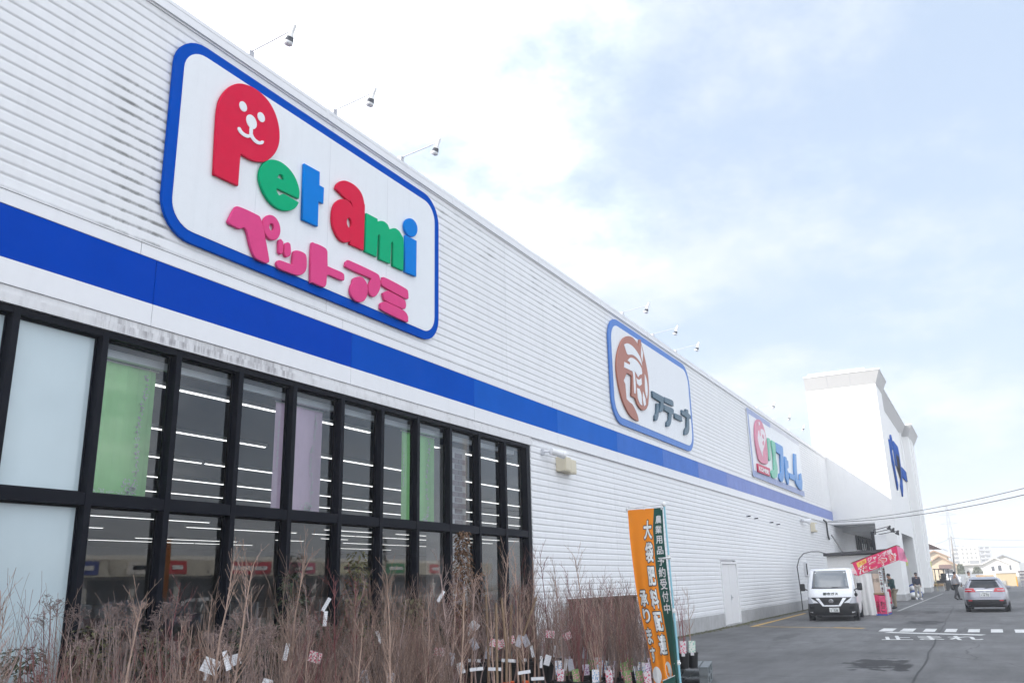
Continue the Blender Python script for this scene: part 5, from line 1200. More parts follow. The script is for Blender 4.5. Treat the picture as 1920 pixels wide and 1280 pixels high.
# ------------------------------------------------------------------ food stall beside the van
M_CLOTHW = mat('white_sheet_cloth', (0.78, 0.77, 0.75), 0.8, var=0.03, bump=0.2, bscale=6)
M_CRIMC = mat('crimson_cloth', (0.72, 0.02, 0.12), 0.7, var=0.06); M_PINKC = mat('pink_cloth', (0.80, 0.22, 0.38), 0.7, var=0.25, scale=6)
M_YELC = mat('yellow_print', (0.85, 0.62, 0.12), 0.7); M_REDP = mat('red_print', (0.72, 0.02, 0.02), 0.7); M_WHP = mat('white_print', (0.82, 0.80, 0.78), 0.7)
M_WOOD = mat('brown_wood', (0.28, 0.16, 0.08), 0.7, var=0.2, scale=4)
stall = thing('food_stall', 'takoyaki food stall with tilted crimson awning banner and white sheet sides', 'food stall', (42.5, 4.6, 0))
SX = 41.5
# awning: crimson board facing the camera, tilted upwards to the lane
ang = math.atan2(2.80 - 2.16, 5.39 - 3.58)
E1 = Vector((0, -math.cos(ang), math.sin(ang))); E2 = Vector((0, math.sin(ang) * 0.12, 1)).normalized()
A0 = Vector((SX, 5.12, 1.66)); AL = 1.84; AH = 0.60
def aw(u, v, d=0.0): return A0 + E1 * u + E2 * v + Vector((-d, 0, 0))
b = MB(); b.add([aw(0, 0), aw(AL, 0), aw(AL, AH), aw(-0.16, AH), aw(0, 0, -.03), aw(AL, 0, -.03), aw(AL, AH, -.03), aw(-0.16, AH, -.03)], [(0, 1, 2, 3), (7, 6, 5, 4), (0, 4, 5, 1), (1, 5, 6, 2), (2, 6, 7, 3), (3, 7, 4, 0)])
b.build('awning_banner', M_CRIMC, stall)
b = MB(); q = [aw(AL, 0), aw(AL, AH), aw(AL, AH) + Vector((1.6, -0.05, -0.04)), aw(AL, 0) + Vector((1.6, -0.28, -0.03))]
q = [aw(AL, 0.0), aw(AL + 0.02, AH), Vector((SX + 1.9, 3.30, 2.78)), Vector((SX + 1.9, 3.18, 2.20))]
b.quad(*q); b.quad(*[p + Vector((0, 0.02, 0)) for p in q]); b.build('awning_end', M_PINKC, stall)
b = MB(); r0 = [aw(-0.25, AH + 0.004), aw(AL, AH + 0.004)]
b.quad(r0[0], r0[1], r0[1] + Vector((2.0, 0, 0)), r0[0] + Vector((2.0, 0, 0))); b.quad(*[p + Vector((0, 0, 0.03)) for p in (r0[0], r0[1], r0[1] + Vector((2.0, 0, 0)), r0[0] + Vector((2.0, 0, 0)))])
b.build('awning_roof', mat('ochre_canvas', (0.50, 0.30, 0.10), 0.8, var=0.1), stall)
def aw_text(txt, u0, u1, v0, v1, m, off, d):
    me = fit_text(text_mesh('lettering', txt, 1, m, offset=off, depth=0.002), u1 - u0, v1 - v0, (u0 + u1) / 2, (v0 + v1) / 2)
    for v in me.vertices: v.co = aw(v.co.x, v.co.z, d - v.co.y * 0.3)
    link_mesh('lettering', me, stall, -Vector(stall.location))
aw_text('たこやき', 0.06, 1.78, 0.02, 0.37, M_WHP, 0.06, 0.006)
aw_text('たこやき', 0.12, 1.72, 0.05, 0.34, M_REDP, 0.018, 0.012)
aw_text('ジャンボ焼', 0.52, 1.62, 0.36, 0.57, M_WHP, 0.02, 0.006)
b = MB(); b.quad(aw(0.06, 0.32, .005), aw(0.46, 0.40, .005), aw(0.46, 0.57, .005), aw(0.02, 0.53, .005)); b.build('yellow_patch', M_YELC, stall)
aw_text('大阪', 0.10, 0.42, 0.40, 0.53, M_REDP, 0.01, 0.009)
me = fit_text(text_mesh('lettering', 'たこやき', 1, M_WHP, offset=0.03, depth=0.002), 1.2, 0.34)
for v in me.vertices: v.co = Vector((SX + 0.95 + v.co.x, 3.235 + 0.12 * (-v.co.z) * 0 - 0.02, 2.49 + v.co.z))
link_mesh('lettering', me, stall, -Vector(stall.location))
# cloth walls
b = MB(); n = 14; rows = []
for i in range(n + 1):
    y = 5.20 - (5.20 - 4.58) * i / n; rows.append([(SX + 0.02 * math.sin(i * 1.3) + 0.03 * math.sin(i * 0.5), y - 0.06 * (1 - z_ / 1.75), z_) for z_ in (0.01, 0.5, 1.0, 1.75)])
for r0, r1 in zip(rows, rows[1:]):
    for k in range(3): b.quad(r0[k], r1[k], r1[k + 1], r0[k + 1])
b.build('side_sheet', M_CLOTHW, stall, smooth=60)
MB().box(SX + 0.1, SX + 2.4, 5.18, 5.22, 0.0, 1.95).box(SX + 2.36, SX + 2.4, 4.45, 5.18, 0.0, 2.3).build('back_sheet', M_CLOTHW, stall)
for (x, y, h) in ((SX + 0.02, 5.2, 1.8), (SX + 0.02, 4.12, 2.3), (SX + 2.3, 4.42, 2.6), (SX + 2.3, 5.15, 2.0)): MB().tube([(x, y, 0), (x, y, h)], 0.022, 6).build('post', M_STEEL, stall)
MB().box(SX + 0.12, SX + 0.16, 4.22, 4.56, 0.92, 1.74).build('menu_panel', mat('menu_paper', (0.66, 0.52, 0.42), 0.8, var=0.08), stall)
me = fit_text(text_mesh('lettering', '六個', 1, M_INK, depth=0.002), 0.24, 0.16)
for v in me.vertices: v.co = (SX + 0.112, 4.44 - v.co.x, 1.46 + v.co.z)
link_mesh('lettering', me, stall, -Vector(stall.location))
MB().box(SX - 0.02, SX + 1.9, 4.16, 4.58, 0.86, 0.92).build('counter', M_WOOD, stall)
MB().box(SX + 0.0, SX + 1.9, 4.40, 4.57, 0.08, 0.85).build('counter_front', M_CRIMC, stall)
MB().box(SX - 0.03, SX + 1.9, 4.13, 4.395, 0.06, 0.82).build('counter_front', mat('rose_cloth', (0.70, 0.07, 0.18), 0.7, var=0.2, scale=9), stall)
for (txt, y, w_, m_) in (('元祖', 4.485, 0.13, M_YELC), ('たこ', 4.262, 0.2, M_WHP)):
    me = fit_text(text_mesh('lettering', txt[0] + '\n' + txt[1], 1, m_, offset=0.02, depth=0.002), w_, 0.44)
    for v in me.vertices: v.co = (SX - 0.035 if y < 4.4 else SX - 0.005, y - v.co.x, 0.36 + v.co.z)
    link_mesh('lettering', me, stall, -Vector(stall.location))
MB().box(SX - 0.02, SX + 1.9, 4.12, 4.58, 0.0, 0.055).build('blue_crate_base', mat('blue_crate', (0.03, 0.10, 0.45), 0.5), stall)
for k, (y0, y1, z0, z1) in enumerate(((4.14, 4.27, 0.95, 1.86), (4.10, 4.20, 1.30, 2.0))):
    MB().box(SX + 0.02 + k, SX + 0.035 + k, y0, y1, z0, z1).build('hanging_menu', M_WHP, stall)
    me = fit_text(text_mesh('lettering', ('た\nこ\nや\nき', '六\n百\n円')[k], 1, M_REDP, offset=0.035, depth=0.002), (y1 - y0) * 0.85, (z1 - z0) * 0.95)
    for v in me.vertices: v.co = (SX + 0.012 + k, (y0 + y1) / 2 - v.co.x, (z0 + z1) / 2 + v.co.z)
    link_mesh('lettering', me, stall, -Vector(stall.location))
MB().box(SX + 0.25, SX + 1.2, 4.07, 4.14, 0.12, 0.95).build('side_table', M_WHITE, stall)
t = thing('stall_flag', 'small red and white flag leaning at the stall counter beside the customer', 'flag', (43.5, 4.15, 0))
MB().tube([(43.5, 4.22, 0), (43.5, 4.16, 1.5)], 0.012, 6).build('pole', M_WHITE, t)
MB().box(43.5, 43.51, 4.07, 4.22, 0.42, 1.05).build('cloth', M_CRIMC, t)
MB().box(43.49, 43.498, 4.10, 4.19, 0.5, 0.7).build('print', M_WHP, t)
t = thing('white_shed', 'white box-like food hut with dark flat roof behind the van', 'hut', (45.5, 5.8, 0))
MB().box(45.0, 47.6, 4.62, 6.88, 0.0, 2.60).build('wall', M_CLOTHW, t)
b = MB(); b.add([(44.7, 6.98, 2.60), (44.7, 4.05, 2.70), (47.9, 4.05, 2.70), (47.9, 6.98, 2.60), (44.7, 6.98, 2.73), (44.7, 4.05, 2.84), (47.9, 4.05, 2.84), (47.9, 6.98, 2.73)], [(3, 2, 1, 0), (4, 5, 6, 7), (0, 1, 5, 4), (1, 2, 6, 5), (2, 3, 7, 6), (3, 0, 4, 7)])
b.build('roof', mat('dark_roof_edge', (0.05, 0.05, 0.055), 0.6), t)
MB().tube([(46.5, 6.3, 2.75), (60, 8.7, 4.2)], 0.04, 6).build('stay_wire', M_BLACK, t)

# ------------------------------------------------------------------ people
M_SKIN = mat('skin', (0.45, 0.26, 0.18), 0.6, var=0.05); M_HAIR = mat('black_hair', (0.012, 0.010, 0.010), 0.6)
def skin_mesh(name, verts, edges, radii, m, parent, sub=2, label=None):
    me = bpy.data.meshes.new(name); me.from_pydata([Vector(v) for v in verts], edges, []); me.materials.append(m)
    o = bpy.data.objects.new(name, me); COL.objects.link(o)
    md = o.modifiers.new('skin', 'SKIN'); md.use_smooth_shade = True
    for i, r_ in enumerate(radii):
        sv = me.skin_vertices[0].data[i]; sv.radius = r_ if isinstance(r_, tuple) else (r_, r_); sv.use_root = (i == 0)
    sd_ = o.modifiers.new('sub', 'SUBSURF'); sd_.levels = sub; sd_.render_levels = sub
    dg = bpy.context.evaluated_depsgraph_get()
    m2 = bpy.data.meshes.new_from_object(o.evaluated_get(dg)); bpy.data.objects.remove(o)
    m2.name = name
    for p in m2.polygons: p.use_smooth = True
    q = link_mesh(name, m2, parent)
    if label: q['label'] = label
    return q
def person(label, loc, rz, J, top, legs, shoes, hair=True, extra=None, topname='jacket', botname='trousers'):
    """J: joint positions in local coordinates (facing +x): pelvis chest neck head, and for s in L,R: sho elb wri hip kne ank toe"""
    t = thing('person', label, 'person', loc, rz)
    g = lambda k: Vector(J[k])
    names = ['pelvis', 'waist', 'chest', 'neck', 'head']; V = [g('pelvis'), g('pelvis').lerp(g('chest'), 0.45), g('chest'), g('neck'), g('head')]
    E_ = [(0, 1), (1, 2), (2, 3), (3, 4)]; Rr = [(0.15, 0.105), (0.13, 0.10), (0.16, 0.115), 0.055, 0.085]
    for s in 'LR':
        n0 = len(V); V += [g('sho' + s), g('elb' + s), g('wri' + s), g('wri' + s) + (g('wri' + s) - g('elb' + s)).normalized() * 0.09]
        E_ += [(2, n0), (n0, n0 + 1), (n0 + 1, n0 + 2), (n0 + 2, n0 + 3)]; Rr += [0.062, 0.043, 0.030, 0.036]
        n0 = len(V); V += [g('hip' + s), g('kne' + s), g('ank' + s), g('toe' + s)]
        E_ += [(0, n0), (n0, n0 + 1), (n0 + 1, n0 + 2), (n0 + 2, n0 + 3)]; Rr += [0.085, 0.058, 0.040, 0.038]
    skin_mesh('body', V, E_, Rr, M_SKIN, t)
    # head with a face
    h = g('head'); fx = Vector(J.get('face', (1, 0, 0))).normalized()
    b = MB(); b.ball((h.x, h.y, h.z + 0.02), 0.088, 0.078, 0.115, 14, 10)
    b.ball(h + fx * 0.088 + Vector((0, 0, 0.01)), 0.018, 0.016, 0.024, 6, 4)
    sd_ = Vector((-fx.y, fx.x, 0))
    for s in (-1, 1): b.ball(h + sd_ * s * 0.08 + Vector((0, 0, 0.01)), 0.016, 0.016, 0.03, 6, 4)
    b.build('head', M_SKIN, t, world=False, smooth=180)
    e = MB()
    for s in (-1, 1): e.ball(h + fx * 0.078 + sd_ * s * 0.032 + Vector((0, 0, 0.035)), 0.011, 0.011, 0.009, 6, 4)
    e.build('eyes', M_HAIR, t, world=False)
    e = MB().ball(h + fx * 0.076 + Vector((0, 0, -0.035)), 0.014, 0.022, 0.006, 6, 4); e.build('mouth', mat('lips', (0.3, 0.12, 0.10), 0.6), t, world=False)
    if hair:
        b = MB(); b.ball(h - fx * 0.014 + Vector((0, 0, 0.05)), 0.096, 0.088, 0.098, 14, 8); b.build('hair', M_HAIR, t, world=False, smooth=180)
    V = [g('pelvis') - (g('chest') - g('pelvis')) * 0.12, g('pelvis').lerp(g('chest'), 0.5), g('chest'), g('chest').lerp(g('neck'), 0.75)]
    E_ = [(0, 1), (1, 2), (2, 3)]; Rr = [(0.178, 0.135), (0.168, 0.13), (0.185, 0.14), 0.085]
    for s in 'LR':
        n0 = len(V); V += [g('sho' + s), g('elb' + s), g('wri' + s)]; E_ += [(2, n0), (n0, n0 + 1), (n0 + 1, n0 + 2)]; Rr += [0.082, 0.062, 0.048]
    skin_mesh(topname, V, E_, Rr, top, t)
    V = [g('pelvis') + Vector((0, 0, 0.03))]; E_ = []; Rr = [(0.165, 0.125)]
    for s in 'LR':
        n0 = len(V); V += [g('hip' + s), g('kne' + s), g('ank' + s) + Vector((0, 0, 0.02))]; E_ += [(0, n0), (n0, n0 + 1), (n0 + 1, n0 + 2)]; Rr += [0.108, 0.080, 0.066]
    skin_mesh(botname, V, E_, Rr, legs, t)
    for s in 'LR':
        a, z_ = g('ank' + s), g('toe' + s); d = (z_ - a); b = MB()
        b.tube([a - d * 0.35, a + d * 0.2, z_ + d * 0.1, z_ + d * 0.25], [0.042, 0.052, 0.048, 0.03], 10); b.build('shoe', shoes, t, world=False, smooth=60)
    return t
def stand(lean=0.0, face=(1, 0, 0), arms='down', stride=0.0, bow=0.0):
    J = dict(pelvis=(0, 0, 0.93), chest=(lean * 0.45, 0, 1.30), neck=(lean * 0.62, 0, 1.48), head=(lean * 0.72 + bow, 0, 1.60 - bow * 0.35), face=face)
    for s, y in (('L', 1), ('R', -1)):
        ph = stride * y
        J['hip' + s] = (0, y * 0.09, 0.88); J['kne' + s] = (ph * 0.5 + 0.02, y * 0.10, 0.48); J['ank' + s] = (ph, y * 0.10, 0.075 + (0.07 if ph < 0 else 0)); J['toe' + s] = (ph + 0.15, y * 0.115, 0.045 + (0.0 if ph >= 0 else 0.0))
        J['sho' + s] = (lean * 0.5, y * 0.19, 1.40)
        if arms == 'down': J['elb' + s] = (lean * 0.4 - 0.03 - ph * 0.3, y * 0.24, 1.12); J['wri' + s] = (lean * 0.4 + 0.06 - ph * 0.6, y * 0.24, 0.88)
        elif arms == 'front': J['elb' + s] = (lean * 0.5 + 0.03, y * 0.235, 1.12); J['wri' + s] = (lean * 0.5 + 0.28, y * 0.10, 1.14)
    return J
J = stand(0.16, (0.8, 0, -0.6), 'front', 0.06, 0.07)
person('person in dark green jacket and khaki trousers bowing over the food stall counter', (48.9, 4.44, 0), R(128), J, mat('green_jacket', (0.012, 0.060, 0.062), 0.8, var=0.1), mat('khaki_trousers', (0.30, 0.25, 0.18), 0.85), M_BLACK)
J = stand(0.03, (1, 0, -0.1), 'down', 0.13)
p2 = person('person in dark navy jacket, cap and mask standing beside white sacks by the tower', (64.2, 4.36, 0), R(205), J, mat('navy_jacket', (0.014, 0.018, 0.040), 0.8), mat('pale_grey_trousers', (0.40, 0.38, 0.35), 0.85), M_WHITE)
hd = Vector(J['head'])
MB().ball(hd + Vector((0, 0, 0.075)), 0.10, 0.095, 0.075, 14, 8).box(0.04, 0.2, -0.07, 0.07, hd.z + 0.06, hd.z + 0.075).build('cap', M_BLACK, p2, world=False, smooth=60)
MB().ball(hd + Vector((0.055, 0, -0.03)), 0.05, 0.068, 0.05, 10, 6).build('mask', M_BLACK, p2, world=False, smooth=180)
J = stand(0.06, (1, 0, 0), 'down', 0.22)
p3 = person('person in light grey shirt and black trousers striding past the silver car', (63.2, 2.05, 0), R(-52), J, mat('grey_shirt', (0.36, 0.35, 0.37), 0.85, var=0.05), mat('black_trousers', (0.016, 0.017, 0.022), 0.8), M_BLACK, topname='shirt')
t = thing('shoulder_bag', 'small black bag held at the hip of the striding person', 'bag', (63.35, 1.72, 0.80))
MB().box(-0.14, 0.14, -0.05, 0.05, 0, 0.2).build('bag_body', M_BLACK, t, world=False, bevel=0.02)
J = stand(0.03, (1, 0, 0), 'down', 0.15)
person('person in white shirt half hidden behind the silver car, dark hair', (63.6, 1.22, 0), R(200), J, mat('white_shirt', (0.72, 0.72, 0.70), 0.85), mat('dark_trousers', (0.03, 0.03, 0.04), 0.8), M_BLACK, topname='shirt')
# sacks and bars by the tower base
M_SACK = mat('white_sack', (0.72, 0.72, 0.72), 0.7, var=0.08, bump=0.3, bscale=12); M_SBLUE = mat('sack_blue', (0.03, 0.09, 0.35), 0.6)
k = 0
for (x, y, z_, l_) in ((66.5, 4.75, 0.0, 'white sack with blue band at the front of the pile by the tower'), (68.2, 4.78, 0.0, 'white sack with blue band in the middle of the pile by the tower'), (69.9, 4.8, 0.0, 'white sack with blue band at the back of the pile by the tower'), (67.3, 4.8, 0.42, 'white sack with blue band lying on top of the pile by the tower')):
    t = thing('sack', l_, 'sack', (x, y, z_), group='white sacks by the tower')
    MB().ball((0, 0, 0.23), 0.85, 0.33, 0.235, 14, 8).build('sack_body', M_SACK, t, world=False, smooth=180)
    MB().lathe([(0.345, -0.07), (0.35, 0.07)], (0, 0, 0.23), ax='x', n=16).build('band', M_SBLUE, t, world=False)
    k += 1
for i, (x, c_, l_) in enumerate(((66.2, (0.62, 0.62, 0.50), 'yellow tipped pale banner pole leaning in the tower entrance'), (91, (0.62, 0.50, 0.12), 'thin yellow pole leaning on the far tower pylon'))):
    t = thing('leaning_pole', l_, 'pole', (x, 4.6, 0))
    MB().tube([(x, 4.45, 0.05), (x + 0.4, 5.0 if i == 0 else 4.78, 2.7)], 0.014, 6).build('pole', mat('pole_tint_%d' % i, c_, 0.5), t)
    MB().box(x + 0.33, x + 0.42, 4.88 if i == 0 else 4.70, 5.0 if i == 0 else 4.78, 2.2, 2.7).build('tip', mat('pole_tip_%d' % i, (0.70, 0.72, 0.2), 0.5), t)

# ------------------------------------------------------------------ nobori flag
FX = 11.5
fl = thing('nobori_flag', 'tall orange and dark green vertical banner with white kanji on a pale blue pole', 'banner', (FX, 3.78, 0))
M_ORG = mat('orange_cloth', (0.90, 0.27, 0.01), 0.75, var=0.03); M_DGR = mat('dark_green_cloth', (0.012, 0.085, 0.068), 0.75, var=0.05)
M_PBL = mat('pale_blue_pole', (0.28, 0.56, 0.66), 0.35, var=0.03); M_CLIP = mat('white_clip', (0.80, 0.80, 0.80), 0.5)
pt = on_x(1245, 945, FX); pb = on_x(1276, 1285, FX)
dirp = (pt - pb).normalized(); foot = pb - dirp * (pb.z / dirp.z)
def pole(z_): return foot + dirp * (z_ / dirp.z)
MB().tube([foot + Vector((0, 0, 0.05)), pole(1.35)], 0.0165, 10).tube([pole(1.30), pt + dirp * 0.03], 0.013, 10).build('pole', M_PBL, fl, smooth=50)
MB().lathe([(0.0, 0.0), (0.21, 0.0), (0.21, 0.05), (0.05, 0.13), (0.025, 0.16)], (foot.x, foot.y, 0.0), n=20).build('weight_base', M_CONC, fl, smooth=40)
armL = on_x(1176, 957, FX)
MB().tube([pt, armL + Vector((0, 0, 0.03))], 0.008, 8).build('cross_arm', M_CLIP, fl)
MB().ball(pt, 0.03, 0.03, 0.035).build('end_cap', M_CLIP, fl, smooth=180)
MB().ball(armL + Vector((0, 0, 0.02)), 0.014, 0.02, 0.03).build('end_cap', M_CLIP, fl, smooth=180)
# cloth: left and right edges measured, hanging with folds that gather the lower left part
Lp = [(1177, 958), (1181, 1010), (1187, 1060), (1192, 1100), (1201, 1150), (1211, 1190), (1219, 1230), (1224, 1262), (1228, 1290), (1232, 1320)]
Mp = [(1226, 954), (1224, 990), (1227, 1030), (1230, 1070), (1236, 1110), (1243, 1150), (1250, 1190), (1256, 1230), (1261, 1262), (1264, 1290), (1267, 1320)]
Rp = [(1242, 952), (1245, 1010), (1250, 1060), (1256, 1110), (1262, 1160), (1267, 1210), (1271, 1262), (1274, 1290), (1276, 1320)]
def curve_at(Q, y):
    for a, b in zip(Q, Q[1:]):
        if y <= b[1]: t = (y - a[1]) / (b[1] - a[1]); return a[0] + (b[0] - a[0]) * t
    return Q[-1][0]
def cloth_pt(u, v, off=0.0):
    """u: 0 left edge .. 1 right edge, v: 0 top .. 1 bottom"""
    yy = 956 - 5 * u + v * 360
    xl, xm, xr = curve_at(Lp, max(yy, 958)), curve_at(Mp, max(yy, 954)), curve_at(Rp, max(yy, 952))
    px_ = xl + (xm - xl) * u / 0.72 if u < 0.72 else xm + (xr - xm) * (u - 0.72) / 0.28
    fold = 0.055 * v * math.sin(u * 9.5 + 1.2 * v) + 0.03 * v * math.sin(u * 17 + 3 * v) + 0.012 * math.sin(5 * v + 2 * u)
    p = on_x(px_, yy, FX + fold); p.x -= off; return p
def cloth_sheet(u0, u1, nu, nv):
    b = MB(); P = [[cloth_pt(u0 + (u1 - u0) * i / nu, j / nv) for i in range(nu + 1)] for j in range(nv + 1)]
    for j in range(nv):
        for i in range(nu): b.quad(P[j + 1][i], P[j + 1][i + 1], P[j][i + 1], P[j][i])
    return b
cloth_sheet(0, 0.72, 22, 44).build('orange_cloth', M_ORG, fl, smooth=180, weld=True)
cloth_sheet(0.72, 1.0, 8, 44).build('green_cloth', M_DGR, fl, smooth=180, weld=True)
M_DGREY = mat('letter_outline', (0.05, 0.06, 0.06), 0.7); M_LETW = mat('letter_white', (0.80, 0.80, 0.80), 0.7)
def cloth_text(ch, u0, u1, v0, v1, m, off, lift):
    me = text_mesh('lettering', ch, 1, m, offset=off, depth=0.0)
    bmx = bmesh.new(); bmx.from_mesh(me)
    bmesh.ops.triangulate(bmx, faces=bmx.faces)
    for _ in range(2):
        bmesh.ops.subdivide_edges(bmx, edges=[e for e in bmx.edges if e.calc_length() > 0.16], cuts=1); bmesh.ops.triangulate(bmx, faces=bmx.faces)
    bmx.to_mesh(me); bmx.free()
    xs = [v.co.x for v in me.vertices]; zs = [v.co.z for v in me.vertices]
    x0_, x1_, z0_, z1_ = min(xs), max(xs), min(zs), max(zs)
    for v in me.vertices:
        u = u0 + (u1 - u0) * (v.co.x - x0_) / (x1_ - x0_); q = v1 - (v1 - v0) * (v.co.z - z0_) / (z1_ - z0_)
        v.co = cloth_pt(u, q, lift - v.co.y)
    link_mesh('lettering', me, fl, -Vector(fl.location))
gv = [(966, 981), (985, 1000), (1004, 1019), (1024, 1039), (1045, 1060), (1063, 1082), (1084, 1105), (1108, 1128), (1131, 1150)]
for ch, (a, b_) in zip('農業用品予約受付中', gv):
    cloth_text(ch, 0.785, 0.955, (a - 952) / 360, (b_ - 952) / 360, M_LETW, 0.022, 0.004)
for ch, u0, u1, a, b_ in (('大', 0.44, 0.68, 977, 1012), ('袋', 0.44, 0.68, 1018, 1056), ('肥', 0.44, 0.68, 1063, 1099), ('料', 0.42, 0.67, 1106, 1142), ('配', 0.40, 0.67, 1148, 1184), ('達', 0.40, 0.67, 1190, 1228),
                          ('承', 0.08, 0.32, 1106, 1136), ('り', 0.08, 0.30, 1140, 1166), ('ま', 0.04, 0.22, 1176, 1206), ('す', 0.04, 0.22, 1212, 1240)):
    v0, v1 = (a - 955) / 360, (b_ - 955) / 360
    cloth_text(ch, u0 - 0.02, u1 + 0.02, v0 - 0.006, v1 + 0.006, M_DGREY, 0.075, 0.004)
    cloth_text(ch, u0, u1, v0, v1, M_LETW, 0.034, 0.008)
for (cu, cv, ru, rv) in ((0.16, 0.86, 0.16, 0.045), (0.60, 0.84, 0.11, 0.045)):
    c0 = MB(); P = [cloth_pt(cu, cv, 0.005)]
    for i in range(20): a = 6.2832 * i / 20; P.append(cloth_pt(cu + ru * math.cos(a), cv + rv * math.sin(a), 0.005))
    c0.add(P, [(0, 1 + i, 1 + (i + 1) % 20) for i in range(20)]); c0.build('round_print', M_LETW, fl)
for yy in (1046, 1146, 1243):
    xr = curve_at(Rp, yy); xp = 1245 + (yy - 945) * 31 / 340.0
    a = on_x(xr - 5, yy, FX - 0.012); b_ = on_x(xp + 4, yy - 1, FX - 0.012)
    MB().tube([a, b_], 0.014, 6).build('clip', M_CLIP, fl)
    c_ = on_x(xp, yy - 2, FX); MB().tube([c_ - dirp * 0.03, c_ + dirp * 0.03], 0.021, 8).build('clip', M_CLIP, fl)
for px_ in (1180, 1208, 1240): 
    c_ = on_x(px_, 955, FX - 0.005); MB().tube([c_, c_ + Vector((0, 0, 0.05))], 0.008, 6).build('loop', M_CLIP, fl)
p_ = on_x(1243, 1276, FX - 0.10); q_ = on_x(1266, 1266, FX - 0.10)
t = thing('price_card', 'dark green card with white edge at the foot of the orange banner', 'card', (FX - 0.1, (p_.y + q_.y) / 2, 0))
MB().prism([(q_.y, p_.z - 0.2), (p_.y, p_.z - 0.2), (p_.y, p_.z), (q_.y, q_.z)], 'x', FX - 0.11, FX - 0.105).build('card_face', M_DGR, t)
MB().prism([(q_.y, q_.z + 0.001), (p_.y, p_.z + 0.001), (p_.y, p_.z + 0.010), (q_.y, q_.z + 0.010)], 'x', FX - 0.113, FX - 0.103).build('card_edge', M_CLIP, t)
MB().tube([(FX - 0.09, (p_.y + q_.y) / 2, 0), (FX - 0.09, (p_.y + q_.y) / 2, p_.z - 0.1)], 0.006, 5).build('stake', M_STEEL, t)
# ------------------------------------------------------------------ nursery plants
M_BARK = [mat('bark_tan', (0.36, 0.25, 0.20), 0.85, var=0.3, scale=12, obj_var=0.45), mat('bark_grey', (0.32, 0.235, 0.215), 0.85, var=0.3, scale=12, obj_var=0.45),
          mat('bark_red', (0.24, 0.085, 0.085), 0.7, var=0.3, scale=10, obj_var=0.25), mat('bark_brown', (0.22, 0.14, 0.11), 0.85, var=0.3, scale=10, obj_var=0.25)]
M_POT = mat('black_pot', (0.013, 0.013, 0.014), 0.45, var=0.15); M_CARD = mat('white_card', (0.78, 0.78, 0.80), 0.6, var=0.06, scale=30)
M_PINKCARD = mat('pink_card', (0.78, 0.26, 0.30), 0.55, var=0.5, scale=38); M_GREYCARD = mat('grey_card', (0.60, 0.60, 0.66), 0.6, var=0.08)
M_ORPOT = mat('orange_tape', (0.62, 0.10, 0.02), 0.6, var=0.1); M_STAKE = mat('wood_stake', (0.27, 0.185, 0.12), 0.8, var=0.25, scale=8)
def printed(m):
    """small rows of print on a card"""
    nd = m.node_tree.nodes; lk = m.node_tree.links; b = nd['Principled BSDF']; src = b.inputs['Base Color'].links[0].from_socket
    t_ = nd.new('ShaderNodeTexCoord'); mp = nd.new('ShaderNodeMapping'); mp.inputs['Scale'].default_value = (70, 1, 0.001); lk.new(t_.outputs['Object'], mp.inputs['Vector'])
    ns = nd.new('ShaderNodeTexNoise'); ns.inputs['Scale'].default_value = 1.0; lk.new(mp.outputs[0], ns.inputs['Vector'])
    wv = nd.new('ShaderNodeTexWave'); wv.bands_direction = 'Z'; wv.inputs['Scale'].default_value = 14.0; lk.new(t_.outputs['Object'], wv.inputs['Vector'])
    r1 = nd.new('ShaderNodeMapRange'); r1.inputs['From Min'].default_value = 0.62; r1.inputs['From Max'].default_value = 0.72; lk.new(wv.outputs['Fac'], r1.inputs['Value'])
    r2 = nd.new('ShaderNodeMapRange'); r2.inputs['From Min'].default_value = 0.42; r2.inputs['From Max'].default_value = 0.48; r2.inputs['To Max'].default_value = 0.28; lk.new(ns.outputs['Fac'], r2.inputs['Value'])
    mu = nd.new('ShaderNodeMath'); mu.operation = 'MULTIPLY'; lk.new(r1.outputs[0], mu.inputs[0]); lk.new(r2.outputs[0], mu.inputs[1])
    mx = nd.new('ShaderNodeMixRGB'); lk.new(mu.outputs[0], mx.inputs[0]); lk.new(src, mx.inputs[1]); mx.inputs[2].default_value = (0.12, 0.13, 0.2, 1); lk.new(mx.outputs[0], b.inputs['Base Color'])
printed(M_CARD); printed(M_GREYCARD)
def photo_mat(i, c1, c2):
    n_ = 'flower_label_%d' % i
    if n_ in MATS: return MATS[n_]
    m = mat(n_, c1, 0.4, var=0.5, scale=26); nd = m.node_tree.nodes; lk = m.node_tree.links
    b = nd['Principled BSDF']; src = b.inputs['Base Color'].links[0].from_socket
    v = nd.new('ShaderNodeTexVoronoi'); v.inputs['Scale'].default_value = 42; t_ = nd.new('ShaderNodeTexCoord'); lk.new(t_.outputs['Object'], v.inputs['Vector'])
    r_ = nd.new('ShaderNodeMapRange'); r_.inputs['From Min'].default_value = 0.35; r_.inputs['From Max'].default_value = 0.45; lk.new(v.outputs['Distance'], r_.inputs['Value'])
    mx = nd.new('ShaderNodeMixRGB'); lk.new(r_.outputs[0], mx.inputs[0]); lk.new(src, mx.inputs[1]); mx.inputs[2].default_value = (*c2, 1); lk.new(mx.outputs[0], b.inputs['Base Color']); return m
M_FL = [photo_mat(0, (0.32, 0.08, 0.30), (0.72, 0.66, 0.75)), photo_mat(1, (0.70, 0.05, 0.15), (0.75, 0.72, 0.74)), photo_mat(2, (0.16, 0.36, 0.62), (0.80, 0.78, 0.80)), photo_mat(3, (0.66, 0.20, 0.34), (0.18, 0.30, 0.10))]

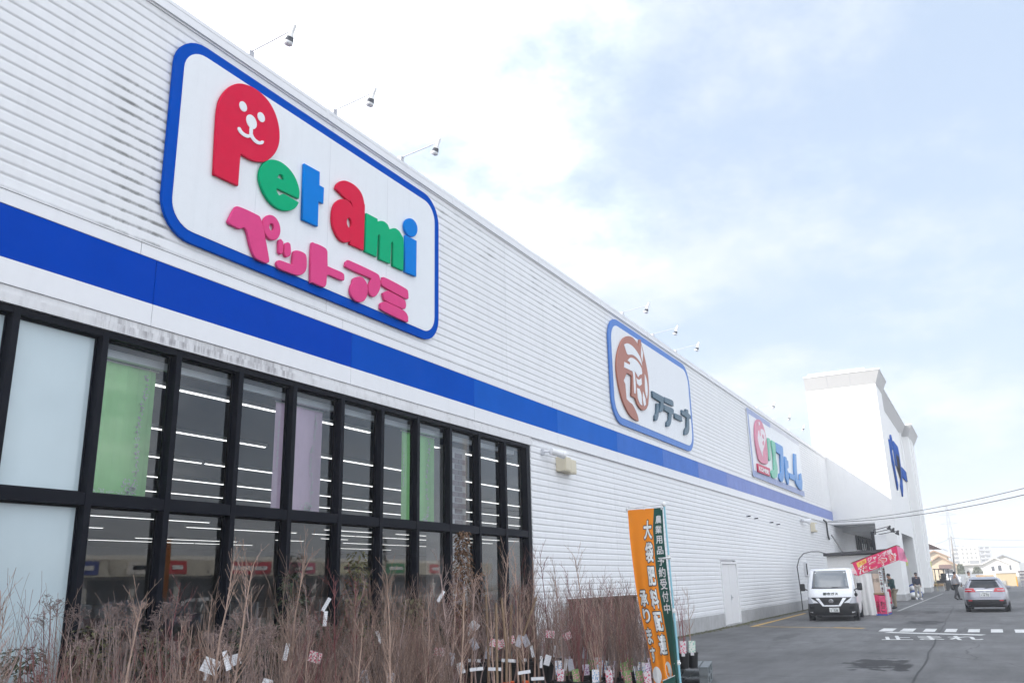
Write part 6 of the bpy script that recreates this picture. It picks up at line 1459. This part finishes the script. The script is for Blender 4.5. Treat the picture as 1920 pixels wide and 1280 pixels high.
def twig(b, p, d, ln, r, rnd, depth, n=3, curv=0.25, seg=5, up=0.15, side=0.5, budr=1.0, kids_n=4):
    pts = [Vector(p)]; rs = [r]; d = Vector(d).normalized(); q = Vector(p)
    for i in range(seg):
        d = (d + Vector((rnd.gauss(0, curv), rnd.gauss(0, curv), rnd.gauss(0, curv) * 0.5 + up)) * (1.0 / seg)).normalized()
        q = q + d * (ln / seg); pts.append(q.copy()); rs.append(max(r * (1 - 0.72 * (i + 1) / seg), 0.0019))
    if budr > 1.0: pts.append(q + d * 0.012); rs[-1] = 0.0016; rs.append(0.0016 * budr); pts.append(q + d * 0.03); rs.append(0.0006)
    b.tube(pts, rs, n if r < 0.006 else 5, cap=False)
    if depth > 0:
        for k in range(kids_n):
            i = rnd.randint(max(1, seg // 3), seg); base = pts[i]
            a = rnd.uniform(0, 6.28); perp = d.orthogonal().normalized(); perp = Matrix.Rotation(a, 3, d) @ perp
            twig(b, base, d + perp * side * rnd.uniform(0.5, 1.4), ln * rnd.uniform(0.22, 0.5), max(rs[i] * 0.62, 0.0022), rnd, depth - 1, n, curv, max(3, seg - 1), up, side, budr, max(2, kids_n - 2))
def v_whip(seed, h, r0, n_side, mi, budr=1.6):
    rnd = random.Random(seed); b = MB(); d = Vector((rnd.gauss(0, 0.05), rnd.gauss(0, 0.05), 1)); q = Vector((0, 0, 0)); pts = [q.copy()]; rs = [r0]
    for i in range(9):
        d = (d + Vector((rnd.gauss(0, 0.05), rnd.gauss(0, 0.05), 0.08))).normalized(); q = q + d * h / 9; pts.append(q.copy()); rs.append(max(r0 * (1 - 0.8 * (i + 1) / 9), 0.002))
    b.tube(pts, rs, 6, cap=False)
    for k in range(n_side):
        i = rnd.randint(2, 8); t = rnd.random(); base = pts[i].lerp(pts[i + 1], t); a = rnd.uniform(0, 6.28)
        twig(b, base, (math.cos(a) * 0.55, math.sin(a) * 0.55, 0.8), rnd.uniform(0.18, 0.55) * (1.15 - i / 14), max(rs[i] * 0.45, 0.004), rnd, 1, 3, 0.3, 5, 0.25, 0.5, budr, 3)
    return b, M_BARK[mi]
def v_bush(seed, h, stems, mi, spread=0.22, kn=4, r=0.0095, depth=2):
    rnd = random.Random(seed); b = MB()
    for k in range(stems):
        a = rnd.uniform(0, 6.28); sp_ = rnd.uniform(0.2, 1.0) * spread
        twig(b, (0.05 * math.cos(a), 0.05 * math.sin(a), 0.0), (math.cos(a) * sp_, math.sin(a) * sp_, 1), h * rnd.uniform(0.62, 1.05), r * rnd.uniform(0.7, 1.2), rnd, depth, 3, 0.3, 6, 0.12, 0.42, 1.5, kn)
    return b, M_BARK[mi]
def v_umbel(seed, h):
    rnd = random.Random(seed); b = MB()
    for k in range(5):
        a = rnd.uniform(0, 6.28); tip = Vector((math.cos(a) * 0.16, math.sin(a) * 0.16, h * rnd.uniform(0.8, 1.0)))
        b.tube([(0, 0, 0), tip * 0.5 + Vector((0.02, 0, 0)), tip], [0.009, 0.007, 0.004], 5, cap=False)
        for j in range(16):
            d = Vector((rnd.gauss(0, 1), rnd.gauss(0, 1), abs(rnd.gauss(0.6, 0.5)))).normalized(); e = tip + d * rnd.uniform(0.05, 0.13)
            b.tube([tip - Vector((0, 0, rnd.uniform(0, 0.08))), e], [0.0022, 0.0015], 3, cap=False)
            for m_ in range(4): 
                f = e + Vector((rnd.gauss(0, 0.018), rnd.gauss(0, 0.018), rnd.gauss(0.005, 0.012))); b.tube([e, f], [0.001, 0.0035], 3)
    return b, M_BARK[1]
variants = {}
def shared(kind, builder):
    b, m = builder; variants[kind] = b.mesh('twigs', m, 180)
for i, (s_, h, r0, ns, mi) in enumerate(((1, 1.75, 0.018, 16, 0), (2, 1.95, 0.020, 18, 1), (3, 1.6, 0.016, 15, 3), (4, 2.1, 0.021, 18, 0), (5, 1.7, 0.017, 20, 1), (6, 1.85, 0.013, 14, 2))):
    shared('whip%d' % i, v_whip(s_, h, r0, ns, mi))
for i, (s_, h, st, mi, sp_, kn) in enumerate(((11, 1.35, 10, 0, 0.28, 4), (12, 1.55, 9, 3, 0.22, 4), (13, 1.3, 12, 1, 0.32, 4), (14, 1.45, 9, 2, 0.25, 3), (15, 1.6, 8, 0, 0.2, 4), (16, 1.2, 12, 3, 0.34, 4))):
    shared('bush%d' % i, v_bush(s_, h, st, mi, sp_, kn))
for i in range(2): shared('umbel%d' % i, v_umbel(31 + i, 1.62 + 0.1 * i))
for i, (s_, mi) in enumerate(((41, 3), (42, 1), (43, 0), (44, 2))): shared('dense%d' % i, v_bush(s_, 1.12, 14, mi, 0.13, 3, 0.006))
pot_me = MB().lathe([(0.115, 0.0), (0.145, 0.265), (0.158, 0.267), (0.158, 0.30), (0.142, 0.30), (0.138, 0.27)], n=18).mesh('pot', M_POT, 40)
soil_me = MB().lathe([(0.0, 0.264), (0.139, 0.266)], n=14).mesh('soil', mat('potting_soil', (0.05, 0.035, 0.025), 0.95, var=0.4, scale=30))
pot_s = MB().lathe([(0.075, 0.0), (0.095, 0.215), (0.104, 0.217), (0.104, 0.24), (0.093, 0.24), (0.09, 0.215)], n=18).mesh('pot', M_POT, 40)
stk_me = MB().box(-0.028, 0.028, -0.152, -0.149, 0.20, 0.245).mesh('price_sticker', M_CARD)
M_PINKCARD = photo_mat(5, (0.76, 0.10, 0.20), (0.82, 0.70, 0.70))
def card_mesh(m, w_, h, seed):
    rnd = random.Random(seed); b = MB(); bend = rnd.uniform(-0.01, 0.015)
    b.add([(-w_ / 2, 0, 0), (0, bend, 0), (w_ / 2, 0, 0), (-w_ / 2, bend, h), (0, bend * 2, h), (w_ / 2, bend, h), (-w_ / 2, 0.002, 0), (0, bend + .002, 0), (w_ / 2, 0.002, 0), (-w_ / 2, bend + .002, h), (0, bend * 2 + .002, h), (w_ / 2, bend + .002, h)],
          [(0, 1, 4, 3), (1, 2, 5, 4), (6, 9, 10, 7), (7, 10, 11, 8), (0, 3, 9, 6), (2, 8, 11, 5), (3, 4, 10, 9), (4, 5, 11, 10), (0, 6, 7, 1), (1, 7, 8, 2)])
    return b.mesh('plant_tag', m)
cards = [card_mesh(M_CARD, 0.10, 0.15, 1), card_mesh(M_CARD, 0.14, 0.12, 2), card_mesh(M_GREYCARD, 0.10, 0.17, 3), card_mesh(M_PINKCARD, 0.14, 0.11, 4), card_mesh(M_CARD, 0.20, 0.045, 5), card_mesh(M_CARD, 0.045, 0.17, 6)]
fcards = [card_mesh(m, 0.105, 0.20, 20 + i) for i, m in enumerate(M_FL)]
LAB = {'whip': 'bare whip-stemmed sapling standing in the crowd of twiggy nursery plants below the shop window', 'bush': 'bare many-stemmed bush in the crowd of twiggy nursery plants below the shop window', 'umbel': 'bare stems topped with dry mauve-grey seed heads in front of the shop window', 'dense': 'pruned dense twiggy shrub in a black pot with flower label at the row end'}
GRP = {'whip': 'bare saplings below the shop window', 'bush': 'bare bushes below the shop window', 'umbel': 'dry seed-head plants below the shop window', 'dense': 'potted shrubs with flower labels in the row'}
rp = random.Random(77)
def plant(kind, x, y, z=0.0, sc_=1.0, pot=None, label=None, group=None, name=None):
    base = kind.rstrip('0123456789')
    o = bpy.data.objects.new(name or {'whip': 'bare_sapling', 'bush': 'bare_bush', 'umbel': 'seed_head_plant', 'dense': 'potted_shrub'}[base], variants[kind]); COL.objects.link(o)
    o.location = (x, y, z + (0.26 if pot else 0.12)); o.rotation_euler = (rp.gauss(0, 0.03), rp.gauss(0, 0.03), rp.uniform(0, 6.28)); o.scale = (sc_, sc_, sc_ * rp.uniform(0.94, 1.06))
    tag(o, label or LAB[base], 'plant', group or (GRP[base] if not label else None))
    if pot:
        rz = Matrix.Rotation(-o.rotation_euler.z, 4, 'Z')
        for me in (pot, soil_me): link_mesh(me.name.split('.')[0], me, o, (0, 0, -0.26 / sc_))
    return o
def card_on(o, me, dx, dz, rot, tilt=0.0, toward=True, off=0.13):
    """a tag hanging on the camera side of plant o (dz = height above the ground)"""
    p = Vector(o.location); view = Vector((CAM.x - p.x, CAM.y - p.y, 0)).normalized(); sd_ = Vector((view.y, -view.x, 0)) * -1
    c = link_mesh('plant_tag', me, o)
    az = math.atan2(view.y, view.x) + R(90) + tilt
    wm = Matrix.Translation(Vector((p.x, p.y, 0)) + view * off + sd_ * dx + Vector((0, 0, dz))) @ Matrix.Rotation(az, 4, 'Z') @ Matrix.Rotation(rot, 4, 'Y')
    bpy.context.view_layer.update
    c.matrix_parent_inverse = Matrix.Identity(4)
    pm = Matrix.LocRotScale(o.location, o.rotation_euler, o.scale)
    c.matrix_basis = pm.inverted() @ wm
    return c
# crowd below the window
spots = []
for i in range(40):
    for j in range(7):
        x = 3.3 + i * 0.335 + rp.uniform(-0.13, 0.13); y = 5.75 + j * 0.40 + rp.uniform(-0.13, 0.13)
        if x > 10.0 and y < 6.35 and rp.random() < 0.6: continue
        if y > 8.35 or x > 15.8: continue
        if x > 11.6 and y < 7.0: continue
        if y / x < 0.61 and x < 13.4: continue
        spots.append((x, y))
rp.shuffle(spots)
counts = {'whip': 0, 'bush': 0, 'umbel': 0}
for (x, y) in spots[:195]:
    r_ = rp.random()
    if 5.2 < x < 8.0 and 6.8 < y < 7.9 and r_ < 0.38: k = 'umbel%d' % rp.randint(0, 1)
    elif r_ < 0.27: k = 'whip%d' % rp.choice((0, 0, 1, 2, 3, 4, 5))
    else: k = 'bush%d' % rp.randint(0, 5)
    s_ = rp.uniform(0.76, 1.02) * (0.88 if k.startswith('bush') else 1.0)
    if y < 6.3: s_ *= 0.88
    if x > 12.5: s_ *= 0.9
    if x < 4.9: s_ *= 0.86
    elif x < 8: s_ *= 0.93
    o = plant(k, x, y, 0.0, s_)
    if rp.random() < 0.015: card_on(o, cards[rp.choice((0, 1, 2, 5, 5, 0))], rp.uniform(-0.08, 0.08), rp.uniform(0.75, 1.15), rp.uniform(-0.5, 0.5), rp.uniform(-0.7, 0.7))
# leafy and tall single plants seen against the glass
def leafy(name, label, x, y, z0, h, wd, m, seed, n=420, ls=0.045, droop=0.0):
    rnd = random.Random(seed); t = thing(name, label, 'plant', (x, y, z0)); b = MB(); b.tube([(0, 0, 0), (0.02, 0.01, h * 0.95)], [0.014, 0.005], 6)
    for i in range(14):
        zz_ = h * rnd.uniform(0.3, 0.95); a = rnd.uniform(0, 6.28); b.tube([(0, 0, zz_), (wd * 0.8 * math.cos(a), wd * 0.8 * math.sin(a), zz_ + 0.12)], [0.004, 0.002], 3)
    b.build('stem', M_BARK[3], t, world=False); l_ = MB()
    for i in range(n):
        zz_ = h * (0.25 + 0.75 * rnd.random()); a = rnd.uniform(0, 6.28); rr = wd * math.sqrt(rnd.random()) * (1.1 - 0.75 * (zz_ / h - 0.25))
        p = Vector((rr * math.cos(a), rr * math.sin(a), zz_)); d = Vector((math.cos(a) + rnd.gauss(0, .5), math.sin(a) + rnd.gauss(0, .5), rnd.gauss(0.1 - droop, 0.4))).normalized()
        s = d.cross(Vector((0, 0, 1))).normalized() * ls * 0.32; L_ = d * ls * rnd.uniform(0.7, 1.4)
        l_.add([p - s * 0.2, p + L_ * 0.5 + s, p + L_ + Vector((0, 0, -0.3 * ls)), p + L_ * 0.5 - s], [(0, 1, 2, 3)])
    l_.build('leaves', m, t, world=False); return t
M_LDRY = mat('dry_brown_leaf', (0.16, 0.085, 0.045), 0.8, var=0.4, scale=9); M_LGRN = mat('dark_green_leaf', (0.035, 0.055, 0.025), 0.6, var=0.4, scale=9); M_LOLV = mat('olive_leaf', (0.10, 0.10, 0.04), 0.7, var=0.4, scale=9)
leafy('brown_leaf_shrub', 'tall narrow shrub clothed in dry brown leaves before the brick column window', 13.05, 8.0, 0, 2.62, 0.21, M_LDRY, 1, 900, 0.07, 0.5)
leafy('brown_leaf_shrub', 'shorter brown leafed shrub right of the pale tall stem near the window end', 13.9, 8.2, 0, 1.95, 0.2, M_LDRY, 2, 420, 0.06, 0.4)
leafy('evergreen_shrub', 'dark evergreen shrub against the glass under the pink banner', 9.1, 8.25, 0, 1.95, 0.28, M_LGRN, 3, 520, 0.07, 0.2)
leafy('evergreen_shrub', 'pointed grey-green evergreen shrub against the glass between banners', 10.55, 8.3, 0, 2.25, 0.25, M_LOLV, 4, 560, 0.07, 0.3)
leafy('evergreen_shrub', 'olive leafed shrub in front of the dark window frame under the second green banner', 11.9, 8.25, 0, 1.55, 0.3, M_LOLV, 5, 420, 0.08, 0.5)
leafy('evergreen_shrub', 'low dark evergreen bush at the foot of the window near its right end', 13.2, 8.3, 0, 1.35, 0.3, M_LGRN, 6, 520, 0.06, 0.1)
leafy('evergreen_shrub', 'low olive evergreen bush by the frosted panes', 6.9, 8.3, 0, 1.35, 0.25, M_LOLV, 7, 300, 0.06, 0.1)
for i in range(13):
    x_ = 5.6 + i * 0.74 + rp.uniform(-0.15, 0.15)
    lb = ('dark green bushy evergreen against the glass, ' + ('first', 'second', 'third', 'fourth', 'fifth', 'sixth', 'seventh', 'eighth', 'ninth', 'tenth', 'eleventh', 'twelfth', 'thirteenth')[i] + ' from the left behind the bare saplings')
    t_ = leafy('evergreen_shrub', lb, x_, 8.4 + rp.uniform(-0.05, 0.08), 0, rp.uniform(0.95, 1.45), rp.uniform(0.32, 0.42), (M_LGRN, M_LOLV, M_LGRN, M_LDRY)[i % 4], 60 + i, 480, 0.075, 0.25)
    t_['group'] = 'evergreen shrubs along the foot of the window'
# red-stemmed tall saplings standing against the siding
for i, (px_, dep, h, k, lb) in enumerate(((1022, 13.6, 1.12, 'whip5', 'tall red-stemmed sapling against the white siding right of the window corner'), (1062, 14.2, 0.95, 'whip5', 'red-stemmed sapling leaning left against the siding before the brush screen'), (1103, 14.5, 1.0, 'whip3', 'tall thin tan sapling rising above the brush screen'), (1000, 13.0, 0.98, 'whip2', 'slim sapling crossing the black right edge of the window frame'), (1145, 14.8, 0.82, 'whip4', 'grey sapling with fine crown above the middle of the brush screen'))):
    p = on_x(px_, 1180, dep); plant(k, p.x, p.y, 0.0, h, label=lb)
# stakes with their plants, orange tape and pots
for i, (px_, X_, top, lean) in enumerate(((915, 11.6, 1.58, 0.02), (948, 11.8, 1.52, 0.05), (958, 12.0, 1.42, -0.03), (985, 12.1, 1.52, -0.22), (932, 11.4, 1.46, 0.0), (868, 11.2, 1.62, -0.02))):
    p = on_x(px_, 1262, X_); 
    t = thing('wooden_stake', ('straight', 'slightly tilted', 'short paired', 'strongly leaning', 'slim', 'leftmost tall')[i] + ' brown wooden stake among the tagged saplings with orange tape', 'stake', (p.x, p.y, 0))
    MB().tube([(0, 0, 0), (0.0, -lean * 0.5, top * 0.5), (0.01, -lean * -1.0 if lean < 0 else lean, top)], [0.021, 0.020, 0.018], 8).build('stake', M_STAKE, t, world=False, smooth=50)
    MB().lathe([(0.026, 0.0), (0.034, 0.10), (0.05, 0.24), (0.045, 0.25)], (0, 0, 0.08), n=10).build('orange_tape', M_ORPOT, t, world=False)
cx_ = [(883, 1172, 11.5, 1, 0.7), (878, 1185, 11.6, 5, 0.3), (893, 1210, 11.4, 2, -0.5), (866, 1255, 10.8, 0, -0.3), (925, 1205, 11.7, 3, 0.2), (940, 1208, 11.9, 3, -0.4), (958, 1200, 12.0, 3, -0.25), (970, 1205, 12.0, 2, 0.4), (990, 1204, 12.2, 2, -0.45), (1031, 1189, 12.6, 3, 0.1), (1066, 1192, 13.1, 3, -0.35), (888, 1234, 11.6, 4, 0.05), (952, 1234, 11.8, 4, 0.05), (975, 1234, 12.1, 4, -0.1), (893, 1250, 11.2, 4, -0.05), (927, 1250, 11.5, 4, 0.06), (983, 1256, 11.9, 4, -0.08), (1008, 1268, 12.2, 4, 0.0), (1014, 1245, 12.3, 5, 0.1), (1024, 1240, 12.4, 0, 0.3), (1060, 1250, 12.6, 5, 0.15), (1072, 1250, 12.7, 2, -0.15), (1097, 1228, 13.4, 2, 0.2), (1000, 1225, 12.2, 5, -0.2), (1040, 1225, 12.7, 5, 0.1), (912, 1228, 11.7, 2, 0.2), (822, 1222, 10.4, 3, 0.1), (842, 1240, 10.6, 2, 0.2), (383, 1250, 5.6, 1, 0.4), (530, 1228, 7.2, 5, 0.2), (585, 1232, 7.6, 3, 0.3), (683, 1275, 9.0, 2, -0.2), (730, 1280, 9.3, 2, 0.1), (425, 1245, 6.0, 5, -0.3), (602, 1137, 8.3, 5, 0.5), (606, 1165, 8.3, 5, 0.1), (820, 1120, 10.6, 5, 0.6)]
hosts = []
cname = ['upright white card', 'tilted square white card', 'grey card', 'pink and white card', 'wide white strip', 'narrow white strip']
crank = {}
for ci in range(6):
    for n_, px_ in enumerate(sorted(c[0] for c in cx_ if c[3] == ci)): crank[(ci, px_)] = n_
for (px_, py_, X_, ci, rot) in cx_:
    p = on_x(px_, py_, X_); k = 'whip%d' % rp.randint(0, 4)
    o = plant(k, p.x + 0.06, p.y + 0.03, 0, rp.uniform(0.78, 0.95), label='bare sapling with %s, %s from the left among such tags' % (cname[ci], ordinal[crank[(ci, px_)]]), group='bare saplings with hanging cards'); hosts.append(o)
    card_on(o, cards[ci], 0, p.z - 0.05, rot, rp.uniform(-0.4, 0.4), off=0.05)
# big black pots behind the stakes
for i, (px_, X_) in enumerate(((905, 12.3), (935, 12.5), (962, 12.7), (990, 12.9), (1018, 13.1), (1046, 13.3))):
    p = on_x(px_, 1240, X_)
    t = thing('large_black_pot', 'large black nursery pot behind the wooden stakes, ' + ordinal[i] + ' from the left', 'pot', (p.x, p.y + 0.12, 0), group='large black pots behind the stakes')
    MB().lathe([(0.19, 0.0), (0.235, 0.47), (0.25, 0.475), (0.25, 0.53), (0.232, 0.53), (0.225, 0.48), (0.0, 0.47)], n=20).build('pot', M_POT, t, world=False, smooth=40)
    MB().lathe([(0.0, 0.481), (0.22, 0.485)], n=14).build('soil', mat('potting_soil', (0.05, 0.035, 0.025)), t, world=False)
    o = plant('bush%d' % (i % 6), p.x, p.y + 0.12, 0.32, 0.8)
# row of labelled potted shrubs, several deep
rows_ = [(1268, 12.6, [1052, 1086, 1120, 1148, 1176, 1200, 1222]), (1258, 13.3, [1066, 1096, 1126, 1152, 1178, 1202, 1224]), (1248, 14.0, [1078, 1104, 1130, 1155, 1180, 1205]), (1240, 14.7, [1090, 1115, 1140, 1165, 1190, 1212])]
for ri, (py_, X_, xs_) in enumerate(rows_):
    for i, px_ in enumerate(xs_):
        p = on_x(px_, py_, X_); k = 'dense%d' % rp.randint(0, 3)
        o = plant(k, p.x, p.y, 0, rp.uniform(0.92, 1.06), pot=pot_me, label='twiggy shrub in black pot, %s from left in the %s of labelled pots' % (ordinal[i], ('front row', 'second row', 'third row', 'back row')[ri]), group='potted shrubs with flower labels in the row')
        if ri < 3:
            card_on(o, fcards[rp.randint(0, 3)], rp.uniform(-0.06, 0.06), 0.27, rp.uniform(-0.12, 0.12), rp.uniform(-0.3, 0.3), off=0.115)
        if ri < 2 and rp.random() < 0.6: card_on(o, fcards[rp.randint(0, 3)], rp.uniform(-0.06, 0.06), 0.38, rp.uniform(-0.2, 0.2), rp.uniform(-0.3, 0.3), off=0.06)
        if ri < 2:
            st_ = card_on(o, stk_me, 0.0, 0.0, 0.0, 0.0, off=0.003); st_.name = 'price_sticker'
# brush screen behind that row
scn = thing('brush_screen', 'dark brown brushwood screen panel standing against the siding behind the potted shrubs', 'screen', (20.3, 8.4, 0))
M_BRUSH = mat('brushwood', (0.085, 0.055, 0.038), 0.9, var=0.4, scale=20)
MB().box(18.45, 22.4, 8.42, 8.50, 0.08, 1.30).build('backing', M_BRUSH, scn)
b = MB(); rnd = random.Random(8)
for i in range(1500):
    x = rnd.uniform(18.4, 22.45); z0 = rnd.uniform(0.0, 0.7); z1 = z0 + rnd.uniform(0.3, 0.75); z1 = min(z1, 1.32 + rnd.uniform(-.02, .03))
    b.tube([(x, 8.40 - rnd.random() * 0.05, z0), (x + rnd.gauss(0, 0.03), 8.39 - rnd.random() * 0.05, z1)], [0.006, 0.004], 3, cap=False)
b.build('brushwood', mat('brushwood_twigs', (0.17, 0.12, 0.09), 0.9, var=0.5, scale=3), scn)
MB().box(18.42, 22.45, 8.34, 8.52, 1.30, 1.345).build('top_rail', M_BRUSH, scn)
for xa in (18.42, 22.39): MB().box(xa, xa + 0.06, 8.36, 8.5, 0, 1.299).build('post', M_BRUSH, scn)
# pallets with two potted plants
M_PAL = mat('grey_plastic_pallet', (0.17, 0.19, 0.20), 0.6, var=0.1, dirt=0.2)
def pallet(label, x, y, z, rz):
    t = thing('plastic_pallet', label, 'pallet', (x, y, z), rz, 'grey plastic pallets')
    for i in range(7): MB().box(-0.55, 0.55, -0.55 + i * 0.16, -0.55 + i * 0.16 + 0.14, 0.125, 0.15).build('deck_slat', M_PAL, t, world=False, bevel=0.004)
    for i in range(3): MB().box(-0.55, 0.55, -0.55 + i * 0.475, -0.55 + i * 0.475 + 0.15, 0.0, 0.018).build('skid', M_PAL, t, world=False, bevel=0.004)
    for a in (-0.55, -0.075, 0.40):
        for c_ in (-0.55, -0.075, 0.40): MB().box(a, a + 0.15, c_ + 0.002, c_ + 0.148, 0.019, 0.124).build('block', M_PAL, t, world=False, bevel=0.006)
    MB().lathe([(0.0, -0.004), (0.045, -0.004), (0.045, 0.0), (0.0, 0.0)], (-0.551, -0.0, 0.07), ax='x', n=16).build('round_mark', M_GREYCARD, t, world=False)
    return t
pc_ = on_z(1327, 1250, 0.30)
prz = R(12); ctr = Vector((pc_.x, pc_.y, 0)) + Matrix.Rotation(prz, 3, 'Z') @ Vector((0.55, 0.55, 0))
pallet('upper grey plastic pallet carrying two potted saplings beside the banner', ctr.x, ctr.y, 0.152, prz)
pallet('lower grey plastic pallet of the stack beside the banner', ctr.x + 0.01, ctr.y + 0.01, 0.0, prz)
for i, (px_, py_, k, lb, fc) in enumerate(((1283, 1252, 'bush3', 'small potted sapling with pink flower label on the pallet, left of two', 1), (1300, 1250, 'whip0', 'potted sapling with green and white label on the pallet, right of two', 3))):
    p = on_z(px_, py_, 0.304); o = plant(k, p.x, p.y, 0.304, 0.62 if i else 0.6, label=lb)
    o.location.z = 0.50
    pm = Matrix.LocRotScale(o.location, o.rotation_euler, o.scale)
    for me in (pot_s, MB().lathe([(0.0, 0.212), (0.091, 0.214)], n=14).mesh('soil', mat('potting_soil', (0, 0, 0)))):
        c = link_mesh(me.name.split('.')[0], me, o); c.matrix_basis = pm.inverted() @ Matrix.Translation((p.x, p.y, 0.304))
    card_on(o, fcards[fc] if i == 0 else card_mesh(photo_mat(7, (0.30, 0.62, 0.50), (0.75, 0.78, 0.72)), 0.11, 0.19, 50), 0.0, 0.54, 0.05, 0.1, off=0.09)
    st_ = card_on(o, stk_me, 0.0, 0.30, 0.0, 0.0, off=-0.03); st_.name = 'price_sticker'
# ------------------------------------------------------------------ air
hm = bpy.data.materials.new('haze'); hm.use_nodes = True
hn = hm.node_tree.nodes; hn.clear(); ho = hn.new('ShaderNodeOutputMaterial'); hv_ = hn.new('ShaderNodeVolumePrincipled')
hv_.inputs['Color'].default_value = (0.98, 0.985, 1.0, 1); hv_.inputs['Density'].default_value = 0.0013; hv_.inputs['Anisotropy'].default_value = 0.2
hm.node_tree.links.new(hv_.outputs[0], ho.inputs['Volume'])
hz = MB().box(-960, 960, -960, 960, -1.03, 46).build('haze', hm); hz['kind'] = 'stuff'
